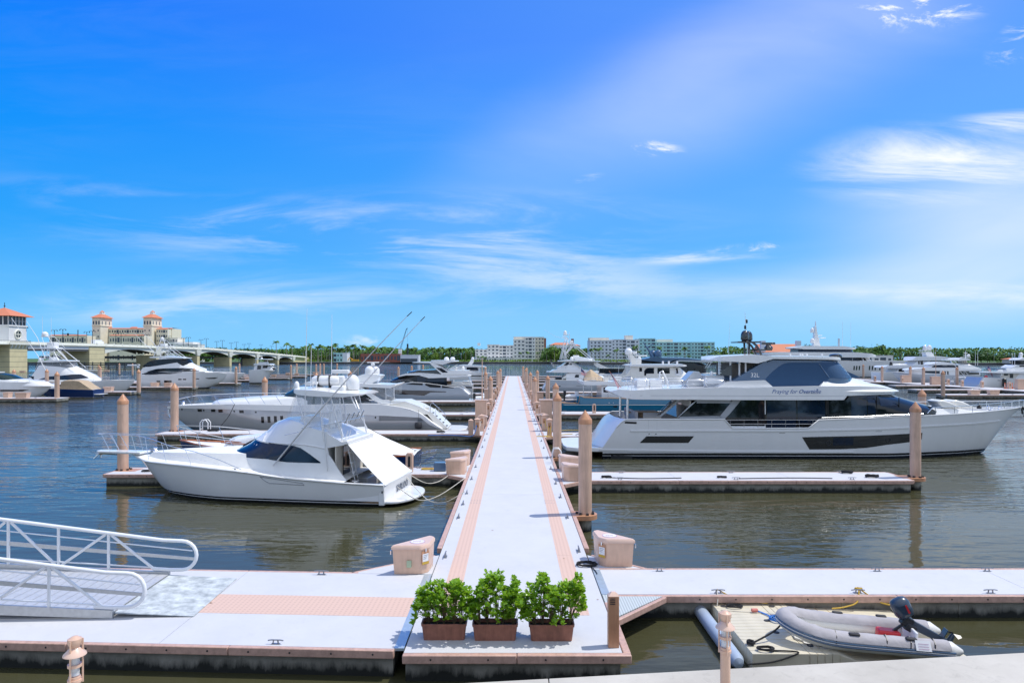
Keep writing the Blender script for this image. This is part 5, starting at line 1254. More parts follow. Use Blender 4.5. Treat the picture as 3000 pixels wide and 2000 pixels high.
# ---- long silver yacht, bow left
def silver():
 s = Y('silver_motor_yacht', 'long low silver grey yacht with white sweeping stern arch and small rectangular portholes', 'motor yacht', -18, 64.6, 2.9)
 s.hull('C 60,408 250,380 700,368 1200,362 1900,370 2352,372 D 450,640 700,648 1000,690 1150,725 1280,770 1380,835 1460,905 1560,975 1650,1030', 'C 60,412 90,470 240,600 350,690 450,760', 'L', 12, Mt['hullslv'], drop=.05)
 w = s.w
 s.win('C 62,430 250,422 1200,440 1970,467 2352,480 D 450,808 1320,850 1450,960 1560,1010 1645,1034', 'C 62,410 250,383 1200,366 1900,374 D 450,644 700,652 1000,694 1280,774 1380,839 1460,908 1560,978 1648,1031', w, 'gel', 'white_side_band', .05, 'both')
 s.win('C 62,470 250,467 800,500 1300,521 1850,548 D 450,880 1000,900 1430,925', 'C 62,430 250,422 1200,440 1970,467 D 450,808 1320,850 1430,924', w, 'silver', 'grey_side_band', .01)
 for x, y in ((590,455),(810,460),(930,466),(1275,478)): s.wr('C', x-38, x+38, y-23, y+23, w, 'glass', 'porthole', .02)
 for x, y in ((295,440),(655,458),(1155,472),(1510,487)): s.wr('C', x-13, x+13, y-13, y+13, w, 'glass', 'porthole', .02)
 for x, y in ((1620,612),(1725,606),(1830,600),(1935,596)): s.wr('C', x-26, x+26, y-50, y+50, w, 'glass', 'hull_window', .012)
 for k in range(6): s.wr('D', 682, 1290+k*14, 826+k*13, 832+k*13, w, 'black', 'engine_vent_louvre', .03)
 s.wr('D', 655-40, 640, 836, 862, w, 'glass', 'porthole', .02)
 # coachroof and foredeck fairing
 s.cab('coachroof', 'C 640,348 700,318 760,300 1000,275 1300,252 1500,240 1900,242 2352,250', 2.1, 'L', 5, 'gel', drop=.3, tumble=.15)
 # windscreen and hardtop
 g = s.cab('windscreen', 'B 185,292 230,270 330,210 400,188 480,178 700,170 D 380,345', 2.1, 'L', 4.0, 'glassg', drop=.8, tumble=.1)
 s.slab('hardtop', 'T 190,1190 280,1170 500,1158 760,1155 D 190,318 420,330 860,350 1000,325', 'T 190,1205 260,1222 700,1215 D 10,362 200,352 420,382 860,400 1000,330', 2.2, 'gel', 2.2, .8, .4)
 s.cab('radar_arch', 'D 190,322 350,218 440,190 560,188 690,200 705,212', 1.1, None, 1, 'gel', bot='D 190,345 540,345 640,290 705,214')
 s.dm('D', 535, 188, .45, 70, 128); s.dm('D', 630, 185, -.5, 62, 120)
 s.bx('radar_bar', 'D', 495, 680, 0, 14, .12, -.12); s.bx('radar_pedestal', 'D', 555, 610, 14, 62, .2, -.2, bev=.08)
 s.bx('life_raft_pod', 'D', 22, 180, 258, 300, .6, -.6, bev=.1)
 # side glass and white sweeping buttress
 s.win('D 0,570 180,578 560,612', 'D 0,545 420,518 560,608', lambda x, z: 2.3, 'glass', 'side_window', 0, 'both')
 q = s.tr('D 340,355 450,470 620,600 740,640 890,645 1085,602', 2.25); t = s.tr('D 340,350 470,420 600,500 700,560 860,620 1085,598', 2.25)
 panel(s.root, 'side_buttress', q, t, lambda x, z: 2.25, Mt['gel'], .05, .12, side='both')
 s.win('D 485,425 610,505 780,572 780,580', 'D 485,415 620,412 780,415', lambda x, z: 2.15, 'vinyl2', 'cockpit_curtain', 0, 'both')
 s.win('D 795,540 900,520 912,520', 'D 795,412 900,398 912,396', lambda x, z: 2.15, 'vinyl', 'cockpit_curtain', 0, 'both')
 for x in (785, 912): s.line('hardtop_post', [('D', x, 395, ), ('D', x+2, 590)], 2.15, .03, 'gel')
 s.cab('cockpit_sofa', 'D 860,600 1080,600 1300,680 1440,760', 2.0, None, 1, 'gel2', drop=.25)
 s.bx('storage_box', 'D', 1252, 1360, 672, 745, 1.2, .2, 'gel'); s.bx('speaker_box', 'D', 1375, 1440, 690, 745, 1.3, .6, 'gel2')
 # bathing stairs
 a = s.px('D', 1470, 760, 1.9); b_ = s.px('D', 1730, 1010, 1.9); b = MB()
 b.slab([(a[0]-.5,a[1]-.02),(a[0],a[1]),(b_[0],b_[1]),(b_[0]-.6,b_[1]-.2)], -1.9, 1.9); b.build('stern_stair', Mt['gel2'], s.root)
 for k in range(5):
  t_ = (k+.5)/5; x = a[0]+(b_[0]-a[0])*t_; z = a[1]+(b_[1]-a[1])*t_; b = MB(); b.box(x-.12, x+.12, -1.5, -1.1, z, z+.05); b.build('stair_tread', Mt['rubber'], s.root)
 for w_, dx in ((1.75, 0), (.9, 60)):
  s.line('stair_rail', [('D',1460,770),('D',1475,640),('D',1500,620),('D',1690,790),('D',1700,880),('D',1680,890)], w_, .03, 'steel')
  for x, y0, y1 in ((1550,705,850),(1600,690,790)): s.line('stair_rail_post', [('D',x,y0),('D',x,y1)], w_, .022, 'steel')
 b = MB(); b.prism([(b_[0]-1,-2.4),(b_[0]-1,2.4),(b_[0]+1.1,2.2),(b_[0]+1.7,1.4),(b_[0]+1.7,-1.4),(b_[0]+1.1,-2.2)], .18, .5); b.build('swim_platform', Mt['gel'], s.root, bevel=.06)
 # raked guard rail
 b = MB(); xs = [s.bowx+.6+(s.px('C',2080,240,2.5)[0]-s.bowx-.6)*i/16 for i in range(17)]
 for g_ in (-1, 1):
  b.tube([(x-.55, g_*max(.2, s.plan(x)-.25), s.sh(x)+.02+.78*min(1,.45+i/5)) for i, x in enumerate(xs)], .022, 5)
  for i in range(1, 17, 2): x = xs[i]; b.tube([(x, g_*max(.2, s.plan(x)-.2), s.sh(x)), (x-.55, g_*max(.2, s.plan(x)-.25), s.sh(x)+.02+.78*min(1,.45+i/5))], .018, 5)
 b.build('guard_rail', Mt['steel'], s.root)
 q = s.px('C', 320, 370, .3); b = MB(); b.lathe([(.14,0),(.16,.1),(.09,.2),(.14,.35),(.03,.4)], 10, (q[0],-.3,q[1])); b.build('windlass', Mt['steel'], s.root)
 q = s.px('C', 85, 480, .1); b = MB(); b.tube([(q[0],-.15,q[1]+.2),(q[0],-.2,q[1]-.3),(q[0]+.15,-.2,q[1]-.6)], .08, 6); b.build('anchor', Mt['steel'], s.root)
 # fender
 a = s.px('D', 1287, 730, 2.98); b_ = s.px('D', 1290, 915, 3.1); tube(s.root, 'fender_line', [(a[0],-3.0,a[1]),(b_[0],-3.15,b_[1])], .012, Mt['rope'])
 r = s.px('D', 1350, 980, 3.1)[0]-s.px('D', 1293, 980, 3.1)[0]; zb = .70; zt = b_[1]; b = MB()
 b.lathe([(.1,zb),(r*.8,zb+.03),(r,zb+.15),(r,zt-.15),(r*.8,zt-.03),(.1,zt)], 20, (b_[0],-3.0-r,0)); b.build('fender', Mt['rubber'], s.root)
silver()
# ---- classic launch under the white cover behind the sportfishing boat
def launch():
 s = Y('classic_day_boat', 'classic navy day boat with varnished rails and white cover tent behind the sportfishing boat', 'day boat', -13.5, 43.6, 1.75)
 s.hull('C 270,965 400,985 500,1015 700,1050 980,1092 B 0,905 700,960 1430,960 1690,955', 'C 268,968 290,1040 330,1110 430,1176', 'L', 5.5, Mt['hullnavy'], drop=.03)
 b = MB(); xs = [s.bowx+(s.sx-s.bowx)*i/24 for i in range(25)]
 for g in (-1, 1): b.tube([(x, g*s.plan(x), s.sh(x)+.03) for x in xs], .06, 5)
 b.build('toe_rail', Mt['varnish'], s.root)
 s.cab('cabin_trunk', 'C 885,1030 930,985 1000,940 1100,905 1300,890 1500,893', 1.2, 'L', 1.6, 'gel', drop=.1, tumble=.1)
 s.line('cabin_grab_rail', [('C',1020,960),('C',1330,985)], 1.12, .04, 'varnish')
 q = s.px('C', 1088, 1038, 1.2); b = MB(); b.tube([(q[0]+.22*cos(a), -1.26, q[1]+.12*sin(a)) for a in [2*pi*k/14 for k in range(14)]], .03, 5, closed=True); b.build('porthole_rim', Mt['steel'], s.root)
 s.line('cabin_moulding', [('C',935,985),('C',1350,1010)], 1.2, .03, 'varnish')
 # pulpit rails
 for g, ww in ((1, .9), (-1, -.9)):
  s.line('guard_rail', [('C',200,705),('C',900,720),('C',1600,790),('C',2000,830)] if g < 0 else [('C',200,705),('C',540,815),('C',1000,910),('C',1380,945)], ww*.9, .022, 'steel')
 for x0,y0,x1,y1,w_ in ((215,710,290,930,.2),(320,735,370,935,.4),(540,820,605,1030,1.0),(905,730,1050,1090,-.9),(1390,770,1430,890,-1.2)): s.line('stanchion', [('C',x0,y0),('C',x1,y1)], w_, .02, 'steel')
 # cover tent
 rid = s.tr('B 1010,640 1160,630 1400,760 1700,890', 0.0); edg = s.tr('B 930,900 1250,925 1400,930 1690,958', 1.7)
 fr, fe = interp(rid), interp(edg); x0 = max(rid[0][0], edg[0][0]); x1 = min(rid[-1][0], edg[-1][0]); b = MB(); n = 10
 for i in range(n+1):
  x = x0+(x1-x0)*i/n; zr, ze = fr(x), fe(x)
  for y, f in ((-1.78,0),(-1.4,.16),(-.9,.42),(-.4,.76),(0,1),(.4,.76),(.9,.42),(1.4,.16),(1.78,0)): b.v.append((x, y*(.85+.15*sin(pi*i/n)), ze+(zr-ze)*f))
 for i in range(n):
  for k in range(8): a = i*9+k; b.f.append([a,a+9,a+10,a+1]); b.mi.append(0)
 b.build('cover_tent', Mt['canvas'], s.root)
 s.line('cover_ridge_line', [('B',1160,632),('B',1400,757),('B',1710,893)], 0, .018, 'rope')
 # folding passerelle frame at the stern
 x = s.sx; b = MB()
 for y in (-.5, .3): b.tube([(x+.1,y,.6),(x+.2,y,1.0),(x+1.2,y+.1,1.2),(x+1.1,y+.1,.8),(x+.3,y,.45)], .02, 5)
 for k in range(4): b.tube([(x+.3+.28*k,-.5,1.02+.055*k),(x+.3+.28*k,.3,1.02+.055*k)], .014, 4)
 b.tube([(x+.2,-.5,1.0),(x+1.1,-.4,.8)], .014, 4); b.build('boarding_frame', Mt['steel'], s.root)
launch()
# ---- flybridge yacht with black windows
def blackwin():
 s = Y('flybridge_yacht', 'pale blue grey flybridge yacht with big black window bands behind the silver yacht', 'motor yacht', -14.5, 107.3, 2.7)
 s.hull('D 560,335 700,330 940,345 1000,335 1180,310 1360,320 1600,350 1840,388 1900,380 1960,410 2010,460 2060,500', 'D 560,338 590,430 640,520 690,590', 'L', 8, Mt['hullg'], drop=.2)
 w = s.w
 s.win('D 920,490 1150,500 1370,515 1470,465 1712,462', 'D 920,425 1200,434 1450,440 1712,450', w, 'blackg', 'hull_window')
 s.win('D 1100,342 1350,356', 'D 1100,338 1200,322 1350,326', w, 'black', 'bulwark_opening'); s.win('D 1390,355 1460,388 1625,394', 'D 1390,326 1500,338 1625,356', w, 'black', 'bulwark_opening')
 s.win('D 1645,398 1830,400', 'D 1645,362 1830,392', w, 'black', 'bulwark_opening')
 s.win('D 1780,530 1850,505 2010,522', 'D 1780,527 1850,500 2010,516', w, 'greyhull', 'hull_crease', .004)
 g = s.cab('salon_glass', 'D 800,298 900,245 1000,215 1200,203 1400,205 1700,225 1720,235', 2.25, 'L', 3.0, 'glass', drop=.7, tumble=.04)
 for x in (1215, 1255, 1405): s.wr('D', x-5, x+5, 215, 310, g, 'black', 'window_mullion', .03)
 for a, b_ in ((1262,1398),(1415,1680)): s.wr('D', a, b_, 222, 305, g, 'glassb', 'window_pane', .008)
 s.slab('roof', 'D 940,232 1010,200 1100,178 1300,165 1500,178 1700,195 2080,200 2085,212', 'D 940,236 1100,205 1300,205 1450,248 1650,240 1850,236 2000,222 2085,214', 2.5, 'gel', 2, .6, .4)
 f = s.cab('flybridge_screen', 'D 1085,172 1090,150 1200,130 1560,108 1700,120', 2.0, 'L', 1.5, 'blackg', drop=.3)
 s.win('D 1455,18 1640,190 2000,190 2085,178', 'D 1455,5 1550,28 1740,135 2040,138 2085,170', lambda x, z: 2.3, 'gel', 'flybridge_side', 0, 'both')
 s.win('D 1560,95 1655,162 1735,162', 'D 1560,88 1640,92 1735,158', lambda x, z: 2.33, 'blackg', 'black_panel', 0)
 s.slab('hardtop', 'd 0,270 200,262 830,275 850,290', 'd 0,330 380,400 560,330 850,292', 2.2, 'gel', .6, 1.2, .5)
 s.slab('hardtop_forward', 'D 1175,8 1300,-2 1500,0', 'D 1175,12 1480,18 1500,14', 2.2, 'gel', 1, .1, .5)
 s.dm('d', 505, 290, .5, 80, 132); s.dm('d', 690, 258, -.4, 75, 100)
 for a, c in (((600,415),(490,540)),((840,400),(540,545))): s.line('hardtop_strut', [('d',*a),('d',*c)], 1.9, .05, 'gel')
 s.bx('fly_wetbar', 'd', 770, 820, 460, 575, .5, -.5); s.dm('d', 1010, 560, .3, 50, 115); s.bx('fly_sofa', 'd', 500, 1170, 570, 640, 2.1, -2.1)
 s.bx('cockpit_table', 'd', 500, 640, 900, 1000, .6, -.6, 'teak'); s.bx('cockpit_seat', 'd', 700, 1000, 900, 1010, 1.8, -1.8, 'gel2')
 a = s.px('D', 2000, 530, 2.2); b = MB(); b.prism([(a[0],-2.5),(a[0],2.5),(a[0]+2.4,2.3),(a[0]+2.6,1.5),(a[0]+2.6,-1.5),(a[0]+2.4,-2.3)], .25, .5); b.build('swim_platform', Mt['hullg'], s.root)
 for k in (-.25, .25):
  q = s.px('D', 2060, 225, 1.9); r = s.px('D', 2100, 345, 1.9); tube(s.root, 'cockpit_pole', [(q[0]+k*.5,-1.9,q[1]),(r[0]+k*.5,-1.9,r[1])], .05, Mt['steel'])
 s.rl(s.bowx+7, s.bowx+.3, .55)
blackwin()
# stern of a white cruiser just behind, its cockpit showing
s = Y('open_cruiser', 'white open cruiser with cream cockpit just behind the black windowed yacht stern', 'cruiser', -10.5, 114.5, 1.9)
s.hull('d -700,1000 0,1010 700,1000 1290,1010', 'd -900,1000 -820,1150 -600,1330', 'L', 6, Mt['hullfar'], dmat='gel2')
s.win('d 920,1110 1285,1115', 'd 900,1070 1285,1075', s.w, 'black', 'rub_rail_stripe'); s.bx('aft_seat', 'd', 960, 1230, 900, 1010, 1.6, -1.6, 'gel2'); s.bx('side_deck', 'd', 500, 900, 975, 1010, 1.6, 1.2, 'gel')
s.bx('helm_console', 'd', 560, 700, 860, 1010, .5, -.3, 'gel'); s.slab('sun_top', 'd 360,770 800,715 1220,705', 'd 360,785 800,770 1220,725', 1.7, 'gel', 1, .4, .5)
for x in (480, 1190): s.line('top_post', [('d',x,740),('d',x+40,1010)], 1.5, .04, 'steel')
# white yacht far along the left row
s = Y('hardtop_yacht', 'white hardtop yacht with small black windscreen moored far along the left of the pier', 'motor yacht', -13, 200, 2.6)
s.hull('d 0,640 600,640 1250,650 1500,640 1880,650', 'd 1900,655 1840,740 1760,800', 'R', 6, Mt['hullfar'])
w = s.cab('deckhouse', 'd 200,600 820,470 860,420 1500,430 1540,600', 2.0, 'R', 2.5, 'gel', drop=.6); s.win('d 1120,575 1490,580', 'd 1120,480 1450,480 1490,576', lambda x,z: 2.05, 'blackg', 'windscreen')
s.slab('hardtop', 'd 840,420 1000,398 1600,430 1730,468', 'd 840,450 1200,470 1730,475', 2.3, 'gel', 1, 3, .4)
s.cab('radar_mast', 'd 1150,405 1250,250 1330,240 1260,410', .3, None, 1, 'gel', bot='d 1150,415 1260,415 1331,330'); s.dm('d', 1305, 245, 0, 42, 80)
s.line('mast_hook', [('d',1330,240),('d',1400,225),('d',1440,170)], 0, .06); s.win('d 1250,752 1710,755', 'd 1250,725 1710,728', s.w, 'glass', 'hull_window')
s.rl(s.bowx-10, s.bowx-.5, .8)
# ---- far left row
def tuna():
 s = Y('tuna_tower_boat', 'white sportfishing boat with a tall aluminium tuna tower on the far left', 'sportfishing boat', -84, 137.5, 2.8)
 s.hull('K 300,925 500,928 700,933 1000,930 1250,915 1548,907', 'K 1548,912 1530,950 1480,1000 1445,1040', 'R', 10, Mt['hullfar'])
 w = s.cab('deckhouse', 'K 285,910 350,880 400,800 430,745 560,735 800,755 900,805 1000,850 1080,905', 2.3, 'R', 5, 'gel', drop=.4, tumble=.06)
 s.win('K 445,912 600,908 800,912 1015,888', 'K 445,905 560,872 700,862 830,848 930,846 1015,882', w, 'glassb', 'cabin_window', .02, 'both')
 s.win('K 330,870 350,880 390,915', 'K 330,860 360,868 390,872', w, 'glass', 'cabin_window', .02)
 s.cab('flybridge_enclosure', 'K 428,745 432,705 800,700 815,760', 1.7, 'R', 1.2, 'vinyl2', drop=.1)
 s.slab('hardtop', 'K 410,700 600,682 805,690', 'K 410,708 600,708 805,700', 2.0, 'gel', .6, 1, .6)
 for x, y in ((470,690),(650,690)): s.dm('K', x, y, 1, 26, 34, 'gel')
 s.bx('flybridge_box', 'K', 560, 620, 650, 690, .6, -.6)
 s.tower([('K',455,640,540,556,1.1),('K',462,592,410,418,.5)], [('K',400,800,520,545),('K',470,745,560,545),('K',700,745,600,545),('K',780,700,640,545),('K',520,545,480,415),('K',620,545,560,415),('K',440,700,640,560),('K',640,700,480,560),('K',870,780,660,560)], (1.7,.9), .045)
 s.bx('tower_helm', 'K', 535, 625, 478, 545, .7, -.7, 'gel', .1); s.dm('K', 517, 412, 0, 34, 55)
 s.line('ladder', [('K',540,690),('K',540,560)], .3, .05); s.line('ladder', [('K',570,690),('K',570,560)], .3, .05)
 for k in range(7): s.line('ladder_rung', [('K',538,680-k*18),('K',572,680-k*18)], .3, .03)
 s.line('outrigger', [('K',560,875),('K',440,640),('K',130,200)], 2.2, [.08,.06,.03]); s.line('outrigger', [('K',520,670),('K',430,430),('K',300,230)], -2.0, [.08,.06,.03])
 s.line('whip_antenna', [('K',487,410),('K',487,180)], .4, [.04,.02]); s.line('whip_antenna', [('K',588,470),('K',588,190)], -.4, [.04,.02])
 s.rl(s.bowx-9.5, s.bowx-.3, .7, gap=2)
tuna()
def bluesport():
 s = Y('blue_sport_boat', 'small navy sport boat under a tan tonneau cover at far left', 'speedboat', -80, 121.2, 1.7)
 s.hull('K 430,1000 600,1012 900,1022 1065,1024', 'K 430,1004 470,1050 530,1100', 'L', 4.5, Mt['hullnavy'], drop=.02)
 s.cab('windscreen', 'K 540,1000 620,960 700,935 720,940', 1.3, 'L', 1.5, 'glass', drop=.15);
 s.cab('tan_cover', 'K 690,1000 700,935 780,922 900,926 960,965 1050,1022', 1.45, None, 1, 'tan', drop=.1, smooth=2, camber=.12)
 s.cab('foredeck', 'K 450,1000 560,955 700,935', 1.3, 'L', 3, 'gel', drop=.1); s.bx('swim_platform', 'K', 1000, 1140, 1073, 1082, 1.3, -1.3); s.bx('outboard_cover', 'K', 1040, 1072, 1018, 1062, .3, -.3, 'greyc', .1)
bluesport()
s = Y('white_cruiser', 'white cruiser bow with dark side window cut off by the left picture edge', 'cruiser', -88, 114.5, 1.9)
s.hull('K -500,920 0,932 300,938 480,940 590,985', 'K 590,990 540,1040 440,1112', 'R', 6, Mt['hullfar'], drop=.02)
s.win('K 0,1050 260,1045 330,1025', 'K 0,1022 200,1022 330,1020', s.w, 'blackg', 'hull_window'); s.cab('windscreen', 'K -300,850 0,838 90,855 200,905', 1.5, 'R', 2.5, 'glassg', drop=.15)
s.cab('foredeck', 'K -100,905 250,905 450,930 560,980', 1.6, 'R', 5, 'gel', drop=.1); s.rl(s.bowx-5, s.bowx-.3, .4); s.bx('anchor_roller', 'K', 560, 595, 975, 990, .1, -.1, 'steel')
s.slab('hardtop', 'K -500,815 -60,822', 'K -500,822 -60,830', 1.6)
def flyer():
 s = Y('white_flybridge_yacht', 'white flybridge yacht with long dark eye shaped side window in the left distance', 'motor yacht', -77, 157, 2.7)
 s.hull('K 1590,868 1800,850 2085,822 2352,815 L 120,692 500,690 602,702', 'L 602,706 560,770 500,810 440,838', 'R', 9, Mt['hullfar'])
 w = s.cab('deckhouse', 'K 1600,830 1640,770 1800,750 2050,708 2140,706 2210,745 2290,800 2352,812', 2.2, 'R', 5, 'gel', drop=.6, tumble=.02)
 s.win('K 1630,848 1800,850 1950,845 2090,825', 'K 1630,842 1720,815 1900,822 2090,818', s.w, 'blackg', 'bulwark_window')
 s.win('K 1690,820 1900,815 2100,818 2290,808', 'K 1690,815 1800,785 1900,778 2100,775 2200,780 2290,803', w, 'glass', 'salon_window', .02, 'both')
 g = s.cab('flybridge_glass', 'K 1640,752 1700,705 1760,680 1900,672 2130,668 2160,706', 1.9, 'R', 1.5, 'glass', drop=.2)
 s.slab('hardtop', 'K 1700,652 1850,645 2130,658', 'K 1700,658 1850,662 2130,664', 2.2, 'gel', 1, 1, .6)
 s.bx('davit', 'K', 1460, 1600, 735, 748, .8, .4); s.bx('davit_arm', 'K', 1570, 1592, 732, 775, .8, .4)
 for a in ((1798,1842,918,962),(1885,1973,917,960),(2048,2085,899,911),(2100,2138,899,911),(2247,2288,893,905)): s.wr('K', *a, s.w, 'blackg', 'hull_window', .02)
 s.win('L 370,752 400,758 470,757 500,745', 'L 370,748 500,742', s.w, 'blackg', 'hull_window')
 s.rl(s.bowx-10, s.bowx-.3, .8, gap=2)
flyer()
def behind():
 s = Y('outrigger_boat', 'white sportfishing boat with tower and outriggers hidden behind the left flybridge yacht', 'sportfishing boat', -81, 180, 2.8)
 s.hull('K 1650,830 2100,815 L 300,690 560,690 792,697', 'L 792,702 760,735 720,765 680,785', 'R', 10, Mt['hullfar'])
 s.cab('deckhouse', 'K 1640,790 1740,690 1900,650 2080,660 2200,740 2330,790', 2.3, 'R', 4, 'gel', drop=.5)
 s.slab('hardtop', 'K 1700,648 1900,635 2090,650', 'K 1700,656 1900,655 2090,658', 2.0, 'gel', .6, 1, .6)
 s.tower([('K',1790,1960,520,530,1.1),('K',1830,1890,455,463,.5)], [('K',1760,650,1820,530),('K',2060,650,1930,530),('K',1840,650,1900,530),('K',1950,650,1830,530),('K',1820,530,1845,460),('K',1900,530,1880,460)], (1.7,.9), .06)
 s.dm('K', 1863, 455, 0, 20, 36); s.bx('tower_helm', 'K', 1840, 1900, 495, 522, .6, -.6)
 s.line('outrigger', [('K',1780,600),('K',1640,480),('K',1540,375)], 2, [.09,.06,.03]); s.line('outrigger', [('K',1820,560),('K',1740,460),('K',1640,370)], -2, [.09,.06,.03])
 s.line('outrigger', [('K',2100,655),('K',1960,560),('K',1850,500)], 1.5, [.09,.06,.03]); s.line('whip_antenna', [('K',1935,420),('K',1935,320)], 0, [.05,.03]); s.rl(s.bowx-9, s.bowx-.3, .8, gap=2)
behind()
s = Y('small_sportfisher', 'white sportfishing bow with rail behind the tuna tower boat near the bridge fender', 'sportfishing boat', -135, 226, 2.6)
s.hull('K 700,800 900,795 1120,795', 'K 1122,800 1090,820 1050,858', 'R', 9, Mt['hullfar']); s.cab('deckhouse', 'K 700,790 720,740 800,735 880,785', 2, 'R', 3, 'gel', drop=.5); s.rl(s.bowx-12, s.bowx-.3, 1.2, gap=2, r=.04)
def distant():
 s = Y('three_deck_cruiser', 'small distant three decked white cruiser lying right of the flybridge yachts', 'cruiser', -67.5, 188, 2.2)
 s.hull('L 828,668 900,662 1000,650 1060,632 1115,640', 'L 1118,645 1100,680 1060,703', 'R', 5, Mt['hullfar'])
 w = s.cab('deckhouse', 'L 880,660 890,612 1040,610 1075,650', 1.7, 'R', 2, 'gel', drop=.3); s.wr('L', 918, 960, 618, 658, w, 'glass', 'cabin_door'); s.wr('L', 975, 1030, 618, 645, w, 'glass')
 s.slab('flybridge', 'L 868,600 1040,598 1068,605', 'L 868,612 1068,614', 2.0, 'gel', .8, 1, .6); s.slab('hardtop', 'L 888,548 1050,548', 'L 888,553 1050,555', 1.8, 'gel', .6, .6, .7)
 for x0,x1 in ((900,905),(1035,1020)): s.line('hardtop_post', [('L',x0,600),('L',x1,552)], 1.5, .06)
 s.bx('fly_seat', 'L', 930, 1010, 580, 600, 1, -1); s.win('L 1060,668 1112,660', 'L 1060,660 1090,645 1112,645', s.w, 'glass', 'hull_window'); s.dm('L', 965, 547, 0, 10, 18); s.rl(s.bowx-5, s.bowx-.2, .7, gap=1.5)
distant()
# ---- blue yacht right of the pier
def blue():
 s = Y('blue_expedition_yacht', 'turquoise hulled yacht with cream pilothouse and tan covered tender on its upper deck', 'motor yacht', 17, 86.3, 3.1)
 s.hull('E 32,250 60,262 280,266 300,150 370,176 600,182 820,186 1200,200 1700,205 2300,195 2900,170 3300,150', 'E 3300,155 3150,240 3000,380', 'R', 9, Mt['hullblue'], drop=.02, deck=False, step=.5)
 b = MB(); x0 = s.px('E', 300, 200, 3)[0]; zz = s.px('E', 400, 180, 3)[1]; b.box(x0, s.bowx-7, -2.7, 2.7, zz-.25, zz-.2); b.box(s.sx+.2, x0, -2.5, 2.5, s.px('E',100,270,2.8)[1]-.1, s.px('E',100,270,2.8)[1]-.04); b.build('main_deck', Mt['teak'], s.root)
 b = MB()
 for g in (-1, 1): b.tube([(x, g*(s.w(x, z)+.01), z+.03) for x, z in s.shp], .06, 5)
 b.build('teak_cap_rail', Mt['teak'], s.root)
 a = s.px('E', 300, 150, 2.6); c = s.px('E', 270, 262, 2.6); b = MB(); b.box(c[0]-.1, a[0]+.35, -2.4, 2.4, c[1], a[1]-.05); b.build('aft_coaming', Mt['hullblue'], s.root, bevel=.05)
 s.wr('E', 802, 858, 300, 322, s.w, 'black', 'hull_vent')
 for x in (738, 802): s.wr('E', x-5, x+5, 250, 258, s.w, 'steel', 'hull_fitting')
 s.line('rub_strake', [('E', x, 285) for x in (60,500,1000,1640)], 3.12, .03, 'steel')
 w = s.cab('main_deckhouse', 'N 1130,832 1500,820 2600,815', 2.5, 'R', 4, 'gel', drop=2.2, bot=None)
 for x0_, x1_ in ((1150,1250),(1290,1400)): s.wr('N', x0_, x1_, 850, 900, w, 'glass')
 # upper deck with stern posts
 s.slab('upper_deck', 'H 0,592 200,600 640,600 1700,600 2600,590', 'H 0,625 60,650 640,660 1700,660 2600,650', 2.9, 'gel', .8, 6, .7)
 for x, ww in ((45,2.5),(172,2.6),(420,2.7)): s.line('deck_post', [('H',x,655),('H',x+2,830)], ww, .05, 'steel', 8)
 s.rl if False else None
 for ww in (2.7, -2.7): rail(s.root, 'upper_rail', [s.pt('H',5,545,ww), s.pt('H',700,545,ww)], [i/10+.02 for i in range(10)], lambda x, y: s.px('H',300,600,2.7)[1], Mt['steel'], .02, (.5,))
 for x in (280, 575): s.line('awning_pole', [('H',x,600),('H',x,365)], 1.5, .03, 'steel')
 s.line('awning_wire', [('H',280,395),('H',750,400)], 1.5, .015, 'steel')
 # tan cover: tented tender
 ridge = s.tr('H 48,560 90,475 150,420 180,425 240,470 330,535 345,590', 0.3); b = MB(); zb = s.px('H',200,597,1.6)[1]
 for i, (x, z) in enumerate(ridge):
  for k in range(9): t = -1+k/4; b.v.append((x+.05*sin(k*2+i), 1.5*t, zb+(z-zb)*max(.12, 1-abs(t)**1.5)+(.05*sin(i*3+k))))
 for i in range(len(ridge)-1):
  for k in range(8): a = i*9+k; b.f.append([a,a+9,a+10,a+1]); b.mi.append(0)
 b.build('tan_tender_cover', Mt['tan'], s.root)
 s.bx('deck_locker', 'H', 340, 420, 545, 595, 1.2, 0, 'gel2'); s.bx('deck_locker', 'H', 520, 620, 530, 595, 2.2, .5, 'gel')
 # pilothouse
 w = s.cab('pilothouse', 'H 760,378 900,374 1505,374 1560,400 1690,520 1700,545', 2.1, 'R', 2.2, 'gel2', drop=.9, tumble=.01, camber=0)
 s.win('H 958,510 985,512 990,480 1104,480', 'H 958,440 985,405 1010,396 1104,396', w, 'glass', 'pilothouse_window', .02)
 s.wr('H', 1156, 1340, 396, 478, w, 'glass', 'pilothouse_window', .02); s.wr('H', 884, 925, 394, 450, w, 'glass', 'pilothouse_window', .02)
 s.wr('H', 1412, 1490, 383, 512, w, 'gel', 'pilothouse_door', .03); s.wr('H', 1432, 1468, 398, 478, w, 'glass', 'door_window', .06)
 s.slab('pilothouse_roof', 'H 700,350 760,343 1100,342 1540,342 1620,360', 'H 700,360 760,374 1540,376 1620,368', 2.5, 'gel', .8, 1.2, .6)
 s.win('H 630,530 760,515 820,500', 'H 630,520 700,490 745,420 780,372 820,372', lambda x,z: 2.0, 'gel2', 'funnel_fairing', 0, 'both')
 s.cab('mast', 'H 728,200 780,200 845,262 915,262 850,300 845,345', .5, None, 1, 'gel2', bot='H 728,205 750,262 770,345 845,346')
 s.dm('H', 722, 195, 0, 56, 98); s.dm('H', 885, 268, .3, 28, 38); s.bx('radar_housing', 'H', 785, 852, 155, 190, .4, -.4, bev=.08); s.bx('radar_bar', 'H', 775, 1005, 207, 222, .12, -.12)
 s.line('antenna', [('H',718,390),('H',718,200)], .9, .02); s.line('antenna', [('H',845,340),('H',845,180)], 1, .02)
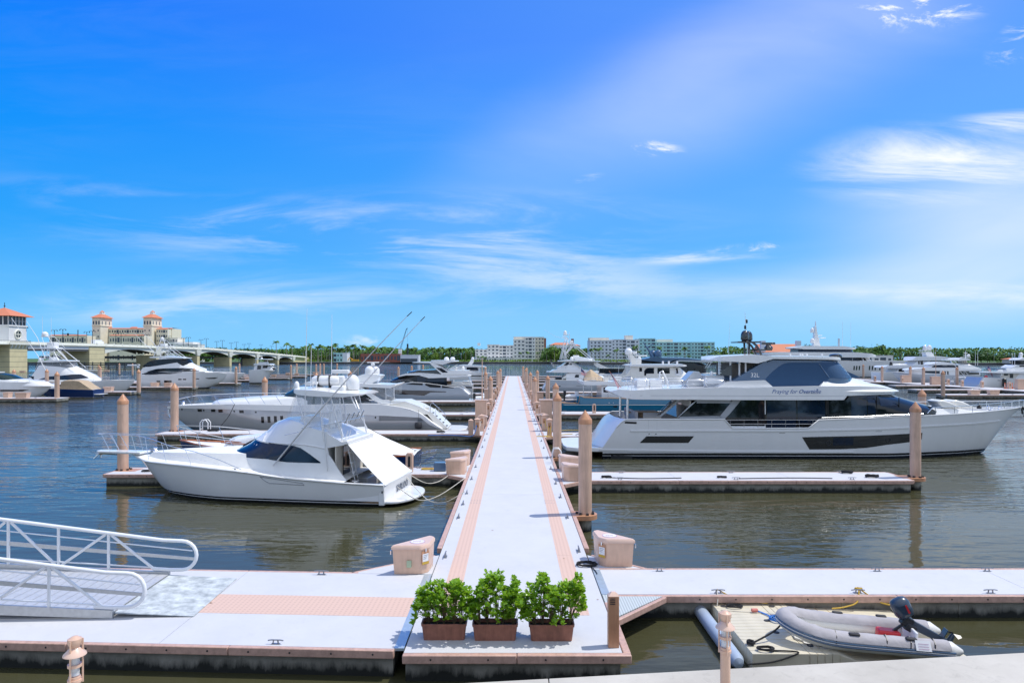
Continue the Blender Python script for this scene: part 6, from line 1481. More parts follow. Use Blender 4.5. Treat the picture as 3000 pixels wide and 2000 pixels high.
 for x in (1240, 1330, 1455): s.bx('roof_fitting', 'H', x-12, x+12, 295, 343, .3, 0)
 s.line('ensign_staff', [('c',985,1120),('c',865,880)], .3, .02, 'varnish')
 a = s.px('c', 930, 1060, .3);
 b = MB(); n, m = 13, 6
 p0, p1 = s.px('c', 880, 920, .3), s.px('c', 905, 1070, .3); r0 = s.px('c', 965, 1060, .3)
 for i in range(n+1):
  for j in range(m+1):
   f, g = i/n, j/m; b.v.append((p0[0]+(p1[0]-p0[0])*(1-f)*0+(.2+.9*f)*g*1.2+.25*g, -.3+.06*sin(6*g+f), p0[1]+(p1[1]-p0[1])*f-.55*g))
 for i in range(n):
  for j in range(m): q = i*(m+1)+j; b.f.append([q,q+1,q+m+2,q+m+1]); b.mi.append(2 if (i < 7 and j < 3) else i % 2)
 b.mi = b.mi; b.build('ensign_flag', [Mt['flagred'], Mt['flagwhite'], Mt['flagblue']], s.root, smooth=60)
blue()
# inflatable tender on the blue yacht's stern
def rib(name, label, x, y, z, L, Wd, rz, m='hullfar', grey=False):
 t = thing(name, label, 'inflatable boat', (x, y, z), rz)
 r = Wd*.16; pts = [(L/2,-Wd/2+r,r)]+[(L/2-L*.7*k/4,-Wd/2+r,r) for k in range(1,4)]+[(-L*.32,-Wd*.30,r*1.2),(-L*.46,-Wd*.12,r*1.5),(-L*.5,0,r*1.6),(-L*.46,Wd*.12,r*1.5),(-L*.32,Wd*.30,r*1.2)]+[(L/2-L*.7*k/4,Wd/2-r,r) for k in range(3,0,-1)]+[(L/2,Wd/2-r,r)]
 b = MB(); b.tube(pts, [r*.5]+[r]*(len(pts)-2)+[r*.5], 10); b.build('inflatable_tube', Mt['gel'], t)
 b = MB(); b.prism([(L*.45,-Wd*.3),(L*.45,Wd*.3),(-L*.3,Wd*.25),(-L*.44,0),(-L*.3,-Wd*.25)], .02, r*.7); b.build('floor', Mt['greyc'], t)
 b = MB(); b.box(-.1,.35,-.25,.25,r*.7,r*.7+.7); b.build('console', Mt['gel'], t, bevel=.08)
 b = MB(); b.box(L*.46,L*.46+.35,-.2,.2,r,r+.75); b.box(L*.5,L*.5+.2,-.06,.06,-.3,r); b.build('outboard', Mt['black'], t, bevel=.08)
 return t
rib('rigid_inflatable', 'small white inflatable tender carried on the stern of the turquoise yacht', 8.2, 86.6, 1.9, 3.2, 1.7, pi)
rib('stern_inflatable', 'white inflatable tender with outboard lying off the black windowed yacht stern', -4.6, 107.2, .5, 3.0, 1.7, radians(200))
# ---- grey hulled sportfisher with tower
def greysf():
 s = Y('grey_sportfishing_boat', 'large pale grey hulled sportfishing boat with tower right of the pier end', 'sportfishing boat', 17, 134.6, 3.0)
 s.hull('c 5,1420 60,1320 110,1230 160,1195 200,1197 600,1205 860,1210 1300,1190 1900,1150', 'c 1950,1150 1850,1260 1750,1400', 'R', 9, Mt['hullg'], drop=.2, step=.5)
 s.line('hull_crease', [('c',100,1293),('c',860,1303)], 3.02, .02, 'greyhull'); s.line('hull_crease', [('c',60,1385),('c',900,1388)], 3.0, .02, 'greyhull')
 for a in ((225,290,1328,1348),(360,410,1330,1350)): s.wr('c', *a, s.w, 'black', 'hull_vent')
 s.wr('c', 770, 1010, 1328, 1334, s.w, 'black', 'hull_vent_line')
 w = s.cab('deckhouse', 'c 540,1060 620,1040 1100,1036 1400,1100 1500,1180', 2.5, 'R', 4, 'gel', drop=1.2)
 s.win('c 735,1142 832,1142', 'c 735,1115 760,1075 832,1075', w, 'glass', 'cabin_window', .02)
 s.win('c 440,1195 480,1170 545,1170 620,1100', 'c 440,1150 540,1080 600,1050 620,1048', lambda x,z: 2.4, 'gel2', 'cockpit_wing', 0, 'both')
 s.bx('cockpit_locker', 'c', 300, 520, 1140, 1195, 1.5, -1.5, 'black')
 s.slab('flybridge_deck', 'c 95,1005 200,1000 260,960 900,965 1300,1000', 'c 95,1018 300,1026 900,1036 1300,1030', 2.7, 'gel', 1, 4, .6)
 q = s.px('c', 370, 1008, 2.6); text(s.root, 'builder_mark', 'Shock Wave'[:0] or 'SW', .01, Mt['slate'], (q[0], -2.72, q[1])) if False else None
 s.wr('c', 328, 412, 998, 1014, lambda x,z: 2.62, 'slate', 'name_mark', .01)
 w = s.cab('flybridge_body', 'c 330,905 420,880 560,780 620,768 720,768 800,830 900,900 960,965', 2.2, 'R', 2, 'gel', drop=.5)
 s.win('c 480,865 560,862 600,838', 'c 480,862 560,785 600,785', w, 'glass', 'flybridge_window', .02); s.win('c 600,840 668,852', 'c 600,836 650,815 668,816', w, 'glass', 'flybridge_window', .02)
 s.win('c 820,790 900,868 1228,830 1232,830', 'c 820,775 1000,775 1228,785 1232,786', lambda x,z: 2.0, 'vinyl2', 'smoked_curtain', 0, 'both')
 s.slab('hardtop', 'c 355,758 600,735 900,750 1345,760', 'c 355,770 600,775 1345,770', 2.4, 'gel', 1, .6, .6)
 s.slab('roof_pod', 'c 700,680 840,672 1150,725', 'c 700,745 1150,750', 1.3, 'gel', .5, 2, .4, .12)
 s.bx('roof_raft', 'c', 700, 838, 630, 678, .5, -.5, bev=.1); s.dm('c', 668, 745, .9, 42, 85)
 s.win('c 1228,850 1310,915 1485,918', 'c 1228,785 1330,840 1485,912', lambda x,z: 1.9, 'canvas', 'forward_awning', 0, 'both')
 s.tower([('c',600,745,355,385,.9),('c',490,560,305,315,.6),('c',470,598,150,163,.6)], [('c',415,720,480,400),('c',440,720,500,400),('c',500,720,560,310),('c',540,600,740,385),('c',560,720,500,520),('c',480,400,520,270),('c',560,400,585,270),('c',480,180,560,265),('c',520,175,590,265),('c',700,385,550,570)], (1.6,.8), .05)
 s.dm('c', 515, 150, 0, 38, 85); s.bx('tower_seat', 'c', 620, 700, 290, 350, .5, -.5, 'gel', .1); s.line('antenna', [('c',615,265),('c',615,95)], 0, [.05,.03])
 for w_ in (2.0, -2.0):
  s.line('outrigger', [('c',1190,750),('c',900,510),('c',620,290)], w_, [.10,.07,.05]); s.line('outrigger_brace', [('c',1060,700),('c',760,450),('c',660,320)], w_, [.08,.06,.04])
  s.line('outrigger_tip', [('c',600,270),('c',300,205),('c',30,40)], w_, [.04,.025,.015])
 for x0_,y0_,x1_,y1_ in ((345,385,600,680),(395,380,620,640),(190,795,245,895),(225,800,260,880)): s.line('rod', [('c',x0_,y0_),('c',x1_,y1_)], 1.5, .035, 'steel')
 s.rl(s.bowx-8, s.bowx-.3, .8)
 rail(s.root, 'flybridge_rail', [s.pt('c',250,845,2.3), s.pt('c',560,880,2.3)], [0,.3,.6,.9], lambda x,y: s.px('c',300,940,2.3)[1], Mt['steel'], .03, (.5,))
greysf()
# black roofed superyacht
def dark():
 s = Y('dark_roofed_superyacht', 'low superyacht with dark metallic roof and black raked mast in front of the blue apartments', 'superyacht', 32, 152, 3.6)
 s.hull('N 1090,705 1300,715 1700,712 2352,700 2600,690', 'N 2620,695 2540,760 2450,820', 'R', 10, Mt['hullfar'], step=1.2)
 s.wr('N', 1090, 1400, 650, 700, lambda x,z: 3.2, 'glass', 'aft_glass'); s.win('N 1090,722 1400,708 1410,700', 'N 1090,708 1300,690 1410,682', lambda x,z: 3.3, 'slate', 'side_sculpture')
 w = s.cab('deckhouse_glass', 'N 1500,640 1560,562 2200,582 2280,600 2240,650', 2.9, 'R', 3, 'glass', drop=1.0, tumble=.0)
 s.slab('dark_roof', 'N 1555,552 1650,532 2000,536 2200,555 2325,577', 'N 1555,560 1800,585 1900,560 2325,582', 3.3, 'slate', 1.2, 4, .4, .15)
 s.slab('pale_roof_edge', 'N 1850,590 1950,560 2200,566 2322,580', 'N 1850,598 1960,572 2200,580 2322,584', 3.4, 'silver', 2, 3, .6)
 s.line('raked_mast', [('N',1672,530),('N',1625,450),('N',1570,368)], .2, [.35,.2,.08], 'slate', 6); s.line('mast_arm', [('N',1610,428),('N',1640,410),('N',1680,385)], .2, [.1,.12,.1], 'slate', 6)
 s.dm('N', 1731, 525, .8, 35, 76, 'slate'); s.dm('N', 1672, 520, -.8, 34, 66, 'slate')
 rail(s.root, 'deck_rail', [s.pt('N',2050,645,3.2), s.pt('N',2480,650,3.0)], [i/6 for i in range(7)], lambda x,y: s.px('N',2200,700,3)[1], Mt['black'], .05, ())
 for x in (2235, 2262): s.line('roof_strut', [('N',x+30,585),('N',x-10,645)], 2.8, .06, 'steel')
dark()
# big white superyacht on the right
def big():
 s = Y('white_superyacht', 'biggest white superyacht with stacked oval decks and white mast behind the long yacht', 'superyacht', 118, 246, 5)
 s.hull('I 900,690 1400,690 1900,690 J 0,645 500,640 830,645 1000,660', 'J 1010,665 950,760 850,870', 'R', 16, Mt['hullfar'], step=2)
 for x in (10,45,82,222,262,302,364,402,500,540): s.wr('J', x-10, x+12, 712, 770, s.w, 'glassg', 'hull_window', .03)
 s.slab('main_upper_deck', 'I 975,600 1200,592 2000,595 2180,610 2258,632', 'I 975,625 1300,652 2100,655 2258,645', 5, 'gel', 3, 9, .4)
 w = s.cab('upper_salon', 'I 1200,655 1210,640 1900,640 2100,640 2240,690', 4.3, 'R', 6, 'glass', drop=.6)
 for x in (1950,2010,2065,2110,2150): s.wr('I', x-3, x+3, 655, 690, w, 'gel', 'window_mullion', .05)
 s.cab('sky_lounge', 'I 1325,598 1330,555 1990,555 2005,598', 3.6, 'R', 4, 'glassb', drop=.3); s.slab('sky_lounge_roof', 'I 1255,538 1400,522 1850,524 2022,550', 'I 1255,548 1400,560 1950,562 2022,555', 4.4, 'gel', 3, 5, .3)
 s.cab('mast', 'I 1500,522 1515,440 1520,300 1535,300 1560,440 1585,522', .8, None, 1, 'gel', drop=.2)
 s.line('mast_top', [('I',1527,300),('I',1525,235)], 0, [.3,.1], 'gel'); s.dm('I', 1490, 488, 1.2, 24, 55); s.dm('I', 1542, 486, -.6, 28, 58); s.dm('I', 1487, 370, .5, 20, 55)
 for y, x1 in ((405,1600),(432,1640)): s.line('mast_spreader', [('I',1540,y),('I',x1,y-4)], 0, .14, 'gel')
 s.line('whip_antenna', [('I',1835,525),('I',1835,240)], 1, [.06,.03]); s.line('whip_antenna', [('I',1930,525),('I',1930,250)], -1, [.06,.03]); s.bx('flag_locker', 'I', 1790, 1805, 435, 522, .3, -.3, 'silver')
 s.line('forward_mast', [('J',385,760),('J',405,680)], 2, .15, 'black')
big()
def domed():
 s = Y('twin_dome_yacht', 'white yacht with two big domes on its arch and black outboard tender aft', 'motor yacht', 118, 196, 3.4)
 s.hull('b 90,860 600,850 900,850 1500,860 2300,840', 'b 2400,840 2300,940 2200,1050', 'R', 10, Mt['hullfar'])
 s.slab('boat_deck', 'b 90,700 200,650 640,640 1500,640 2100,640', 'b 90,720 600,745 1500,745 2100,745', 3.2, 'gel', 1, 3, .7)
 w = s.cab('main_deckhouse', 'b 500,840 560,750 1400,750 2000,760', 2.9, None, 2, 'gel', drop=.3); s.win('b 560,840 800,840', 'b 560,770 620,750 800,750', lambda x,z: 2.92, 'glass')
 for x in range(110, 480, 28): s.line('side_curtain_slat', [('b',x,735),('b',x,855)], 3.0, .03, 'gel')
 w = s.cab('upper_deckhouse', 'b 1000,640 1170,495 1500,495 2300,510 2500,640', 2.6, 'R', 4, 'gel', drop=.1)
 s.wr('b', 1170, 1225, 505, 605, w, 'glass'); s.wr('b', 1245, 1330, 505, 615, w, 'glass'); s.win('b 1540,620 2340,640', 'b 1540,510 2340,512', w, 'glassb')
 s.slab('upper_roof', 'b 990,485 1080,400 1110,370 1480,370 1900,360 2200,400 2352,440', 'b 990,492 1480,490 2352,495', 3.0, 'gel', 1.5, 3, .4)
 s.cab('radar_arch', 'b 1410,220 1600,220 1720,400', 1.0, None, 1, 'gel', bot='b 1410,260 1450,370 1600,402 1720,402'); s.dm('b', 1378, 160, .6, 56, 145); s.dm('b', 1520, 150, -.5, 70, 145)
 s.bx('arch_platform', 'b', 1340, 1600, 160, 185, 1.2, -1.2); s.bx('spreader', 'b', 1200, 1420, 235, 245, .2, 0)
 for x in (1235, 1300): s.line('antenna', [('b',x,370),('b',x,130)], .5, .04)
 s.bx('deck_tender', 'b', 380, 860, 590, 645, 1.0, -1.0, 'gel', .15); s.dm('b', 322, 600, .8, 42, 75, 'black', 'outboard_cowl'); s.bx('outboard_leg', 'b', 290, 430, 600, 665, .9, .3, 'black'); s.line('whip_antenna', [('b',1655,330),('b',1655,90)], 0, [.05,.03])
domed()
def greyright():
 s = Y('bow_left_yacht', 'sleek white yacht pointing its bow left across the right hand docks', 'motor yacht', 112, 180, 3.2)
 s.hull('b 375,850 600,858 900,900 1300,925 1960,925 2060,940 2352,950 a 800,760', 'b 375,856 420,960 500,1040 560,1090', 'L', 10, Mt['hullg'])
 s.slab('visor_deck', 'b 940,790 1100,750 1400,712 1900,712 a 300,610 900,600', 'b 940,800 1400,805 2300,812 a 300,660 900,650', 3.1, 'gel', 5, 2, .3)
 w = s.cab('salon', 'b 960,800 1350,800 2200,805 a 260,660 800,660', 2.8, 'L', 4, 'gel', drop=1.2)
 s.win('b 1350,880 1850,900', 'b 1350,815 1850,815', w, 'glassb'); s.wr('b', 1990, 2040, 825, 930, w, 'blackg', 'side_door'); s.wr('b', 2080, 2130, 825, 930, w, 'blackg', 'side_door'); s.win('a 262,765 775,768', 'a 262,668 775,672', w, 'blackg')
 w = s.cab('pilothouse', 'b 1540,700 1620,640 1900,635 a 0,515 240,520 500,480 780,590', 2.4, 'L', 4, 'gel', drop=.3)
 s.win('b 1580,705 1900,710 2352,712 a 240,585', 'b 1580,690 1680,645 1900,635 2352,640 a 240,520', w, 'glassb', 'pilothouse_window', .03)
 s.slab('pilothouse_roof', 'b 1600,610 1800,540 2000,535 2352,590 a 240,478', 'b 1600,618 1900,628 a 0,512 240,515', 2.6, 'gel', 3, 2, .3)
 s.slab('sun_roof', 'a 0,370 230,370 300,330 590,370', 'a 0,400 250,408 600,388', 2.4, 'gel', 2, 1, .5); s.line('mast', [('a',425,350),('a',425,150)], 0, [.15,.06], 'gel'); s.dm('a', 500, 300, -.3, 36, 66)
 for y, h in ((210,45),(270,60),(320,130)): s.line('mast_spreader', [('a',425-h,y),('a',425+h,y)], 0, .08, 'gel')
 for x in (350, 400, 450): s.bx('folded_chairs', 'a', x-18, x+14, 390, 455, .8, -.8, 'cream')
 for a_ in ((1860,1925,1075,1105),(2235,2265,1025,1040)): s.wr('b', *a_, s.w, 'black', 'hull_port')
 for x in (675, 735): s.line('whip_antenna', [('a',x,520),('a',x,150)], .5, [.05,.03])
 s.line('boarding_boom', [('a',-20,330),('a',390,790)], 2.9, .06); s.line('boarding_boom', [('a',130,400),('a',520,790)], 2.9, .06)
greyright()
def ccons():
 s = Y('centre_console_boat', 'small white centre console fishing boat with T top in front of the bow left yacht', 'fishing boat', 108.5, 166.5, 1.4)
 s.hull('a 200,960 400,985 560,985 740,960 800,940', 'a 805,945 770,1000 720,1050', 'R', 3.5, Mt['hullfar'], drop=.3)
 s.slab('t_top', 'a 260,830 440,815 725,825', 'a 260,838 725,835', 1.2, 'gel', .5, .5, .6); w = s.cab('console', 'a 400,960 420,870 600,865 640,920', .7, 'R', .6, 'gel', drop=.2); s.win('a 530,930 640,922', 'a 530,870 600,866 640,918', w, 'glassg', 'windscreen', .02)
 for x in (330, 680): s.line('top_leg', [('a',x,835),('a',x+20,960)], .9, .04)
 s.line('outrigger', [('a',390,815),('a',385,640)], .5, .03); s.bx('outboard', 'a', 60, 140, 910, 1000, .4, -.4, 'gel', .1)
ccons()
def striped():
 s = Y('grey_stern_yacht', 'white yacht showing its blue grey transom and ensign at the right picture edge', 'motor yacht', 121, 152, 3.0)
 s.hull('a 870,860 930,830 1250,850 1700,855 1916,850 2600,860', 'a 2700,860 2600,950 2500,1050', 'R', 6, Mt['hullfar'])
 tn = [(s.sx-.9,.25),(s.sx-.9,.9),(s.sx+.15,s.sh(s.sx+.5)+.05),(s.sx+.6,s.sh(s.sx+.5)+.05),(s.sx+.6,.25)]; b = MB(); b.slab(tn, -2.7, 2.7); b.build('raked_transom', Mt['silver'], s.root, bevel=.05)
 w = s.cab('deckhouse', 'a 1330,735 1600,730 2600,730', 2.6, None, 1, 'gel', drop=1.0)
 s.win('a 1330,840 1700,850 1800,735', 'a 1330,800 1400,735 1800,734', lambda x,z: 2.62, 'cream', 'cockpit_lining', .01); s.wr('a', 1555, 1640, 735, 845, lambda x,z: 2.66, 'glass', 'salon_door'); s.wr('a', 1410, 1510, 735, 780, lambda x,z: 2.66, 'glass')
 s.slab('flybridge_deck', 'a 900,690 1100,690 1700,680 2600,680', 'a 900,705 1300,725 2600,730', 3.0, 'gel', 1, 1, .6); s.bx('fly_fridge', 'a', 1470, 1620, 592, 665, .6, -.6)
 s.win('a 1620,680 1800,680 2300,690', 'a 1620,675 1700,620 2300,615', lambda x,z: 2.4, 'gel', 'fly_side', 0, 'both')
 s.bx('fly_canopy', 'a', 1180, 1450, 595, 625, 1.5, -1.5, 'slate');
 for a_ in ((1240,1320,900,912),(1515,1580,932,944)): s.wr('a', *a_, s.w, 'glass', 'hull_port')
 q = s.px('a', 1025, 905, 2.9); text(s.root, 'yacht_name', 'Lady Luck', .75, Mt['slate'], (s.sx-.62, .9, 1.35), (radians(58),0,-pi/2), shear=.3)
 a = s.px('a', 1020, 785, .5); c = s.px('a', 985, 490, .5); flag(s.root, (a[0],-.5,a[1]), (c[0],-.5,c[1]), 0, 0, (1.0, 1.6))
 for x in (1615, 1680): s.line('whip_antenna', [('a',x,570),('a',x,190)], .5, [.05,.03])
 b = MB(); b.lathe([(.3,0),(.32,.1),(.32,.25),(.1,.3)], 16, (0,0,0)); a = s.px('a', 935, 815, 2.5); b.build('red_life_ring', Mt['red'], s.root, loc=(a[0],-2.5,a[1]), rot=(pi/2,0,0))
 a = s.px('a', 1425, 1060, 3.4); b = MB(); b.lathe([(.1,0),(.38,.1),(.38,1.7),(.1,1.9)], 14, (a[0],-3.3,.7)); b.build('fender', Mt['black'], s.root)
striped()
s = Y('edge_cruiser', 'white cruiser superstructure with round dome cut off by the right picture edge', 'motor yacht', 170, 205, 3)
s.hull('a 1560,620 1900,610 2700,600', 'a 2800,605 2700,700 2600,760', 'R', 6, Mt['hullfar']); s.cab('deckhouse', 'a 1620,575 1740,510 2500,505', 2.5, None, 1, 'gel', drop=.8); s.wr('a', 1800, 2300, 520, 560, lambda x,z: 2.52, 'glass'); s.slab('hardtop', 'a 1760,385 1900,330 2300,330', 'a 1760,395 2300,400', 2.4, 'gel', 1, 1, .5)
s.dm('a', 1838, 270, 0, 45, 80); s.bx('mast_base', 'a', 1820, 1880, 270, 340, .4, -.4); s.cab('hardtop_legs', 'a 1830,510 1840,395 2200,395', 2, None, 1, 'glass', drop=.2)
# ================================================================== far shore, buildings, bridge, trees
SHORE = [(-2500,745),(-252,745),(-120,790),(40,800),(75,720),(420,655),(2500,640)]
fsh = interp(SHORE)
Mt['lawn'] = mat('shore_lawn', (.07,.13,.03), .9, var=.3, vscale=.05)
Mt['shorewall'] = mat('shore_seawall_stone', (.07,.07,.075), .8, var=.3, vscale=.4)
Mt['shorecap'] = mat('shore_seawall_cap', (.42,.40,.38), .8, var=.1, vscale=.3)
b = MB()
for x, y in SHORE: b.v += [(x, y, 1.6), (x, 2600, 3)]
for i in range(len(SHORE)-1): b.f.append([2*i, 2*i+2, 2*i+3, 2*i+1]); b.mi.append(0)
tag(b.build('far_shore_ground', Mt['lawn'], smooth=0), kind='structure', label='low green far shore beyond the water')
for nm, z0, z1, dy, m, lab in (('shore_seawall', -1, 1.75, -.5, Mt['shorewall'], 'dark stone seawall along the far shore'), ('seawall_cap', 1.75, 2.1, -.8, Mt['shorecap'], 'pale cap along the far seawall')):
 b = MB()
 for x, y in SHORE: b.v += [(x, y+dy, z0), (x, y+dy, z1), (x, y+1.2, z1)]
 for i in range(len(SHORE)-1): b.f += [[3*i, 3*i+3, 3*i+4, 3*i+1], [3*i+1, 3*i+4, 3*i+5, 3*i+2]]; b.mi += [0, 0]
 tag(b.build(nm, m, smooth=0), kind='structure', label=lab)
def bmat(n, c, **k): return mat(n, c, .7, var=.05, vscale=.2, **k)
Mt['condo'] = bmat('white_stucco', (.80,.79,.76)); Mt['condoc'] = bmat('cream_stucco', (.72,.67,.56)); Mt['condob'] = bmat('pale_aqua_stucco', (.42,.68,.72)); Mt['condol'] = bmat('pale_lavender_stucco', (.70,.73,.80))
Mt['bilt'] = bmat('warm_cream_stucco', (.80,.72,.56)); Mt['redroof'] = bmat('red_clay_roof', (.58,.20,.10)); Mt['winf'] = mat('far_window_glass', (.05,.07,.10), .15, var=.3)
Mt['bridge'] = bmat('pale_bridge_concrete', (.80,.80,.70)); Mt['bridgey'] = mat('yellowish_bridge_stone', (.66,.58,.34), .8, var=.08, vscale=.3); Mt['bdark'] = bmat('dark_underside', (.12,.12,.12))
Mt['brick'] = bmat('red_brick', (.30,.10,.07)); Mt['lampg'] = mat('dark_green_metal', (.015,.03,.03), .4)
wcache = {}
def winmesh(w, h):
 k = (round(w,1), round(h,1))
 if k not in wcache:
  b = MB(); b.box(-w/2, w/2, -.12, .05, 0, h); o = b.build('window', Mt['winf'], smooth=0); wcache[k] = o.data; bpy.data.objects.remove(o)
 return wcache[k]
def window(parent, x, y, z, w, h, rz=0):
 o = bpy.data.objects.new('window', winmesh(w, h)); COL.objects.link(o); o.parent = parent; o.location = (x, y, z); o.rotation_euler = (0,0,rz); return o
def building(name, label, Yb, blocks, cat='building', group=None):
 """blocks: (px0, px1, pytop, pybase, depth, material, rows, wins, roof). pixel columns at distance Yb"""
 r = thing(name, label, cat, ((blocks[0][0]-CX)/FPX*Yb, Yb, 1.6), group=group); ox, oz = r.location.x, 1.6
 for bl in blocks:
  p0, p1, t, bs, dep, m, rows, wins, roof = bl[:9]; dy = bl[9] if len(bl) > 9 else 0
  x0, x1 = (p0-CX)/FPX*Yb-ox, (p1-CX)/FPX*Yb-ox; z1 = EYE+(HY-t)/FPX*Yb-oz; z0 = 0 if bs is None else EYE+(HY-bs)/FPX*Yb-oz
  b = MB(); b.box(x0, x1, dy, dy+dep, z0, z1); b.build('wall', Mt[m], r, smooth=0)
  if roof == 'flat':
   b = MB(); b.box(x0-.3, x1+.3, dy-.3, dy+dep+.3, z1+.002, z1+.5); b.build('parapet', Mt[m], r, smooth=0)
  elif roof == 'tile':
   b = MB(); b.add([(x0-.8,dy-.8,z1+.01),(x1+.8,dy-.8,z1+.01),(x1-1,dy+3,z1+1.3),(x0+1,dy+3,z1+1.3),(x1-1,dy+dep,z1+1.3),(x0+1,dy+dep,z1+1.3)], [(0,1,2,3),(3,2,4,5)]); b.build('roof', Mt['redroof'], r, smooth=0)
  elif roof == 'hip':
   e = 1.2; h = min(x1-x0, dep)*.22; b = MB(); mx, my = (x0+x1)/2, dy+dep/2; hx = max(0, (x1-x0-dep)/2)
   b.add([(x0-e,dy-e,z1+.01),(x1+e,dy-e,z1+.01),(x1+e,dy+dep+e,z1+.01),(x0-e,dy+dep+e,z1+.01),(mx-hx,my,z1+h),(mx+hx,my,z1+h)], [(0,1,5,4),(1,2,5),(2,3,4,5),(3,0,4),(3,2,1,0)]); b.build('roof', Mt['redroof'], r, smooth=0)
  if rows:
   H = (z1-z0)/rows;
   for k in range(rows):
    zz = z0+k*H+H*.32
    if k and m.startswith('condo'):
     b = MB(); b.box(x0-.05, x1+.05, dy-.45, dy, z0+k*H-.12, z0+k*H+.14); b.build('floor_band', Mt[m], r, smooth=0)
    n = wins; s = (x1-x0)/n
    for i in range(n): q = (i*7+int(p0)) % 4; window(r, x0+(i+.5)*s, dy-.02, zz-(.1*H if q == 1 else 0), s*(.42,.88,.6,.5)[q], H*(.34,.56,.36,.4)[q])
 return r
building('white_apartment_block', 'stepped white and cream apartment block on the shore left of the pier end line', 830, [
 (1392,1428,1024,None,22,'condo',4,3,'flat'), (1428,1462,1010,None,20,'condo',5,3,'flat',-1.5), (1462,1504,1012,None,20,'condo',5,4,'flat'),
 (1398,1406,1004,1012,6,'condo',0,0,None,6), (1504,1538,995,None,22,'condo',6,3,'flat',-1), (1538,1568,988,None,24,'condo',7,3,'flat',-3), (1568,1594,988,None,22,'condoc',7,3,'flat'), (1505,1560,987,995,14,'condoc',0,0,'flat',5),
 (1396,1500,1048,None,12,'condo',1,14,'flat',-12)])
building('aqua_apartment_block', 'long pale aqua six storey apartment block right of the pier', 760, [
 (1728,1760,998,None,25,'condol',6,3,'flat'), (1760,1792,998,None,25,'condol',6,3,'flat',-2), (1792,1834,995,None,25,'condol',7,4,'flat'), (1729,1786,990,998,16,'condoc',0,0,'flat',6),
 (1834,1872,996,None,25,'condol',6,3,'flat',-2), (1836,1858,983,996,10,'condoc',0,0,'flat',8), (1872,1920,992,None,25,'condob',7,4,'flat'), (1920,1962,1003,None,25,'condob',6,4,'flat',-2), (1930,1976,993,1003,10,'condoc',0,0,None,8),
 (1962,2024,1003,None,25,'condob',6,5,'flat'), (2024,2060,1003,None,25,'condob',6,4,'flat',-2), (2060,2094,1003,None,25,'condob',6,3,'flat')])
hotel = building('twin_tower_hotel', 'large cream hotel with two square towers and red pyramid roofs behind the bridge', 900, [
 (257,484,961,None,26,'bilt',6,30,'tile',18), (270,294,930,None,26,'bilt',0,1,None,0), (420,444,930,None,26,'bilt',0,1,None,0),
 (190,232,985,None,20,'bilt',3,6,'tile',-30), (232,294,985,None,20,'bilt',3,9,'tile',-30), (360,404,985,None,20,'bilt',3,6,'tile',-30), (404,458,985,None,20,'bilt',3,9,'tile',-30), (448,482,963,None,22,'bilt',7,5,'tile',8), (352,372,957,961,8,'bilt',0,0,'tile',24)])
k = 900/FPX; ox = hotel.location.x; oz = 1.6
for p0, p1 in ((270,294),(420,444)):
 x0, x1 = (p0-CX)*k-ox, (p1-CX)*k-ox; zt = EYE+(HY-930)*k-oz
 b = MB(); mx, my = (x0+x1)/2, 13
 b.add([(x0-2,-2,zt),(x1+2,-2,zt),(x1+2,28,zt),(x0-2,28,zt),(mx-2,my-4,zt+5),(mx+2,my-4,zt+5),(mx+2,my+4,zt+5),(mx-2,my+4,zt+5)], [(0,1,5,4),(1,2,6,5),(2,3,7,6),(3,0,4,7),(4,5,6,7),(3,2,1,0)]); b.build('tower_roof', Mt['redroof'], hotel, smooth=0)
 b = MB(); b.box(mx-2, mx+2, my-3, my+3, zt+5, zt+8); b.build('cupola', Mt['condo'], hotel); b = MB(); b.lathe([(3.4,0),(.3,2.2)], 4, (mx, my, zt+8)); b.build('cupola_roof', Mt['redroof'], hotel, smooth=0)
 for i in range(3):
  window(hotel, x0+(i+.5)*(x1-x0)/3, -.02, zt-9, 1.8, 4.5); window(hotel, x1+.02, 4+i*8, zt-9, 1.8, 4.5, pi/2)
 for z in (zt-18, zt-26):
  for i in (0.6, 2.2): window(hotel, x0+(i)*(x1-x0)/3, -.02, z, 1.4, 2)
 b = MB(); b.box(x0-.8, x1+.8, -.8, 27, zt-11, zt-10.3); b.build('tower_balcony', Mt['bilt'], hotel, smooth=0)
building('white_layered_building', 'low white layered building at the right foot of the hotel', 880, [(482,520,990,None,20,'condoc',4,8,'flat'), (500,572,1003,None,20,'condo',3,10,'flat',-6), (520,590,1009,None,20,'condo',2,10,'flat',-10)])
building('brick_ruin', 'roofless red brick building with arched openings at the construction site', 782, [(1056,1172,1036,None,10,'brick',1,12,None)])
building('grey_shed', 'pale grey flat shed with dark front at the construction site', 780, [(1173,1226,1040,None,16,'condol',0,1,'flat'), (1174,1222,1050,None,1,'winf',0,0,None,-.5)])
building('blue_wrapped_building', 'small blue wrapped building frame with white windows on the far shore', 775, [(977,1004,1034,None,14,'condob',2,3,'flat'), (1004,1017,1034,None,14,'condol',0,0,'flat',-.5)])
building('red_roofed_villa', 'villa with long red tile roof and twin chimneys behind the white superyacht', 650, [(2226,2345,1030,None,16,'condol',2,8,None), (2229,2242,998,1030,4,'condol',0,0,None,-1), (2333,2346,998,1030,4,'condol',0,0,None,-1)])
v = bpy.data.objects['red_roofed_villa']; k = 650/FPX; x0, x1 = 0-2, (2345-2226)*k+2; z0 = EYE+(HY-1031)*k-1.6; z1 = EYE+(HY-1007)*k-1.6
b = MB(); b.add([(x0,-1.5,z0),(x1,-1.5,z0),(x1-2,8,z1),(x0+2,8,z1),(x1,17,z0),(x0,17,z0)], [(0,1,2,3),(3,2,4,5),(1,4,2),(0,3,5)]); b.build('roof', Mt['redroof'], v, smooth=0)
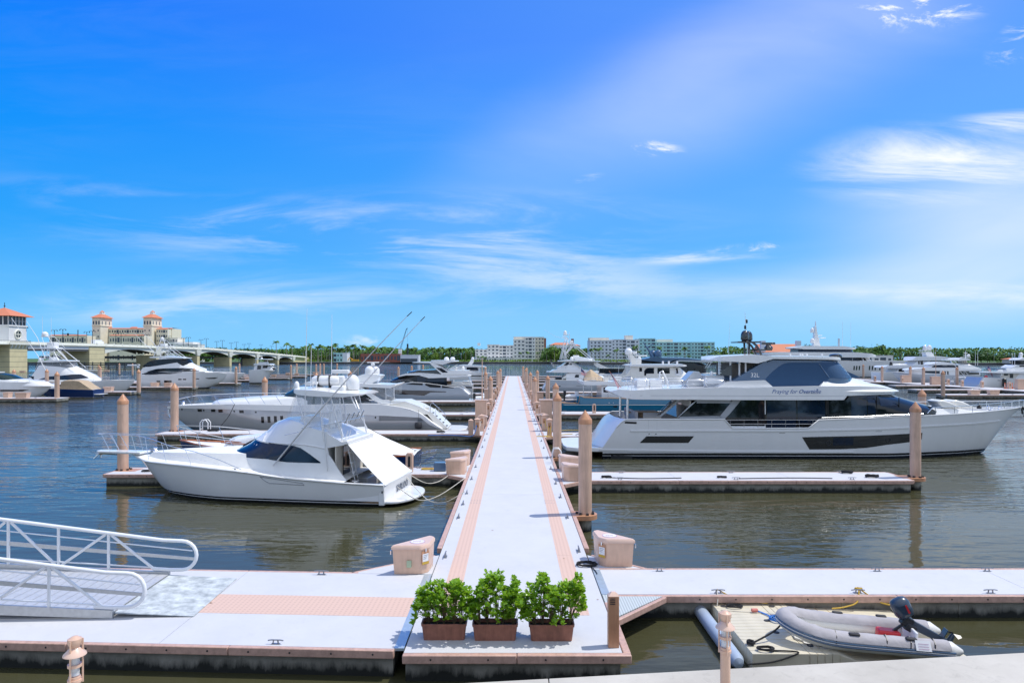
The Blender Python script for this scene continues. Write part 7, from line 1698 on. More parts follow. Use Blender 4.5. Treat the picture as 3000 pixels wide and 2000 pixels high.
building('white_arcade_villa', 'white villa with arched openings under the spreading tree on the right', 650, [(2520,2616,1042,None,12,'condo',1,5,'flat')])
building('brown_roofed_pavilion', 'small brown roofed pavilion in the trees at far right', 640, [(2958,2978,1052,None,10,'condoc',1,2,'hip')])
building('twin_belvedere_hotel', 'distant red roofed hotel with two brown belvedere towers behind the trees', 1250, [(1612,1680,1010,None,20,'condol',2,14,'hip'), (1590,1600,990,None,8,'brick',0,0,None), (1674,1681,992,None,8,'brick',0,0,None), (1680,1700,1012,None,20,'condol',1,4,'hip')])
# crane
cr_ = thing('lattice_crane', 'dark lattice boom crane leaning over the construction site', 'crane', ((1173-CX)/FPX*800, 800, 1.6))
def crl(a, c): return [(p[0]-cr_.location.x, p[1]-800, p[2]-1.6) for p in (atY(*a, 800), atY(*c, 800))]
for dx in (-.7, .7):
 p, q = crl((1173,1022), (1191,963)); tube(cr_, 'boom_chord', [(p[0]+dx,0,p[2]),(q[0]+dx*.3,0,q[2])], .18, Mt['lampg'], 4)
p, q = crl((1173,1022), (1191,963)); b = MB()
for i in range(14):
 f, g = i/14, (i+1)/14; s_ = -1 if i % 2 else 1; b.tube([(p[0]+(q[0]-p[0])*f+.6*s_, 0, p[2]+(q[2]-p[2])*f), (p[0]+(q[0]-p[0])*g-.6*s_, 0, p[2]+(q[2]-p[2])*g)], .1, 3)
b.build('boom_lacing', Mt['lampg'], cr_); tube(cr_, 'boom_tip', [(q[0]-.3,0,q[2]),(q[0]+1.6,0,q[2]+.6)], .35, Mt['lampg'], 5)
b = MB(); b.box(p[0]-2.2, p[0]+1.5, -1.5, 1.5, 0, p[2]); b.build('crane_cab', Mt['condo'], cr_); tube(cr_, 'hook_line', [(q[0]+1.3,0,q[2]),(q[0]+1.3,0,p[2]+6)], .07, Mt['lampg'], 4)
b = MB(); b.box(q[0]+.4,q[0]+2.2,-.8,.8,-1,p[2]+6); b.build('hammer_lead', Mt['lampg'], cr_)
tr_ = thing('yellow_excavator', 'yellow excavator parked between the blue building and the brick ruin', 'excavator', ((1040-CX)/FPX*778, 778, 1.6))
Mt['yel'] = mat('machine_yellow', (.65,.33,.03), .5)
b = MB(); b.box(-4,4,-1.5,1.5,1.2,3.4); b.build('body', Mt['yel'], tr_); b = MB(); b.box(-4.4,4.4,-1.8,1.8,0,1.2); b.build('track', Mt['black'], tr_); tube(tr_, 'boom', [(-2,0,3),(-6,0,5.5),(-9,0,1)], .5, Mt['yel']); b = MB(); b.box(2,4,-1.2,1.2,3.4,5); b.build('cab', Mt['black'], tr_)
# ---- bridge
BX0, BX1 = -257, -243
def dz(y): return interp([(300,14.0),(400,14.3),(540,14.0),(600,12.6),(680,10.8),(760,8.6),(800,7.4)])(y)
br = thing('arched_bridge', 'long pale arched concrete bridge crossing the water on the left', 'bridge', (-250, 400, 0))
L_ = lambda x, y, z: (x+250, y-400, z)
def strip_along(name, ys, xa, xb, za, zb, m):
 b = MB()
 for y in ys: b.v += [L_(xa,y,za(y)), L_(xb,y,za(y)), L_(xb,y,zb(y)), L_(xa,y,zb(y))]
 for i in range(len(ys)-1):
  a = i*4; b.f += [[a,a+4,a+5,a+1],[a+1,a+5,a+6,a+2],[a+2,a+6,a+7,a+3],[a+3,a+7,a+4,a]]; b.mi += [0]*4
 b.f += [[0,1,2,3],[len(ys)*4-1,len(ys)*4-2,len(ys)*4-3,len(ys)*4-4]]; b.mi += [0,0]
 return b.build(name, m, br, smooth=0)
ysd = list(range(300, 801, 20))
strip_along('deck', ysd, BX0, BX1, lambda y: dz(y)-.9, lambda y: dz(y)-.2, Mt['bridge'])
strip_along('cornice', ysd, BX1+.002, BX1+.9, lambda y: dz(y)-.7, lambda y: dz(y)-.05, Mt['bridge'])
strip_along('parapet', ysd, BX1+.1, BX1+.4, lambda y: dz(y)-.05, lambda y: dz(y)+.9, Mt['bridge'])
strip_along('far_parapet', ysd, BX0, BX0+.3, lambda y: dz(y)-.2, lambda y: dz(y)+.9, Mt['bridge'])
post = None
for k_ in range(44):
 y = 398+k_*8.6
 if post is None:
  b = MB(); b.box(-.35,.35,-.4,.4,0,1.35); post = b.build('parapet_post', Mt['bridge'], br, smooth=0); o = post
 else: o = inst(post, br)
 o.location = L_(BX1+.35, y, dz(y)-.04)
PY = [405, 466, 526, 586, 648, 705, 755]
for i in range(len(PY)-1):
 a, c = PY[i]+1.5, PY[i+1]-1.5; n = 14
 for xf in (BX1, BX1-4.5, BX1-9, BX0+.6):
  b = MB()
  for k_ in range(n+1):
   y = a+(c-a)*k_/n; t = 2*k_/n-1; rise = 2.9; zs = dz(y)-.9-1.1-rise*.95*t*t
   b.v += [L_(xf,y,dz(y)-.9), L_(xf,y,zs), L_(xf-.6,y,zs), L_(xf-.6,y,dz(y)-.9)]
  for k_ in range(n):
   q = k_*4; b.f += [[q,q+4,q+5,q+1],[q+1,q+5,q+6,q+2],[q+2,q+6,q+7,q+3]]; b.mi += [0]*3
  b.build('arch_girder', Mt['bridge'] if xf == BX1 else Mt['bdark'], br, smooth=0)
for i, y in enumerate(PY[1:]):
 zt = dz(y)-.9; b = MB(); b.box(*sorted((L_(BX0+1,0,0)[0], L_(BX1+.6,0,0)[0])), y-402.2, y-397.8, -1, zt-4.6); b.build('pier', Mt['bridgey'], br, smooth=0)
 b = MB(); s_ = L_(BX1,0,0)[0]
 b.add([(s_-.5,y-402.2,zt-4.6),(s_+.9,y-402.2,zt-4.6),(s_+.9,y-397.8,zt-4.6),(s_-.5,y-397.8,zt-4.6),(s_-.5,y-404.2,zt-.1),(s_+1.3,y-404.2,zt-.1),(s_+1.3,y-395.8,zt-.1),(s_-.5,y-395.8,zt-.1)], [(0,1,5,4),(1,2,6,5),(2,3,7,6),(4,5,6,7)]); b.build('corbel', Mt['bridge'], br, smooth=0)
# inner trestles seen under the arches
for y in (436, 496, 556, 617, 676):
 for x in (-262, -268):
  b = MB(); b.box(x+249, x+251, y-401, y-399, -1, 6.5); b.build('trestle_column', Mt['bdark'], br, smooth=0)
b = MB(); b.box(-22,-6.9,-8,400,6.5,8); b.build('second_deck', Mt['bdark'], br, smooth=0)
b = MB(); b.box(-9,7.4,-9,5.5,-1,dz(405)-.9); b.build('end_block', Mt['bridgey'], br, smooth=0)
for z in (3,6,9,11.5):
 b = MB(); b.box(-9.01,7.41,-9.05,5.5,z,z+.12); b.build('block_joint', Mt['bdark'], br, smooth=0)
strip_along('bascule_leaf', [342,370,396], BX0+.5, BX1-.3, lambda y: dz(y)-3.6+.0*y, lambda y: dz(y)-.95, Mt['bdark'])
strip_along('bascule_girder', [342,360,396], BX1-.28, BX1+.05, lambda y: dz(y)-2.6, lambda y: dz(y)-.75, Mt['condo'])
ab = MB(); ab.box(-9,6,352,420,-1,dz(760)-1); ab.build('abutment', Mt['bridgey'], br, smooth=0)
# bridge tender's tower
tw = thing('bridge_tower', 'square yellowish bridge tower with glazed lookout and red pyramid roof at left edge', 'tower', (-249, 335, 0))
b = MB(); b.box(-14,6.4,-6,6,-1,13.4); b.build('base', Mt['bridgey'], tw, smooth=0)
for z in (2.5,5,7.5,10,12): b = MB(); b.box(-14.02,6.43,-6.03,6.03,z,z+.12); b.build('base_joint', Mt['bdark'], tw, smooth=0)
b = MB(); b.box(-15,7.6,-7.2,7.2,13.4,14.2); b.build('balcony_slab', Mt['bridge'], tw, smooth=0)
for yy in (-5,-2.5,0,2.5,5): b = MB(); b.slab([(6.4,11.4),(7.4,13.4),(6.4,13.4)], yy-.4, yy+.4); b.build('bracket', Mt['bridge'], tw, smooth=0)
for i in range(24):
 b = MB(); a_ = -7+i*.6
 b.box(7.3,7.4,a_,a_+.08,14.2,15.3); b.build('baluster', Mt['lampg'], tw, smooth=0)
b = MB(); b.box(7.28,7.42,-7.2,7.2,15.3,15.42); b.box(-15,7.4,-7.2,-7.05,15.3,15.42); b.build('balcony_rail', Mt['lampg'], tw, smooth=0)
b = MB(); b.box(-7,6,-6,6,14.2,22.2); b.build('shaft', Mt['condo'], tw, smooth=0)
b = MB(); b.box(-7.4,6.4,-6.4,6.4,22.2,22.9); b.build('sill', Mt['condo'], tw, smooth=0)
b = MB(); b.box(-6.6,5.6,-5.6,5.6,22.9,27.2); b.build('lookout_glass', Mt['glassb'], tw, smooth=0)
for yy in (-5.7,-3.4,-1.1,1.1,3.4,5.7):
 b = MB(); b.box(5.6,5.85,yy-.25,yy+.25,22.9,27.2); b.build('lookout_mullion', Mt['condo'], tw, smooth=0)
for xx in (-6.6,-4.2,-1.8,.6,3,5.6): b = MB(); b.box(xx-.25,xx+.25,-5.85,-5.6,22.9,27.2); b.build('lookout_mullion', Mt['condo'], tw, smooth=0)
b = MB(); b.box(5.6,5.8,-5.7,5.7,24.9,25.05); b.build('transom_bar', Mt['condo'], tw, smooth=0)
b = MB(); b.add([(-9.5,-8.4,27.2),(8.6,-8.4,27.2),(8.6,8.4,27.2),(-9.5,8.4,27.2),(-.5,0,31.6)], [(0,1,4),(1,2,4),(2,3,4),(3,0,4),(3,2,1,0)]); b.build('roof', Mt['redroof'], tw, smooth=0)
b = MB(); b.tube([(-.5,0,31.4),(-.5,0,34)], .15, 5); b.lathe([(.1,0),(.5,.3),(.1,.7)], 8, (-.5,0,32)); b.build('finial', Mt['lampg'], tw)
b = MB(); b.tube([(6.15,2.1*cos(a),18.4+2.1*sin(a)) for a in [2*pi*i/20 for i in range(20)]], .35, 6, closed=True); b.tube([(6.15,-2,18.4),(6.15,2,18.4)], .2, 4); b.tube([(6.15,0,16.4),(6.15,0,20.4)], .2, 4); b.build('round_window_frame', Mt['bridge'], tw)
b = MB(); b.lathe([(1.8,0),(1.8,.05)], 20, (0,0,0)); b.build('round_window', Mt['glass'], tw, loc=(6.05,0,18.4), rot=(0,pi/2,0))
# channel fender
fd = thing('channel_fender', 'dark timber channel fender with horizontal walers below the bridge', 'fender', (-245, 388, 0))
for k_ in range(4): b = MB(); b.box(-32,30,-.2,.2,.6+k_*1.0,1.1+k_*1.0); b.build('waler', Mt['lampg'], fd, smooth=0)
for k_ in range(14): b = MB(); b.lathe([(.3,-1),(.3,4.6)], 8, (-31+k_*4.6,.5,0)); b.build('fender_pile', Mt['bdark'], fd)
# lamps on the bridge
lp0 = thing('bridge_lamp', 'twin armed dark street lamp on the near side of the bridge', 'street lamp', (BX1-1, 341, dz(341)), group='street lamps along the bridge')
b = MB(); b.tube([(0,0,-.2),(0,0,8)], [.22,.12], 6); b.build('pole', Mt['lampg'], lp0)
for sg in (-1, 1):
 b = MB(); b.tube([(0,0,7.2),(.3*sg,0,8.2),(1.1*sg,0,8.5),(1.6*sg,0,8.1)], .09, 5); b.build('arm', Mt['lampg'], lp0)
 b = MB(); b.lathe([(.35,0),(.3,.2),(.08,.5)], 8, (1.6*sg,0,7.6)); b.build('lamp_head', Mt['lampg'], lp0)
for i, y in enumerate((370,396,425,455,484,513,543,573,602,631,661,690,720)): dup(lp0, (BX1-1, y, dz(y)), 0)
for i, y in enumerate((352,381,410,440,470,500,530,560,590,620,650)): dup(lp0, (BX0+1, y, dz(y)), 0, 'twin armed dark street lamp on the far side of the bridge')
sg_ = thing('traffic_gantry', 'dark traffic signal gantry over the bridge roadway', 'gantry', (-246, 386, dz(386)))
b = MB(); b.tube([(0,0,0),(0,0,8.5)], .22, 6); b.build('mast', Mt['lampg'], sg_)
b = MB(); b.tube([(0,0,5.8),(-9,0,6.2)], .15, 6); b.build('arm', Mt['lampg'], sg_)
b = MB(); b.box(-6,-5.3,-.3,.3,5.2,6.6); b.build('signal_head', Mt['black'], sg_)
van = thing('white_box_truck', 'white box truck crossing the bridge in front of the hotel', 'truck', (-250, 410, dz(410)-.2))
b = MB(); b.box(-1.2,1.2,-3.5,3.5,.8,3.6); b.build('cargo_box', Mt['white'], van, smooth=0); b = MB(); b.box(-1.1,1.1,3.5,5.4,.6,2.6); b.build('cab', Mt['white'], van, bevel=.15)
for x in (-1.1, 1.1):
 for y in (-2.4, 4.3): b = MB(); b.lathe([(.45,-.12),(.45,.12)], 12); b.build('wheel', Mt['black'], van, loc=(x,y,.45), rot=(0,pi/2,0))
# ---- vegetation
def leafmat(name, c1, c2, sc=.4, trans=.25):
 m = mat(name, c1, .6, vscale=sc, col2=c2); b = m.node_tree.nodes['Principled BSDF']; b.inputs['Specular IOR Level'].default_value = .25
 return m
Mt['leafA'] = leafmat('broadleaf_green', (.11,.22,.035), (.045,.11,.018)); Mt['leafB'] = leafmat('yellow_green_leaves', (.20,.30,.035), (.10,.18,.02)); Mt['leafC'] = leafmat('dark_green_leaves', (.065,.15,.03), (.03,.08,.016))
Mt['frond'] = leafmat('palm_frond_green', (.12,.23,.04), (.05,.12,.02)); Mt['bark'] = mat('grey_bark', (.22,.19,.15), .9, var=.2); Mt['palmtrunk'] = mat('palm_trunk', (.32,.29,.24), .8, var=.15, vscale=1)
def crown_mesh(seed, nl, R, H, size, lumps):
 rnd = random.Random(seed); b = MB(); cs = []
 for i in range(lumps):
  a = rnd.uniform(0, 2*pi); q = rnd.uniform(.15, 1)**.6; cs.append((cos(a)*q*R*.72, sin(a)*q*R*.72, rnd.uniform(.15,.85)*H*(1-.35*q), R*rnd.uniform(.24,.42)))
 for i in range(nl):
  cx_, cy_, cz_, r = rnd.choice(cs); d = Vector((rnd.gauss(0,1), rnd.gauss(0,1), rnd.gauss(0,.8)+.25)).normalized(); p = Vector((cx_, cy_, cz_))+d*r*rnd.uniform(.72,1.05)
  p.z = max(.02*H, p.z); s_ = size*rnd.uniform(.6,1.5); n = (d+Vector((rnd.uniform(-.7,.7), rnd.uniform(-.7,.7), rnd.uniform(-.3,.9)))).normalized(); u = n.orthogonal().normalized(); v_ = n.cross(u); a = rnd.uniform(0, pi); u, v_ = u*cos(a)+v_*sin(a), v_*cos(a)-u*sin(a)
  b.add([p-u*s_*.6, p-v_*s_*.35, p+u*s_*.6, p+v_*s_*.35], [(0,1,2,3)])
 return b
def palm_mesh(seed, R):
 rnd = random.Random(seed); b = MB()
 for i in range(17):
  a = 2*pi*i/17+rnd.uniform(-.2,.2); el = rnd.uniform(-.25, 1.15); L = R*rnd.uniform(.85,1.1); d = Vector((cos(a), sin(a), 0)); sd_ = Vector((-sin(a), cos(a), 0)); pts = []
  for k_ in range(6):
   t = k_/5; pts.append(d*L*t*cos(el*.6)*(1-.12*t)+Vector((0,0,1))*(L*t*sin(el)-L*.62*t*t))
  for k_ in range(5):
   w0 = R*.17*sin(pi*min(1,(k_+.4)/5.6)); w1 = R*.17*sin(pi*min(1,(k_+1.4)/5.6)); p, q = pts[k_], pts[k_+1]; dn = Vector((0,0,-1))
   b.add([p, q, q+sd_*w1+dn*w1*.7, p+sd_*w0+dn*w0*.7], [(0,1,2,3)]); b.add([p, q, q-sd_*w1+dn*w1*.7, p-sd_*w0+dn*w0*.7], [(0,3,2,1)])
 return b
vars_ = {}
def tree_variant(kind, i):
 k_ = (kind, i)
 if k_ in vars_: return vars_[k_]
 if kind == 'palm':
  c = palm_mesh(100+i, 1.0).build('crown', Mt['frond'], smooth=0); t = MB(); t.tube([(0,0,0),(.01,0,.4),(0,0,1)], [.024,.019,.014], 7); t = t.build('trunk', Mt['palmtrunk'])
 else:
  m = {'oak': 'leafA', 'lime': 'leafB', 'dark': 'leafC'}[kind]; c = crown_mesh(200+i*7+len(kind), 620, 1.0, 1.0, .13, 15).build('crown', Mt[m], smooth=0)
  t = MB(); t.tube([(0,0,0),(.02,0,.5),(0,0,1)], [.06,.045,.03], 6)
  for a in range(3): t.tube([(0,0,.6),(.25*cos(a*2.1),.25*sin(a*2.1),1.2)], [.03,.012], 4)
  t = t.build('trunk', Mt['bark'])
 vars_[k_] = (c.data, t.data); bpy.data.objects.remove(c); bpy.data.objects.remove(t); return vars_[k_]
rt = random.Random(5)
def tree(kind, px, top, Yd, label, group, wid=None, base=1.7):
 z = EYE+(HY-top)/FPX*Yd-base; x = (px-CX)/FPX*Yd; i = rt.randrange(3); cd, td = tree_variant(kind, i)
 nm = 'palm_tree' if kind == 'palm' else 'broadleaf_tree'; r = thing(nm, label, 'palm tree' if kind == 'palm' else 'tree', (x, Yd, base), rt.uniform(0, 6.28), group)
 c = bpy.data.objects.new('crown', cd); COL.objects.link(c); c.parent = r; t = bpy.data.objects.new('trunk', td); COL.objects.link(t); t.parent = r
 if kind == 'palm':
  R = wid or max(3.2, min(5.2, z*.27)); c.scale = (R,R,R); c.location = (0,0,z-R*.45); t.scale = (z*.9,z*.9,(z-R*.45))
 else:
  R = wid or z*.62; th = z*.22; c.scale = (R,R,z-th); c.location = (0,0,th); t.scale = (z*.5,z*.5,th*1.3)
 return r
# belt of woodland that reads as one mass
def wood(name, label, x0, x1, y0, y1, h0, h1, n, size, m, seed):
 rnd = random.Random(seed); b = MB()
 for i in range(n):
  x = rnd.uniform(x0, x1); y = rnd.uniform(y0, y1); hh = h0+(h1-h0)*(.5+.5*mnoise.noise(Vector((x*.035, y*.02, seed)))) ; z = 1.5+hh*rnd.random()**.55
  s_ = size*rnd.uniform(.6,1.4); n_ = Vector((rnd.gauss(0,.6), -abs(rnd.gauss(0,.8)), rnd.gauss(.4,.6))).normalized(); u = n_.orthogonal().normalized(); v_ = n_.cross(u); p = Vector((x,y,z))
  b.add([p-u*s_, p-v_*s_*.6, p+u*s_, p+v_*s_*.6], [(0,1,2,3)])
 return tag(b.build(name, Mt[m], smooth=0), label, None, None, 'stuff')
wood('shore_woodland', 'continuous green woodland along the far shore', -420, 100, 845, 885, 12, 20, 12000, 1.7, 'leafA', 3)
wood('shore_woodland', 'dense green woodland behind the right hand boats', 215, 700, 690, 740, 11, 19, 12000, 1.3, 'leafA', 4)
wood('shore_shrubs', 'low bright shrubs along the far seawall', -260, 90, 806, 818, 1.5, 4, 3000, .8, 'leafB', 5)
wood('shore_shrubs', 'low shrubs in front of the aqua apartments', 60, 240, 732, 742, 1.5, 4.5, 1800, .7, 'leafB', 6)
wood('shore_woodland', 'green trees behind and between the apartment blocks', 30, 110, 850, 900, 10, 19, 2500, 1.5, 'leafA', 8)
G = 'trees along the far shore'
tree('palm', 809, 995, 780, 'tall lone palm standing above the end of the bridge', None); tree('palm', 840, 1000, 785, 'palm just right of the tall lone palm by the bridge end', None); tree('palm', 856, 1008, 785, 'shorter third palm by the bridge end', None)
rp = random.Random(11)
for i in range(34): tree('palm', 888+i*6.9+rp.uniform(-3,3), rp.uniform(1002,1018)+max(0,(i-18)*.5), 812+rp.uniform(-10,14), 'royal palm in the tall dense row left of the brick ruin', 'royal palms in the dense row')
for i in range(26): tree('palm', 1120+i*10.5+rp.uniform(-4,4), rp.uniform(1012,1028), 835+rp.uniform(-6,14), 'palm rising from the woodland behind the construction site', 'palms in the woodland behind the construction site')
for i in range(10): tree('palm', 1268+i*12.5+rp.uniform(-4,4), rp.uniform(1010,1020), 822, 'palm left of the white apartment block', 'palms left of the white apartment block')
for px, tp in ((1524,1030),(1545,1026),(1575,1030),(1400,1040),(1413,1040),(1422,1042)): tree('palm', px, tp, 812, 'palm in front of the white apartment block', 'palms in front of the white apartments')
for px in (1602,1612,1624,1634,1645,1655,1664,1676,1690,1702,1715,1722): tree('palm', px, rp.uniform(1012,1030), 790+rp.uniform(-15,20), 'palm in the gap between the two apartment blocks', 'palms between the apartment blocks')
for px, tp in ((1732,1018),(1744,1016),(1757,1014),(1782,1036),(1806,1018),(1829,1030),(1862,1008),(1872,1025),(1948,1032),(1930,1012),(1989,1030),(2006,1014),(2018,1038),(2062,1035),(2072,1010),(2086,1030)): tree('palm', px, tp, 738+rp.uniform(-4,8), 'coconut palm in front of the aqua apartment block', 'coconut palms in front of the aqua apartments')
for px, tp in ((2105,1030),(2120,1024),(2145,1022),(2175,1028),(2200,1026),(2215,1030),(2618,1018),(2636,1022),(2641,1018),(2660,1026),(2610,1030),(2700,1026),(2893,1020),(2912,1028),(2930,1026),(2943,1022),(2962,1020),(2975,1024),(2985,1022),(2995,1026)): tree('palm', px, tp, 672+rp.uniform(-4,8), 'palm standing above the woodland on the right hand shore', 'palms on the right hand shore')
tree('oak', 2552, 1006, 668, 'huge spreading umbrella shaped tree right of the big superyacht', None, 20)
tree('dark', 2688, 1021, 690, 'round dark tree left of the twin dome yacht', None, 12); tree('dark', 2806, 1028, 690, 'small dark round tree between two woodland masses', None, 7)
for px, tp, w_ in ((2742,1036,9),(2770,1032,10),(2850,1026,15),(2875,1027,13),(2900,1034,9),(2926,1036,9),(2950,1038,9),(2975,1036,9),(2996,1034,9),(3030,1030,12)): tree(rp.choice(['dark','oak']), px, tp, 676, 'dense broadleaf tree behind the yachts at far right', 'broadleaf trees at far right', w_)
for px, tp, w_ in ((2110,1022,9),(2125,1030,8),(2150,1034,7),(2185,1032,8),(2365,1004,8),(2345,1008,6),(2240,1030,5)): tree('oak', px, tp, 690, 'green tree around the red roofed villa', 'trees around the red roofed villa', w_)
tree('lime', 2958, 1055, 655, 'pale olive round bush by the brown roofed pavilion', None, 9)
for px, tp, w_ in ((640,1015,9),(655,1014,9),(700,1016,9),(712,1017,8),(735,1022,9),(760,1024,8),(780,1018,9),(795,1022,8),(865,1016,8),(600,1024,8),(580,1022,8)): tree(rp.choice(['dark','oak']), px, tp, 820, 'round tree seen over the bridge parapet', 'trees behind the bridge', w_)
for i in range(26): tree(rp.choice(['oak','dark','lime','oak']), 880+i*20+rp.uniform(-6,6), rp.uniform(1026,1038), 822+rp.uniform(-4,10), 'broadleaf tree in the belt along the far shore', 'broadleaf trees along the far shore', rp.uniform(5,9))
tree('lime', 1275, 1030, 812, 'yellow green tree left of the white apartments', None, 6)
for px, tp, w_ in ((1600,1020,9),(1615,1008,9),(1630,1025,8),(1650,1030,8),(1672,1022,8),(1695,1018,9),(1712,1020,8),(1640,1040,6),(1590,1040,6)): tree(rp.choice(['oak','lime']), px, tp, 800, 'green tree between the two apartment blocks', 'trees between the apartment blocks', w_)
# street trees on the quay behind the photographer (they show in the yachts' dark glass)
for i in range(13):
 z_ = rp.uniform(8,12); cd, td = tree_variant(rp.choice(['oak','dark']), i % 3); r = thing('quay_tree', 'street tree planted on the quay behind the viewpoint', 'tree', (-66+i*11, -24+rp.uniform(-3,3), 1.5), rp.uniform(0,6), 'street trees on the quay')
 c = bpy.data.objects.new('crown', cd); COL.objects.link(c); c.parent = r; c.scale = (5.5,5,z_-2.5); c.location = (0,0,2.5); t = bpy.data.objects.new('trunk', td); COL.objects.link(t); t.parent = r; t.scale = (4,4,3)
# ================================================================== things on the docks
def pts_local(ps, o): return [tuple(Vector(p)-Vector(o)) for p in ps]
def rounded(poly, r=.08, n=3):
 out = []; m = len(poly)
 for i in range(m):
  p0, p, p1 = Vector(poly[i-1]), Vector(poly[i]), Vector(poly[(i+1)%m]); a = (p0-p).normalized()*r; c = (p1-p).normalized()*r
  for k in range(n+1):
   t = k/n; q = (p+a)*(1-t)**2+p*2*t*(1-t)+(p+c)*t*t; out.append((q.x, q.y))
 return out
TRI = [(0,0),(.88,0),(1.10,.22),(1.17,1.02),(1.02,1.16)]      # plan of the corner boxes
def dock_box(label, x, y, fx=1, fy=1, detail=True, group='salmon corner dock boxes'):
 t = thing('dock_box', label, 'dock box', (x, y, ZD), group=group)
 def P(p, s=1.0, c=(.72,.42)): q = ((p[0]-c[0])*s+c[0], (p[1]-c[1])*s+c[1]); return (q[0]*fx, q[1]*fy)
 def pl(s):
  a = [P(p, s) for p in TRI]
  return rounded(a if fx*fy > 0 else a[::-1], .07)
 b = MB(); lo, hi = pl(.93), pl(1.0); n = len(lo); b.add([(p[0],p[1],.01) for p in lo]+[(p[0],p[1],.74) for p in hi], [tuple(range(n-1,-1,-1)), tuple(range(n,2*n))]+[(i,(i+1)%n,n+(i+1)%n,n+i) for i in range(n)])
 b.build('box_body', Mt['box'], t)
 b = MB(); a0, a1, a2 = pl(1.05), pl(1.05), pl(.97); b.add([(p[0],p[1],.742) for p in a0]+[(p[0],p[1],.82) for p in a1]+[(p[0],p[1],.87) for p in a2], [tuple(range(n-1,-1,-1)), tuple(range(2*n,3*n))]+[(k*n+i,k*n+(i+1)%n,(k+1)*n+(i+1)%n,(k+1)*n+i) for k in range(2) for i in range(n)])
 b.build('lid', Mt['boxlid'], t)
 if detail:
  c = P((.72,.42)); m = mat('lid_emblem_ring', (.42,.25,.38), .5) if 'lid_emblem_ring' not in bpy.data.materials else bpy.data.materials['lid_emblem_ring']
  w = mat('lid_emblem_white', (.72,.68,.70), .5) if 'lid_emblem_white' not in bpy.data.materials else bpy.data.materials['lid_emblem_white']
  b = MB(); b.lathe([(.235,.871),(.235,.874)], 28, (c[0],c[1],0)); b.build('emblem_ring', m, t); b = MB(); b.lathe([(.215,.874),(.215,.878)], 28, (c[0],c[1],0)); b.build('emblem_disc', w, t)
  b = MB()
  for k in range(4): b.box(c[0]-.12+.06*k, c[0]-.09+.06*k, c[1]-.05, c[1]+.04+.02*(k%2), .878, .880)
  b.build('emblem_mark', m, t)
  # warning label on the chamfered corner
  p, q = Vector(P((.88,0), .97)), Vector(P((1.10,.22), .97)); d = (q-p).normalized(); nrm = Vector((d.y, -d.x))*(1 if fx*fy > 0 else -1)
  ang = atan2(d.y, d.x) if fx*fy > 0 else atan2(-d.y, -d.x)
  mid = (p+q)/2+nrm*.03
  for nm, z0, z1, w_, m_, pr in (('label_frame',.28,.68,.13,'pilecap',.0),('warning_label',.37,.60,.11,'white',.004),('warning_band',.29,.36,.12,'ropeY',.004)):
   b = MB(); b.box(-w_, w_, -.006-pr, .0, z0, z1); b.build(nm, Mt[m_], t, loc=(mid.x, mid.y, 0), rot=(0,0,ang))
  for k in range(3): b = MB(); b.box(-.08,.08-.03*k,-.014,-.011,.55-.05*k,.565-.05*k); b.build('label_text_line', Mt['greyhull'], t, loc=(mid.x, mid.y, 0), rot=(0,0,ang))
  b = MB(); b.box(-.02,.02,-.03,.02,.66,.76); b.build('latch', Mt['steel'], t, loc=(mid.x, mid.y, 0), rot=(0,0,ang))
  b = MB(); b.box(-.03*fx if fx > 0 else 0, 0 if fx > 0 else .03, -.02, .05, .6, .72); b.build('hinge', Mt['steel'], t)
 return t
bl = dock_box('salmon corner dock box with small green switch, left of the pier mouth', -3.62, 20.3, 1, 1)
Mt['greensw'] = mat('pale_green_plastic', (.42,.50,.33), .5); b = MB(); b.box(.46,.60,-.05,.02,.22,.42); b.build('green_switch', Mt['greensw'], bl, bevel=.01)
br_ = dock_box('salmon corner dock box beside the coiled hose, right of the pier mouth', 3.75, 21.0, -1, 1)
dock_box('front box of the salmon pair beside the left finger dock by the sportfishing boat', -3.75, 37.6, 1, 1, False); dock_box('rear box of the salmon pair beside the left finger dock by the sportfishing boat', -3.75, 40.5, 1, 1, False)
dock_box('front box of the salmon pair right of the pier by the tall piling', 3.75, 35.5, -1, 1, False); dock_box('rear box of the salmon pair right of the pier by the tall piling', 3.8, 38.6, -1, 1, False)
def round_box(label, x, y, w, d, h, loc_name='trough_box'):
 t = thing(loc_name, label, 'dock box', (x, y, ZD)); b = MB()
 b.add([(-w/2*.86,-d/2,0),(w/2*.86,-d/2,0),(w/2*.86,d/2,0),(-w/2*.86,d/2,0),(-w/2,-d/2-.05,h),(w/2,-d/2-.05,h),(w/2,d/2+.05,h),(-w/2,d/2+.05,h)], [(3,2,1,0),(0,1,5,4),(1,2,6,5),(2,3,7,6),(3,0,4,7),(4,5,6,7)]); b.build('box_body', Mt['box'], t, smooth=0, bevel=.02)
 b = MB(); b.box(-w/2-.04, w/2+.04, -d/2-.09, d/2+.09, h+.002, h+.08); b.build('lid', Mt['boxlid'], t, bevel=.03); return t
for px, py, lab in ((2863,1153,'left one of the two trough shaped boxes on the near far-right finger dock'),(2894,1151,'right one of the two trough shaped boxes on the near far-right finger dock')):
 p = at(px, py+3, ZD); round_box(lab, p.x, 119.2, 1.75, .8, .75)
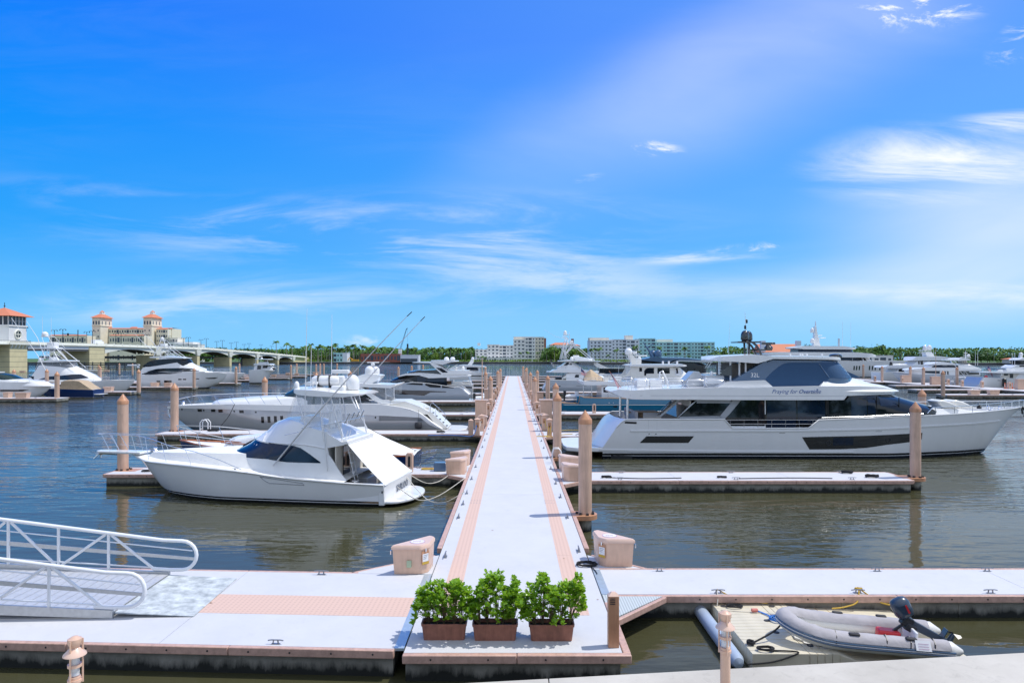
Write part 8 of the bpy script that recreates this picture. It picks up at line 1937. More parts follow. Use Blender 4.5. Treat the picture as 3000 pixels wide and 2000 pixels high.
for px, py, w, lab in ((15,1165,.9,'small salmon box at the left edge of the picture on the nearest far dock'),(59,1166,1.9,'salmon box near the first piling on the nearest far left dock'),(270,1145,1.2,'salmon box under the tuna tower boat bow, left one'),(313,1146,1.6,'salmon box under the tuna tower boat bow, right one'),(450,1132,1.6,'left salmon box beside the white flybridge yacht hull'),(489,1133,1.6,'right salmon box beside the white flybridge yacht hull'),
      (63,1092,2,'far salmon box beside the bridge tower base'),(310,1089,2.4,'far salmon box in front of the channel fender'),(722,1112,1.3,'salmon box on the fourth far dock'),(801,1104,1.4,'salmon box on the fifth far dock'),(868,1100,1.4,'salmon box on the sixth far dock'),(842,1098,1.5,'small pair box left of the piling on the farthest dock'),(924,1096,2.2,'long salmon box on the farthest left dock')):
 p = at(px, py, ZD); round_box(lab, p.x, p.y+.6, w, .9, .8, 'salmon_box')
b = None
def pedestal(label, x, y, h=1.35, w=.42, roof=True, group='shore power pedestals', recess=True):
 t = thing('power_pedestal', label, 'power pedestal', (x, y, ZD), group=group); b = MB(); b.box(-w/2,w/2,-w/2,w/2,0,h); b.build('post', Mt['box'], t, bevel=.03)
 if roof: b = MB(); b.add([(-w*.62,-w*.62,h+.002),(w*.62,-w*.62,h+.002),(w*.62,w*.62,h+.002),(-w*.62,w*.62,h+.002),(0,0,h+.14)], [(0,1,4),(1,2,4),(2,3,4),(3,0,4),(3,2,1,0)]); b.build('cap', Mt['box'], t, smooth=0)
 else: b = MB(); b.add([(-w/2,-w/2,h+.002),(w/2,-w/2,h+.002),(w/2,w/2,h+.002),(-w/2,w/2,h+.002),(-w*.1,-w*.1,h+.1),(w*.1,-w*.1,h+.1),(w*.1,w*.1,h+.1),(-w*.1,w*.1,h+.1)], [(0,1,5,4),(1,2,6,5),(2,3,7,6),(3,0,4,7),(4,5,6,7)]); b.build('cap', Mt['box'], t, smooth=0)
 if recess:
  b = MB(); b.box(-w*.3,w*.3,-w/2-.012,-w/2+.01,h*.5,h*.82); b.build('socket_panel', Mt['pilecap'], t); b = MB(); b.lathe([(.05,0),(.05,.03)], 10); b.build('socket', Mt['black'], t, loc=(0,-w/2-.02,h*.6), rot=(pi/2,0,0))
 return t
pedestal('power pedestal with roof cap at the foot of the left cabinet, nearest of its group', -2.95, 56.4); pedestal('power pedestal with roof cap just behind the nearest one on the left', -2.75, 60)
pedestal('plain salmon post without roof standing left of the power pedestals', -3.5, 56.7, 1.25, .4, False, None, False)
pr = pedestal('power pedestal with two yellow hoses plugged in on the right of the pier', 3.0, 56.2); pedestal('power pedestal with roof cap behind the one with yellow hoses', 2.75, 60.3)
for i, (x, y) in enumerate(((2.9,72),(2.75,78),(2.75,88),(2.75,96),(2.75,104),(2.75,116),(2.75,130),(-2.75,76),(-2.75,83),(-3.4,79),(-2.75,96),(-2.75,108),(-2.75,120),(-2.75,136))):
 pedestal(('right' if x > 0 else 'left')+' side power pedestal number %s from the quay in the receding row'%('one two three four five six seven'.split()[i%7]), x, y, group='shore power pedestals')
for k, (sx_, yy) in enumerate(((.09,0),(-.09,.02))):
 b = MB(); b.tube([(sx_,-.24,.8),(sx_-.02,-.34,.62),(sx_-.02,-.36,.25),(sx_-.1,-.42,.06),(sx_-.5,-.6,.03),(sx_-1.0,-.4-.1*k,.03)], .028, 6); b.build('yellow_hose', Mt['ropeY'], pr)
def cabinet(label, x, y, w, h, d=.9, antenna=0):
 t = thing('utility_cabinet', label, 'utility cabinet', (x, y, ZD)); b = MB(); b.box(-w/2,w/2,-d/2,d/2,0,h); b.build('body', Mt['box'], t, bevel=.03)
 b = MB(); b.box(-w/2-.1,w/2+.1,-d/2-.1,d/2+.1,h+.002,h+.1); b.build('roof', Mt['boxlid'], t, bevel=.02); b = MB(); b.box(-w*.36,w*.36,-d/2-.015,-d/2+.01,h*.12,h*.88); b.build('door', Mt['box'], t, bevel=.01)
 if antenna: b = MB(); b.tube([(.1,0,h+.1),(.1,0,h+antenna)], [.07,.04], 8); b.build('cabinet_pole', Mt['pile'], t)
 return t
cabinet('tall salmon cabinet with thin pole on its roof, left of the pier', -3.15, 67.5, 1.15, 2.2, antenna=4.2); cabinet('tall salmon cabinet with overhanging roof on the right of the pier', 3.35, 69.5, 1.2, 2.1)
cabinet('second salmon cabinet farther along the left of the pier', -3.25, 92, 1.2, 2.1); cabinet('second salmon cabinet between the thick pilings on the right', 3.4, 93, 1.4, 1.7); cabinet('third salmon cabinet on the right of the pier far away', 3.4, 126, 1.4, 1.7)
def hosebox(label, x, y):
 t = thing('hose_box', label, 'hose box', (x, y, ZD)); b = MB(); b.box(-.4,.4,-.3,.3,0,.85); b.build('body', Mt['box'], t, bevel=.04)
 b = MB(); n = 8; pr_ = [(-.5+1.0*k/n, .86+.16*sin(pi*k/n)) for k in range(n+1)]+[(.5,.82),(-.5,.82)]; b.slab([(x_, z) for x_, z in pr_[::-1]], -.36, .36); b.build('curved_lid', Mt['boxlid'], t); return t
hosebox('hose box with curved lid in front of the left cabinet', -2.85, 64.5); hosebox('hose box with curved lid in front of the right cabinet', 2.95, 66.5); hosebox('hose box with curved lid farther along the right edge of the pier', 3.0, 84); hosebox('hose box with curved lid farther along the left edge of the pier', -3.0, 88)
def slotpost(label, x, y):
 t = thing('slotted_post', label, 'power post', (x, y, ZD)); b = MB(); b.slab([(-.2,0),(.2,0),(.2,.95),(.14,1.08),(-.14,1.08),(-.2,.95)][::-1], -.17, .17); b.build('post', Mt['box'], t, bevel=.03)
 b = MB(); b.slab([(-.07,.3),(.07,.3),(.07,.85),(0,.92),(-.07,.85)][::-1], -.18, -.171); b.build('slot', Mt['black'], t, smooth=0); return t
slotpost('slotted salmon power post on the left finger dock beside the launch stern', -5.85, 38.6); slotpost('slotted salmon power post in front of the turquoise hull', 9.4, 79.2); slotpost('slotted salmon power post in front of the grey hull', 9.4, 103)
for i, (x, y) in enumerate(((100,152),(101,147),(99.2,174),(102,160),(99,165),(101.8,140),(98.6,186),(101.4,134))): pedestal('%s salmon pedestal along the far right pier'%('first second third fourth fifth sixth seventh eighth'.split()[i]), x, y, 1.3, .5, group='far right pedestals')
cabinet('salmon cabinet at the bow of the sleek white yacht on the far right pier', 101.2, 176, 2.4, 1.8); cabinet('red toned cabinet with pole in front of the sleek white yacht', 99.6, 161, 2.2, 1.9, antenna=7); cabinet('salmon cabinet cut by the right picture edge', 102.1, 137.5, 1.5, 2)
def bollard_o(label, px, y, x=None):
 t = thing('traffic_delineator', label, 'bollard', (x, y, ZD), group='orange delineators on the far right pier'); b = MB(); b.lathe([(.28,0),(.28,.06),(.1,.1),(.09,1.1),(.03,1.25)], 10); b.build('post', Mt['orange'], t)
 for z in (.45,.8): b = MB(); b.lathe([(.105,z),(.105,z+.13)], 10); b.build('reflective_band', Mt['white'], t)
for i in range(5): bollard_o('orange delineator in the left cluster of five on the far right pier', 0, 156, 2.0+(2838+i*6.2-CX)/FPX*156)
for i in range(5): bollard_o('orange delineator in the right cluster of five on the far right pier', 0, 141, (2944+i*7.4-CX)/FPX*141)
# lamps on the quay
def quay_lamp(label, x, y):
 t = thing('quay_lamp', label, 'bollard lamp', (x, y, 1.5)); H = 1.52
 b = MB(); b.lathe([(.11,0),(.11,.03),(.08,.05),(.08,H-.58)], 20); b.build('pole', Mt['box'], t)
 b = MB(); b.lathe([(.095,H-.66),(.095,H-.62)], 20); b.lathe([(.095,H-.44),(.095,H-.40)], 20); b.build('collar', Mt['box'], t)
 for k in range(3):
  a = k*2.1+.5; b = MB(); b.tube([(.1*cos(a),.1*sin(a),H-.68),(.1*cos(a),.1*sin(a),H-.04)], .013, 6); b.build('guard_rod', Mt['box'], t)
 b = MB(); b.lathe([(.065,H-.56),(.065,H-.40),(.06,H-.18)], 16); b.build('glass', clear_mat('lamp_glass', (.8,.82,.8), .55) if 'lamp_glass' not in bpy.data.materials else bpy.data.materials['lamp_glass'], t)
 b = MB(); b.lathe([(.03,H-.5),(.03,H-.3)], 10); b.build('bulb_holder', Mt['white'], t)
 b = MB(); b.lathe([(.155,H-.27),(.15,H-.25),(.07,H-.17),(.06,H-.16)], 24); b.build('hat', Mt['boxlid'], t)
 b = MB(); b.lathe([(.06,H-.158),(.09,H-.10),(.095,H-.07),(.095,H-.03),(.07,H-.02),(.045,H),(.01,H+.01)], 20); b.build('finial', Mt['box'], t); return t
quay_lamp('salmon bollard lamp at the lower left picture edge', -6.42, 10.0); quay_lamp('salmon bollard lamp in front of the grey fender and dinghy dock', 3.42, 11.0)
# louvred light post on the pier head
t = thing('louvred_light_post', 'brown square light post with louvred head at the pier head corner', 'light post', (2.24, 15.27, ZD)); b = MB(); b.box(-.12,.12,-.1,.1,0,1.14); b.build('post', Mt['pilecap'], t, bevel=.012)
b = MB(); b.add([(-.12,-.1,1.142),(.12,-.1,1.142),(.12,.1,1.142),(-.12,.1,1.142),(-.04,-.03,1.22),(.04,-.03,1.22),(.04,.03,1.22),(-.04,.03,1.22)], [(0,1,5,4),(1,2,6,5),(2,3,7,6),(3,0,4,7),(4,5,6,7)]); b.build('cap', Mt['boxlid'], t, smooth=0)
for k in range(4):
 b = MB(); b.box(-.085,.03,-.112,-.1,.97+.04*k,.985+.04*k); b.build('louvre', Mt['rubber'], t)
# planters
def leaf_mesh():
 b = MB(); pr_ = [(0,.0,0),(.018,.018,.004),(.024,.044,.004),(.018,.066,-.002),(0,.076,-.006)]
 vs = [(0,0,0)]+[(x,y,z) for x,y,z in pr_[1:4]]+[(0,.076,-.006)]+[(-x,y,z) for x,y,z in pr_[3:0:-1]]+[(0,.02,-.003),(0,.045,-.004),(0,.066,-.008)]
 return vs, [(0,1,8),(1,2,9,8),(2,3,10,9),(3,4,10),(0,8,7),(7,8,9,6),(6,9,10,5),(5,10,4)]
LV, LF = leaf_mesh()
mL = leafmat('glossy_shrub_leaf', (.32,.52,.04), (.12,.28,.015), 9); bb_ = mL.node_tree.nodes['Principled BSDF']; bb_.inputs['Roughness'].default_value = .32; bb_.inputs['Specular IOR Level'].default_value = .5
tn = mL.node_tree; tl = tn.nodes.new('ShaderNodeBsdfTranslucent'); tl.inputs[0].default_value = (.50,.75,.04,1); mxs = tn.nodes.new('ShaderNodeMixShader'); mxs.inputs[0].default_value = .32
tn.links.new(bb_.outputs[0], mxs.inputs[1]); tn.links.new(tl.outputs[0], mxs.inputs[2]); tn.links.new(mxs.outputs[0], tn.nodes['Material Output'].inputs[0])
oi = tn.nodes.new('ShaderNodeObjectInfo')
b = MB(); b.add(LV, LF); o = b.build('leaf', mL); leafdata = o.data; bpy.data.objects.remove(o)
Mt['soil'] = mat('dark_soil', (.035,.022,.014), .95, var=.5, vscale=20, bump=1, bscale=60); Mt['twig'] = mat('shrub_twig', (.16,.11,.06), .8)
def planter(label, plab, x, y, prof, seed):
 t = thing('planter_box', label, 'planter', (x, y, ZD)); w, d, h = 1.04, .40, .38; b = MB(); e = .045
 def ring(wx, dx, z): return [(p[0],p[1],z) for p in rounded([(-wx/2,-dx/2),(wx/2,-dx/2),(wx/2,dx/2),(-wx/2,dx/2)], .06)]
 rs = [ring(w-.1,d-.08,0), ring(w-.1,d-.08,.02), ring(w-.03,d-.02,h-.06), ring(w,d,h-.055), ring(w+.01,d+.01,h), ring(w-.05,d-.05,h), ring(w-.07,d-.07,h-.10)]; n = len(rs[0])
 b.add([p for r in rs for p in r], [(k*n+i,k*n+(i+1)%n,(k+1)*n+(i+1)%n,(k+1)*n+i) for k in range(len(rs)-1) for i in range(n)]+[tuple(range(n-1,-1,-1))]); b.build('pot', Mt['terra'], t)
 b = MB(); q = ring(w-.07,d-.07,h-.09); nn = 12; b.add([(-(w-.1)/2+(w-.1)*i/nn, -(d-.1)/2+(d-.1)*j/4, h-.075+.02*mnoise.noise(Vector((i,j,seed)))) for i in range(nn+1) for j in range(5)], [(i*5+j,(i+1)*5+j,(i+1)*5+j+1,i*5+j+1) for i in range(nn) for j in range(4)]); b.build('soil', Mt['soil'], t)
 p = thing('shrub', plab, 'shrub', (x, y, ZD+h-.07)); rnd = random.Random(seed); fp = interp(prof); tips = []
 while len(tips) < 330:
  xx = rnd.uniform(prof[0][0]*.96, prof[-1][0]*.96); top = fp(xx); zz = rnd.uniform(.14+.25*abs(xx), top) if top > .2 else .15; yy = rnd.gauss(0, .20)*(1.15-.4*zz)
  if rnd.random() < .4: zz = top-rnd.random()*.4
  tips.append(Vector((xx, max(-.42,min(.42,yy)), max(.1, zz))))
 roots = [Vector((-.38+.19*k+rnd.uniform(-.04,.04), rnd.uniform(-.06,.06), 0)) for k in range(5)]; tw = MB(); leaves = []
 for T_ in tips:
  r0 = min(roots, key=lambda q: abs(q.x-T_.x*.7)); mid = r0.lerp(T_, .5)+Vector((rnd.uniform(-.05,.05),rnd.uniform(-.05,.05),.03))
  if rnd.random() < .35: tw.tube([r0, mid, T_], [.008,.005,.002], 4)
  for k in range(9):
   a = rnd.uniform(0, 6.28); up = rnd.uniform(.05, 1.2); d_ = Vector((cos(a)*cos(up), sin(a)*cos(up), sin(up)))+Vector((T_.x-r0.x,T_.y,0))*.5; leaves.append((T_-Vector((0,0,1))*rnd.uniform(0,.07), d_.normalized(), rnd.uniform(.9,1.55)))
 tw.build('branch', Mt['twig'], p)
 leaves.sort(key=lambda L: L[0].y-.3*L[0].z); st = MB()
 for i, (P_, d_, s_) in enumerate(leaves):
  q = d_.to_track_quat('Y', 'Z'); q = q @ Matrix.Rotation(rnd.uniform(-.6,.6), 3, 'Y').to_quaternion()
  if i < 300:
   o = bpy.data.objects.new('leaf', leafdata); COL.objects.link(o); o.parent = p; o.location = P_; o.rotation_mode = 'QUATERNION'; o.rotation_quaternion = q; o.scale = (s_*1.1, s_, s_)
  else: st.add([P_+q@(Vector(v)*s_) for v in LV], LF)
 tag(st.build('foliage', mL, p), kind='stuff')
planter('left terracotta trough planter on the pier head', 'rounded dome shaped green shrub in the left terracotta planter', -1.58, 15.75, [(-.72,.35),(-.6,.75),(-.3,.98),(-.1,.95),(.1,.92),(.28,1.0),(.45,.95),(.62,.75),(.68,.4)], 21)
planter('middle terracotta trough planter on the pier head', 'taller green shrub with one high leader in the middle terracotta planter', -.41, 15.72, [(-.62,.4),(-.45,.72),(-.3,1.08),(-.12,1.15),(.02,1.2),(.12,1.24),(.2,.85),(.32,.72),(.42,1.05),(.5,1.05),(.56,.7),(.68,.45)], 22)
planter('right terracotta trough planter with dented side on the pier head', 'two peaked green shrub in the right terracotta planter', .88, 15.70, [(-.64,.45),(-.5,.9),(-.36,.85),(-.25,1.15),(-.12,1.15),(-.02,.85),(.2,.88),(.45,.98),(.55,1.15),(.68,1.15),(.74,.6),(.8,.3)], 23)
# ---- gangway
gw = thing('aluminium_gangway', 'aluminium gangway with curved tube railings coming down from the left', 'gangway', (-9.9, 16.9, ZD+.06), radians(2.0)); S_ = .045; GL = 11.5; S2 = .095
def gz(s): return s*S_
def gp(s, y, z): return (-s, y, gz(s)+z+S2*max(0,s)*z/1.1)
for side, y in (('near', 0), ('far', 3.0)):
 bx_ = MB(); n = 1; bx_.add([gp(0,y-.04,0),gp(GL,y-.04,0),gp(GL,y+.04,0),gp(0,y+.04,0),gp(0,y-.04,.2),gp(GL,y-.04,.2),gp(GL,y+.04,.2),gp(0,y+.04,.2)], [(0,1,2,3),(7,6,5,4),(0,4,5,1),(1,5,6,2),(2,6,7,3),(3,7,4,0)]); bx_.build('side_beam', Mt['alu'], gw, smooth=0)
 q = []
 for k in range(11): a = -pi/2+pi*k/10; q.append(((.35+.42*cos(a)), y, .68+.42*sin(a)+ (0)))
 path = [gp(.45, y, .26), gp(.0, y, .26)]+q+[gp(s, y, 1.1) for s in (.2, 2, 5, GL)]
 tube(gw, 'top_rail', path, .052, Mt['whalu'], 10)
 for z, r in ((.86,.018),): tube(gw, 'mid_rail', [gp(-.65,y,z-.02), gp(GL,y,z)], r, Mt['whalu'], 6)
 b = MB(); b.add([gp(-.72,y-.01,.56),gp(GL,y-.01,.56),gp(GL,y+.01,.56),gp(-.72,y+.01,.56),gp(-.72,y-.01,.65),gp(GL,y-.01,.65),gp(GL,y+.01,.65),gp(-.72,y+.01,.65)], [(0,1,2,3),(7,6,5,4),(0,4,5,1),(1,5,6,2),(2,6,7,3),(3,7,4,0)]); b.build('flat_rail', Mt['alu'], gw, smooth=0)
 tube(gw, 'lower_rail', [gp(.4,y,.30), gp(GL,y,.30)], .022, Mt['whalu'], 6)
 off = 1.75 if side == 'far' else 1.55
 for k in range(7):
  s = off+k*1.42-.0; b = MB(); b.tube([gp(s,y,.18), gp(s,y,1.08)], .042, 8); b.build('rail_post', Mt['whalu'], gw)
  if k % 2 == 0:
   for s2 in (s-1.32, s+1.32): tube(gw, 'brace', [gp(s+(.08 if s2 > s else -.08),y,1.06), gp(s2,y,.24)], .04, Mt['whalu'], 8)
nb = 44; pl_ = None
for k in range(nb):
 s0 = k*GL/nb
 if pl_ is None: b = MB(); b.box(-GL/nb+.008,-.008,.06,2.94,0,.035); pl_ = b.build('tread_plank', Mt['alu'], gw, smooth=0); o = pl_
 else: o = inst(pl_, gw)
 o.location = (-s0, 0, gz(s0)+.12); o.rotation_euler = (0, math.atan(S_), 0)
Mt['plate'] = concrete('worn_tread_plate', (.30,.33,.34), (.62,.66,.66), 3.0, bump=.6)
b = MB(); b.add([(.02,.02,.13),(.02,2.95,.13),(1.95,2.95,.012),(1.95,.02,.012),(.02,.02,.10),(.02,2.95,.10),(1.95,2.95,-.0),(1.95,.02,-.0)], [(3,2,1,0),(4,5,6,7),(0,1,5,4),(2,3,7,6),(1,2,6,5),(3,0,4,7)]); b.build('toe_plate', Mt['plate'], gw, smooth=0)
gw.location.z = ZD+.01
# ---- drive-on dinghy dock
dd = thing('drive_on_float', 'cream plastic drive on float carrying the grey dinghy', 'floating platform', (5.42, 15.45, 0)); Mt['crm'] = mat('cream_polyethylene', (.62,.56,.42), .5, var=.08, vscale=3)
n = 16; pk = None
for k in range(n):
 if pk is None: b = MB(); b.box(.0,1.3,.006,3.2/n-.006,.0,.40); pk = b.build('slat', Mt['crm'], dd, bevel=.008); o = pk
 else: o = inst(pk, dd)
 o.location = (0, k*3.2/n, 0)
for k in range(4):
 b = MB(); x0 = 1.31+k*.17; b.box(x0,x0+.16,0,3.2,0,.40); b.build('slat', Mt['crm'], dd, bevel=.008)
b = MB(); b.box(-.0,1.99,.01,3.19,-.15,-.002); b.build('float_body', Mt['crm'], dd)
b = MB(); b.slab([(2.0,.38),(2.4,.22),(5.2,.12),(5.5,-.1),(2.0,-.1)][::-1], .05, .75); b.slab([(2.0,.38),(2.4,.30),(4.8,.24),(5.3,-.05),(2.0,-.1)][::-1], 2.35, 3.15); b.build('launch_arm', Mt['crm'], dd, bevel=.03)
b = MB(); b.slab([(2.0,.34),(2.5,.12),(5.0,.0),(5.0,-.12),(2.0,-.12)][::-1], .76, 2.34); b.build('launch_channel', Mt['crm'], dd, bevel=.02)
for i in range(9): b = MB(); b.box(2.5+i*.28, 2.515+i*.28, 2.35, 3.15, .27-.013*i, .31-.013*i); b.build('arm_groove', Mt['teak'], dd)
for x, y in ((.25,2.95),(.15,2.2),(1.05,1.95),(1.0,1.2),(1.5,.45),(1.75,.45),(1.55,2.95),(.12,.5)):
 b = MB(); b.lathe([(.075,.402),(.075,.412)], 14, (x,y,0)); b.build('lock_disc', Mt['rubber'], dd)
b = MB(); b.lathe([(.02,-1.75),(.12,-1.7),(.17,-1.55),(.175,0),(.17,1.55),(.12,1.7),(.02,1.75)], 20)
fb = b.build('long_grey_fender', mat('pale_blue_grey_vinyl', (.36,.43,.52), .45, var=.05), loc=(5.12, 17.2, .17), rot=(pi/2,0,0)); tag(fb, 'long pale grey tube fender lying on the water beside the cream float', 'fender')
def rope(label, pts, m, r=.016, cat='rope', name='mooring_rope', sm=True):
 pts = [Vector(p) for p in pts]
 if sm:
  q = []
  for i in range(len(pts)-1):
   p0, p1, p2, p3 = pts[max(i-1,0)], pts[i], pts[i+1], pts[min(i+2,len(pts)-1)]
   for k in range(5): t = k/5; q.append(.5*((2*p1)+(p2-p0)*t+(2*p0-5*p1+4*p2-p3)*t*t+(3*p1-p0-3*p2+p3)*t**3))
  pts = q+[pts[-1]]
 o0 = pts[0].copy(); b = MB(); b.tube([p-o0 for p in pts], r, 6); o = b.build(name, Mt[m], loc=o0, smooth=60); return tag(o, label, cat)
def coil(label, c, R, turns, m, r=.016, z=.0, name='rope_coil', seed=1, flat=.5):
 rnd = random.Random(seed); P_ = []
 for i in range(turns*12): a = 2*pi*i/12; rr = R*(.75+.3*rnd.random()); P_.append(Vector((c[0]+cos(a)*rr, c[1]+sin(a)*rr*flat, c[2]+r+r*1.2*(i/12)*.5+rnd.random()*r)))
 o0 = Vector(c); b = MB(); b.tube([p-o0 for p in P_], r, 6); return tag(b.build(name, Mt[m], loc=o0, smooth=60), label, 'rope')
# inflatable dinghy with outboard
dg = thing('grey_dinghy', 'grey covered inflatable dinghy with white interior on the cream float', 'inflatable boat', (8.15, 16.12, .28), radians(-9)); dg.rotation_euler = (radians(1.5), radians(1.5), radians(-9))
Lh, Wt, rT = 1.5, .55, .20
side_ = lambda g: [Vector((Lh+.28, g*Wt, rT+.12)), Vector((Lh, g*Wt, rT+.12)), Vector((.6, g*Wt, rT+.12)), Vector((-.5, g*Wt, rT+.13)), Vector((-1.0, g*Wt*.93, rT+.17))]
bowp = [Vector((-1.38, -.40, rT+.25)), Vector((-1.60, -.18, rT+.31)), Vector((-1.66, 0, rT+.33)), Vector((-1.60, .18, rT+.31)), Vector((-1.38, .40, rT+.25))]
full_ = side_(-1)+bowp+side_(1)[::-1]
def cr_spline(P_, k_=4):
 q = []
 for i in range(len(P_)-1):
  p0, p1, p2, p3 = P_[max(i-1,0)], P_[i], P_[i+1], P_[min(i+2,len(P_)-1)]
  for k in range(k_): t = k/k_; q.append(.5*((2*p1)+(p2-p0)*t+(2*p0-5*p1+4*p2-p3)*t*t+(3*p1-p0-3*p2+p3)*t**3))
 return q+[P_[-1]]
full_ = cr_spline(full_)
b = MB(); b.tube([full_[0]+Vector((.22,0,0))]+full_+[full_[-1]+Vector((.22,0,0))], [.05]+[rT]*len(full_)+[.05], 18); b.build('inflatable_tube', mat('pale_grey_hypalon', (.72,.71,.67), .45, var=.04), dg)
b = MB(); m_ = len(full_)
for i, p in enumerate(full_[2:-2]):
 t_ = (full_[min(i+3,m_-1)]-full_[i+1]).normalized(); s2 = -t_.cross(Vector((0,0,1))).normalized()
 for k in range(9): a = pi*(.10+.80*k/8); b.v.append(tuple(p+(s2*cos(a)+Vector((0,0,1))*sin(a))*(rT+.02+.022*mnoise.noise(Vector((i*1.9, k*1.1, 2))))))
nn = len(full_)-4
for i in range(nn-1):
 for k in range(8): a = i*9+k; b.f.append([a,a+9,a+10,a+1]); b.mi.append(0)
b.build('tube_cover', Mt['greyc'], dg, smooth=60)
for dz_, r_, m2 in ((.03,.02,'slate'),(-.01,.012,'gel'),(-.05,.02,'slate')):
 b = MB(); ps_ = []
 for i, p in enumerate(full_):
  t_ = (full_[min(i+1,m_-1)]-full_[max(i-1,0)]).normalized(); s2 = -t_.cross(Vector((0,0,1))).normalized(); ps_.append(p+s2*sqrt(max(.001, (rT+.005)**2-dz_**2))*1+Vector((0,0,dz_)))
 b.tube(ps_, r_, 6); b.build('rubbing_strip', Mt[m2], dg)
b = MB(); b.prism([(Lh-.1,-.45),(Lh-.1,.45),(-1.0,.42),(-1.45,.12),(-1.45,-.12),(-1.0,-.42)], .10, .14); b.build('floor', Mt['gel2'], dg)
b = MB(); b.slab([(-1.3,.12),(Lh-.1,-.02),(Lh-.1,.10),(-1.0,.10)][::-1], -.35, .35); b.build('keel', Mt['gel2'], dg)
b = MB(); b.box(Lh-.42,Lh-.36,-.40,.40,.08,.60); b.build('transom_board', Mt['gel'], dg, bevel=.02)
for x, y in ((-.3,-.62),(.9,-.62),(-.3,.62),(.7,.62)): b = MB(); b.box(x-.12,x+.12,y-.06,y+.06,rT*2+.11,rT*2+.17); b.build('lifting_handle', Mt['rubber'], dg, bevel=.03)
for x in (-.72,.35,.85,1.35):
 b = MB(); b.tube([(x,-Wt-rT*1.06,.34),(x+.02,-Wt-rT*.8,.49),(x+.03,-Wt,.56),(x+.03,-Wt+rT*.8,.48)], .012, 5); b.build('cover_strap', Mt['black'], dg)
b = MB(); b.add([(.95,-.775,.34),(1.27,-.775,.34),(1.27,-.66,.53),(.95,-.66,.53)], [(0,1,2,3)]); b.build('plastic_notice', Mt['white'], dg, loc=(0,-.025,.02));
for k in range(3): b = MB(); b.add([(1.0,-.757+.027*k,.37+.045*k),(1.22,-.757+.027*k,.37+.045*k),(1.22,-.751+.027*k,.38+.045*k),(1.0,-.751+.027*k,.38+.045*k)], [(0,1,2,3)]); b.build('notice_text_line', bpy.data.materials['lid_emblem_ring'], dg, loc=(0,-.03,.025))
b = MB(); b.box(-.24,.24,-.15,.15,0,.24); ft = b.build('fuel_tank', Mt['red'], loc=(8.75,15.95,.52), rot=(0,.05,radians(-12)), bevel=.04); tag(ft, 'red portable fuel tank standing inside the grey dinghy', 'fuel tank')
b = MB(); b.lathe([(.035,0),(.035,.05)], 10, (.17,0,.24)); b.build('filler_cap', Mt['black'], ft)
om = bpy.data.objects.new('outboard_motor', None); COL.objects.link(om); om.parent = dg; om.location = (Lh-.38, .0, .66); om.scale = (1.08,1.08,1.08); om.rotation_euler = (0, radians(-64), 0)
Mt['navyp'] = mat('dark_slate_cowling', (.035,.055,.085), .3, coat=.3, var=.06)
b = MB(); b.box(-.17,.22,-.16,.16,.14,.60); o = b.build('cowling', Mt['navyp'], om, bevel=.13); o.rotation_euler = (0, radians(34), 0); o.location = (-.02,0,.02)
for y in (-.163,.163): b = MB(); b.box(.02,.06,y-.003,y+.003,.28,.47); o = b.build('red_stripe', Mt['red'], om); o.rotation_euler = (0, radians(38), 0)
b = MB(); b.box(-.11,.11,-.10,.10,-.02,.2); b.build('midsection_top', Mt['black'], om, bevel=.03); b = MB(); b.add([(-.09,-.06,0),(.09,-.06,0),(.09,.06,0),(-.09,.06,0),(-.06,-.035,-.85),(.07,-.035,-.85),(.07,.035,-.85),(-.06,.035,-.85)], [(0,1,2,3),(7,6,5,4),(0,4,5,1),(1,5,6,2),(2,6,7,3),(3,7,4,0)]); b.build('leg', Mt['navyp'], om, bevel=.015)
b = MB(); b.box(-.1,.26,-.09,.09,-.68,-.66); b.build('anti_ventilation_plate', Mt['navyp'], om); b = MB(); b.lathe([(.01,-.22),(.05,-.15),(.06,0),(.05,.15),(.03,.2)], 12); b.build('gearcase', Mt['navyp'], om, loc=(.03,0,-.84), rot=(0,pi/2,0))
b = MB()
for k in range(3): a = 2*pi*k/3; b.add([(.24,0,-.84),(.20,.13*cos(a-.4),-.84+.13*sin(a-.4)),(.26,.16*cos(a),-.84+.16*sin(a)),(.28,.13*cos(a+.4),-.84+.13*sin(a+.4))], [(0,1,2,3)])
b.build('propeller', Mt['black'], om); b = MB(); b.box(-.16,.0,-.12,.12,-.12,.1); b.build('clamp_bracket', Mt['black'], om, bevel=.02); tube(om, 'tiller_handle', [(-.1,-.05,.15),(-.35,-.08,.28)], .03, Mt['black'])
# ropes round the dinghy
cz = .415
coil('coiled black rope at the back corner of the cream float', (5.95, 18.3, cz), .22, 4, 'rope', seed=3); coil('tangle of blue rope on the cream float under the bow', (6.75, 17.4, cz), .22, 7, 'ropeB', .012, seed=4, flat=.9)
rope('blue rope trailing diagonally across the cream float', [(6.45,18.05,cz),(6.65,17.6,cz+.02),(6.9,17.1,cz),(7.1,16.7,cz),(7.25,16.45,cz)], 'ropeB', .02)
rope('black bow strap from the dinghy to the float edge', [(6.62,16.55,.78),(6.2,16.2,.62),(5.6,15.95,.44)], 'rope', .022); coil('knot of black rope where the bow strap meets the float', (5.55, 15.93, cz), .09, 4, 'rope', .02, seed=6, flat=.9)
coil('loose black rope heap on the front corner of the cream float', (5.78, 15.62, cz), .2, 3, 'rope', .018, seed=7, flat=.6); rope('black rope from the front corner to the tube fender end', [(5.8,15.6,cz),(6.3,15.52,cz+.02),(6.45,15.45,cz),(5.9,15.40,.25),(5.3,15.42,.18)], 'rope', .018)
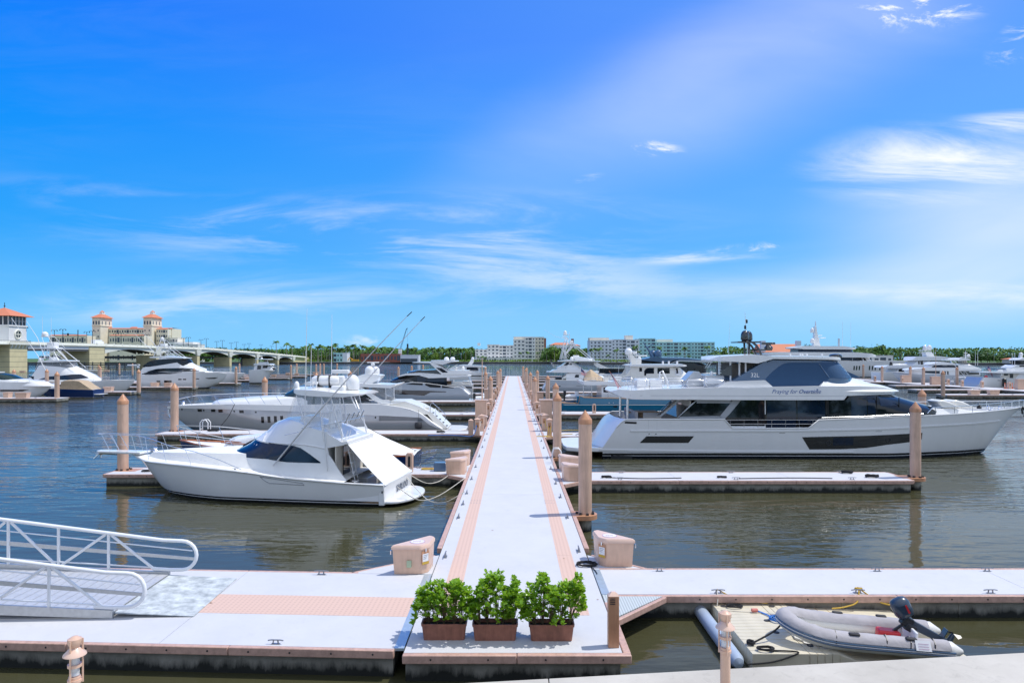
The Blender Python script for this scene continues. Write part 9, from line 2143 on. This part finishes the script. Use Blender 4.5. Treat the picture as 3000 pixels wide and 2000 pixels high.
rope('yellow rope from the float back edge up to a dock cleat', [(5.6,18.75,ZD+.1),(6.1,18.55,.55),(6.9,18.5,.45)], 'ropeY', .016); rope('white rope hanging from the dock cleat to the float corner', [(5.6,18.75,ZD+.1),(5.55,18.5,.6),(5.5,18.4,.42)], 'ropeW', .014)
rope('left strand of the doubled yellow rope behind the dinghy', [(9.5,18.75,ZD+.12),(9.3,18.45,.5),(8.9,18.35,.40),(8.55,18.3,.38)], 'ropeY', .02); rope('right strand of the doubled yellow rope behind the dinghy', [(9.5,18.75,ZD+.12),(9.9,18.5,.5),(10.3,18.4,.42),(10.7,18.4,.40)], 'ropeY', .02)
coil('yellow rope hitch on the right dock cleat', (9.5, 18.78, ZD+.06), .1, 4, 'ropeY', .016, seed=9)
rope('thin line with red float across the cream float', [(5.5,18.1,cz),(6.2,17.95,cz),(6.9,17.8,cz)], 'ropeW', .008)
b = MB(); b.lathe([(.02,-.09),(.05,-.07),(.05,.07),(.02,.09)], 10); o = b.build('small_red_float', mat('faded_red', (.62,.2,.16), .6), loc=(6.35,17.95,cz+.05), rot=(0,pi/2,0)); tag(o, 'small faded red float lying on the cream float', 'float')
coil('coiled dark hose beside the right corner dock box', (2.28, 21.2, ZD), .33, 6, 'rope', .016, seed=12, flat=.75, name='hose_coil')
rope('dark hose end lying along the hinge plate', [(2.4,21.0,ZD+.03),(2.48,20.6,ZD+.03),(2.5,20.3,ZD+.03)], 'rope', .014, 'hose', 'hose')
# mooring lines
rope('upper white mooring line from the sportfishing boat to the finger dock', [(-5.3,35.6,.95),(-4.6,36.2,.45),(-4.0,37.0,.40),(-3.4,37.75,.72)], 'ropeW', .022)
rope('long white mooring line from the sportfishing boat stern to the pier', [(-5.6,33.2,.8),(-4.5,32.6,.3),(-3.6,33.5,.35),(-2.5,36.2,.75)], 'ropeW', .022); rope('lower white mooring line from the sportfishing boat to a pier cleat', [(-5.5,35.4,.9),(-4.2,33.2,.22),(-3.2,32.1,.3),(-2.3,32.4,.75)], 'ropeW', .022)
rope('black mooring line from the silver yacht bow down to its dock', [tuple(atY(1162/5.6+480,355/5.6+1120,61.7)), tuple(atY(1060/5.6+480,560/5.6+1120,61)), tuple(atY(930/5.6+480,715/5.6+1120,60.2))], 'rope', .03)
rope('black stern line from the long white yacht to the finger dock', [tuple(atY(970/5.113+1640,528/5.113+1130,48)), tuple(atY(600/5.113+1640,610/5.113+1130,52)), (5.2,56.6,ZD+.05)], 'rope', .025)
rope('dark line lying along the dock in front of the long yacht', [(5.2,36.6,ZD+.02),(7,36.3,ZD+.02),(9,36.5,ZD+.02)], 'rope', .03); coil('black rope coil left end of the right finger dock', (5.0,36.6,ZD), .28, 4, 'rope', .03, seed=14); rope('dark line lying along the right half of the dock', [(12,36.3,ZD+.02),(15,36.5,ZD+.02),(17,36.35,ZD+.02)], 'rope', .03)
coil('black rope coil in the middle of the right finger dock', (11.2,36.6,ZD), .25, 3, 'rope', .03, seed=15); coil('black rope heap near the end piling of the right finger dock', (19.3,36.7,ZD), .35, 5, 'rope', .035, seed=16); coil('second black rope heap behind the end piling', (18.6,38,ZD), .3, 5, 'rope', .035, seed=17)
coil('dark mooring rope heap at the end of the left finger dock', (-20.6,38.6,ZD), .4, 4, 'rope', .025, seed=18); coil('black rope heap on the dock before the silver yacht', (-26.2,59.6,ZD), .5, 5, 'rope', .04, seed=19); coil('black rope on the dock at the silver yacht stern', (-6.2,58.6,ZD), .35, 5, 'rope', .035, seed=20)
coil('yellow hose heap at the left finger dock corner by the dock boxes', (-4.9,39.3,ZD), .4, 4, 'ropeY', .02, seed=21); rope('yellow hose lying by the pier edge on the right', [(2.7,55.2,ZD+.03),(3.3,55.6,ZD+.03),(4.2,57,ZD+.03),(5,57.4,ZD+.03)], 'ropeY', .03, 'hose', 'hose')
p = bpy.data.objects.new('aluminium_ladder', None); COL.objects.link(p); p.location = (-27.6, 60.2, ZD); tag(p, 'curved aluminium swim ladder at the tip of the dock before the silver yacht', 'ladder')
for y in (0,.5): tube(p, 'ladder_rail', [(0,y,-1.2),(0,y,.7),(.2,y,.95),(.5,y,.95),(.7,y,.7),(.7,y,0)], .04, Mt['whalu'], 6)
for k in range(4): tube(p, 'ladder_rung', [(0,0,-.9+k*.35),(0,.5,-.9+k*.35)], .03, Mt['whalu'], 5)
p = bpy.data.objects.new('dock_ladder', None); COL.objects.link(p); p.location = (2.8, 41.6, ZD); tag(p, 'aluminium ladder hooked on the right pier edge behind the dock boxes', 'ladder')
for y in (0,.45): tube(p, 'ladder_rail', [(.15,y,-1.2),(.15,y,.7),(0,y,.9),(-.3,y,.9),(-.4,y,.6),(-.4,y,0)], .03, Mt['whalu'], 6)
for k in range(4): tube(p, 'ladder_rung', [(.15,0,-.9+k*.35),(.15,.45,-.9+k*.35)], .025, Mt['whalu'], 5)
bg_ = MB(); bg_.box(-.35,.35,-.25,.25,0,.5); o = bg_.build('dark_blue_crate', Mt['slate'], loc=(-4.15,38.9,ZD), bevel=.05); tag(o, 'dark blue crate standing left of the paired dock boxes', 'crate')
# fallen leaves
for i, (px, py, w) in enumerate(((1443,1553,.05),(1652,1636,.04),(1751,1756,.04),(618,1766,.05))):
 q = at(px, py, ZD); b = MB(); b.add([(-w,0,.006),(0,-w*.5,.012),(w,0,.006),(0,w*.5,.015)], [(0,1,2,3)]); o = b.build('fallen_leaf', Mt['teak'], loc=(q.x,q.y,ZD+.004)); tag(o, ('brown fallen leaf in the middle of the pier','brown fallen leaf on the right salmon strip','pale fallen leaf near the light post','brown fallen leaf beside the gangway plate')[i], 'leaf')
for i, (x, y, s_) in enumerate(((-3.0,56.0,1),(-2.8,59.7,1),(2.8,60,-1))):
 rope(('blue','white','yellow')[i]+' shore power cord running from a pedestal along the dock', [(x,y,.9+ZD),(x-.1*s_,y-.25,.4+ZD),(x-.4*s_,y-.3,ZD+.03),(x-1.4*s_,y+.2,ZD+.03),(x-2.6*s_,y+.5,ZD+.03),(x-4*s_,y+.3,ZD+.03)], ('ropeB','ropeW','ropeY')[i], .03, 'power cord', 'extension_cord')
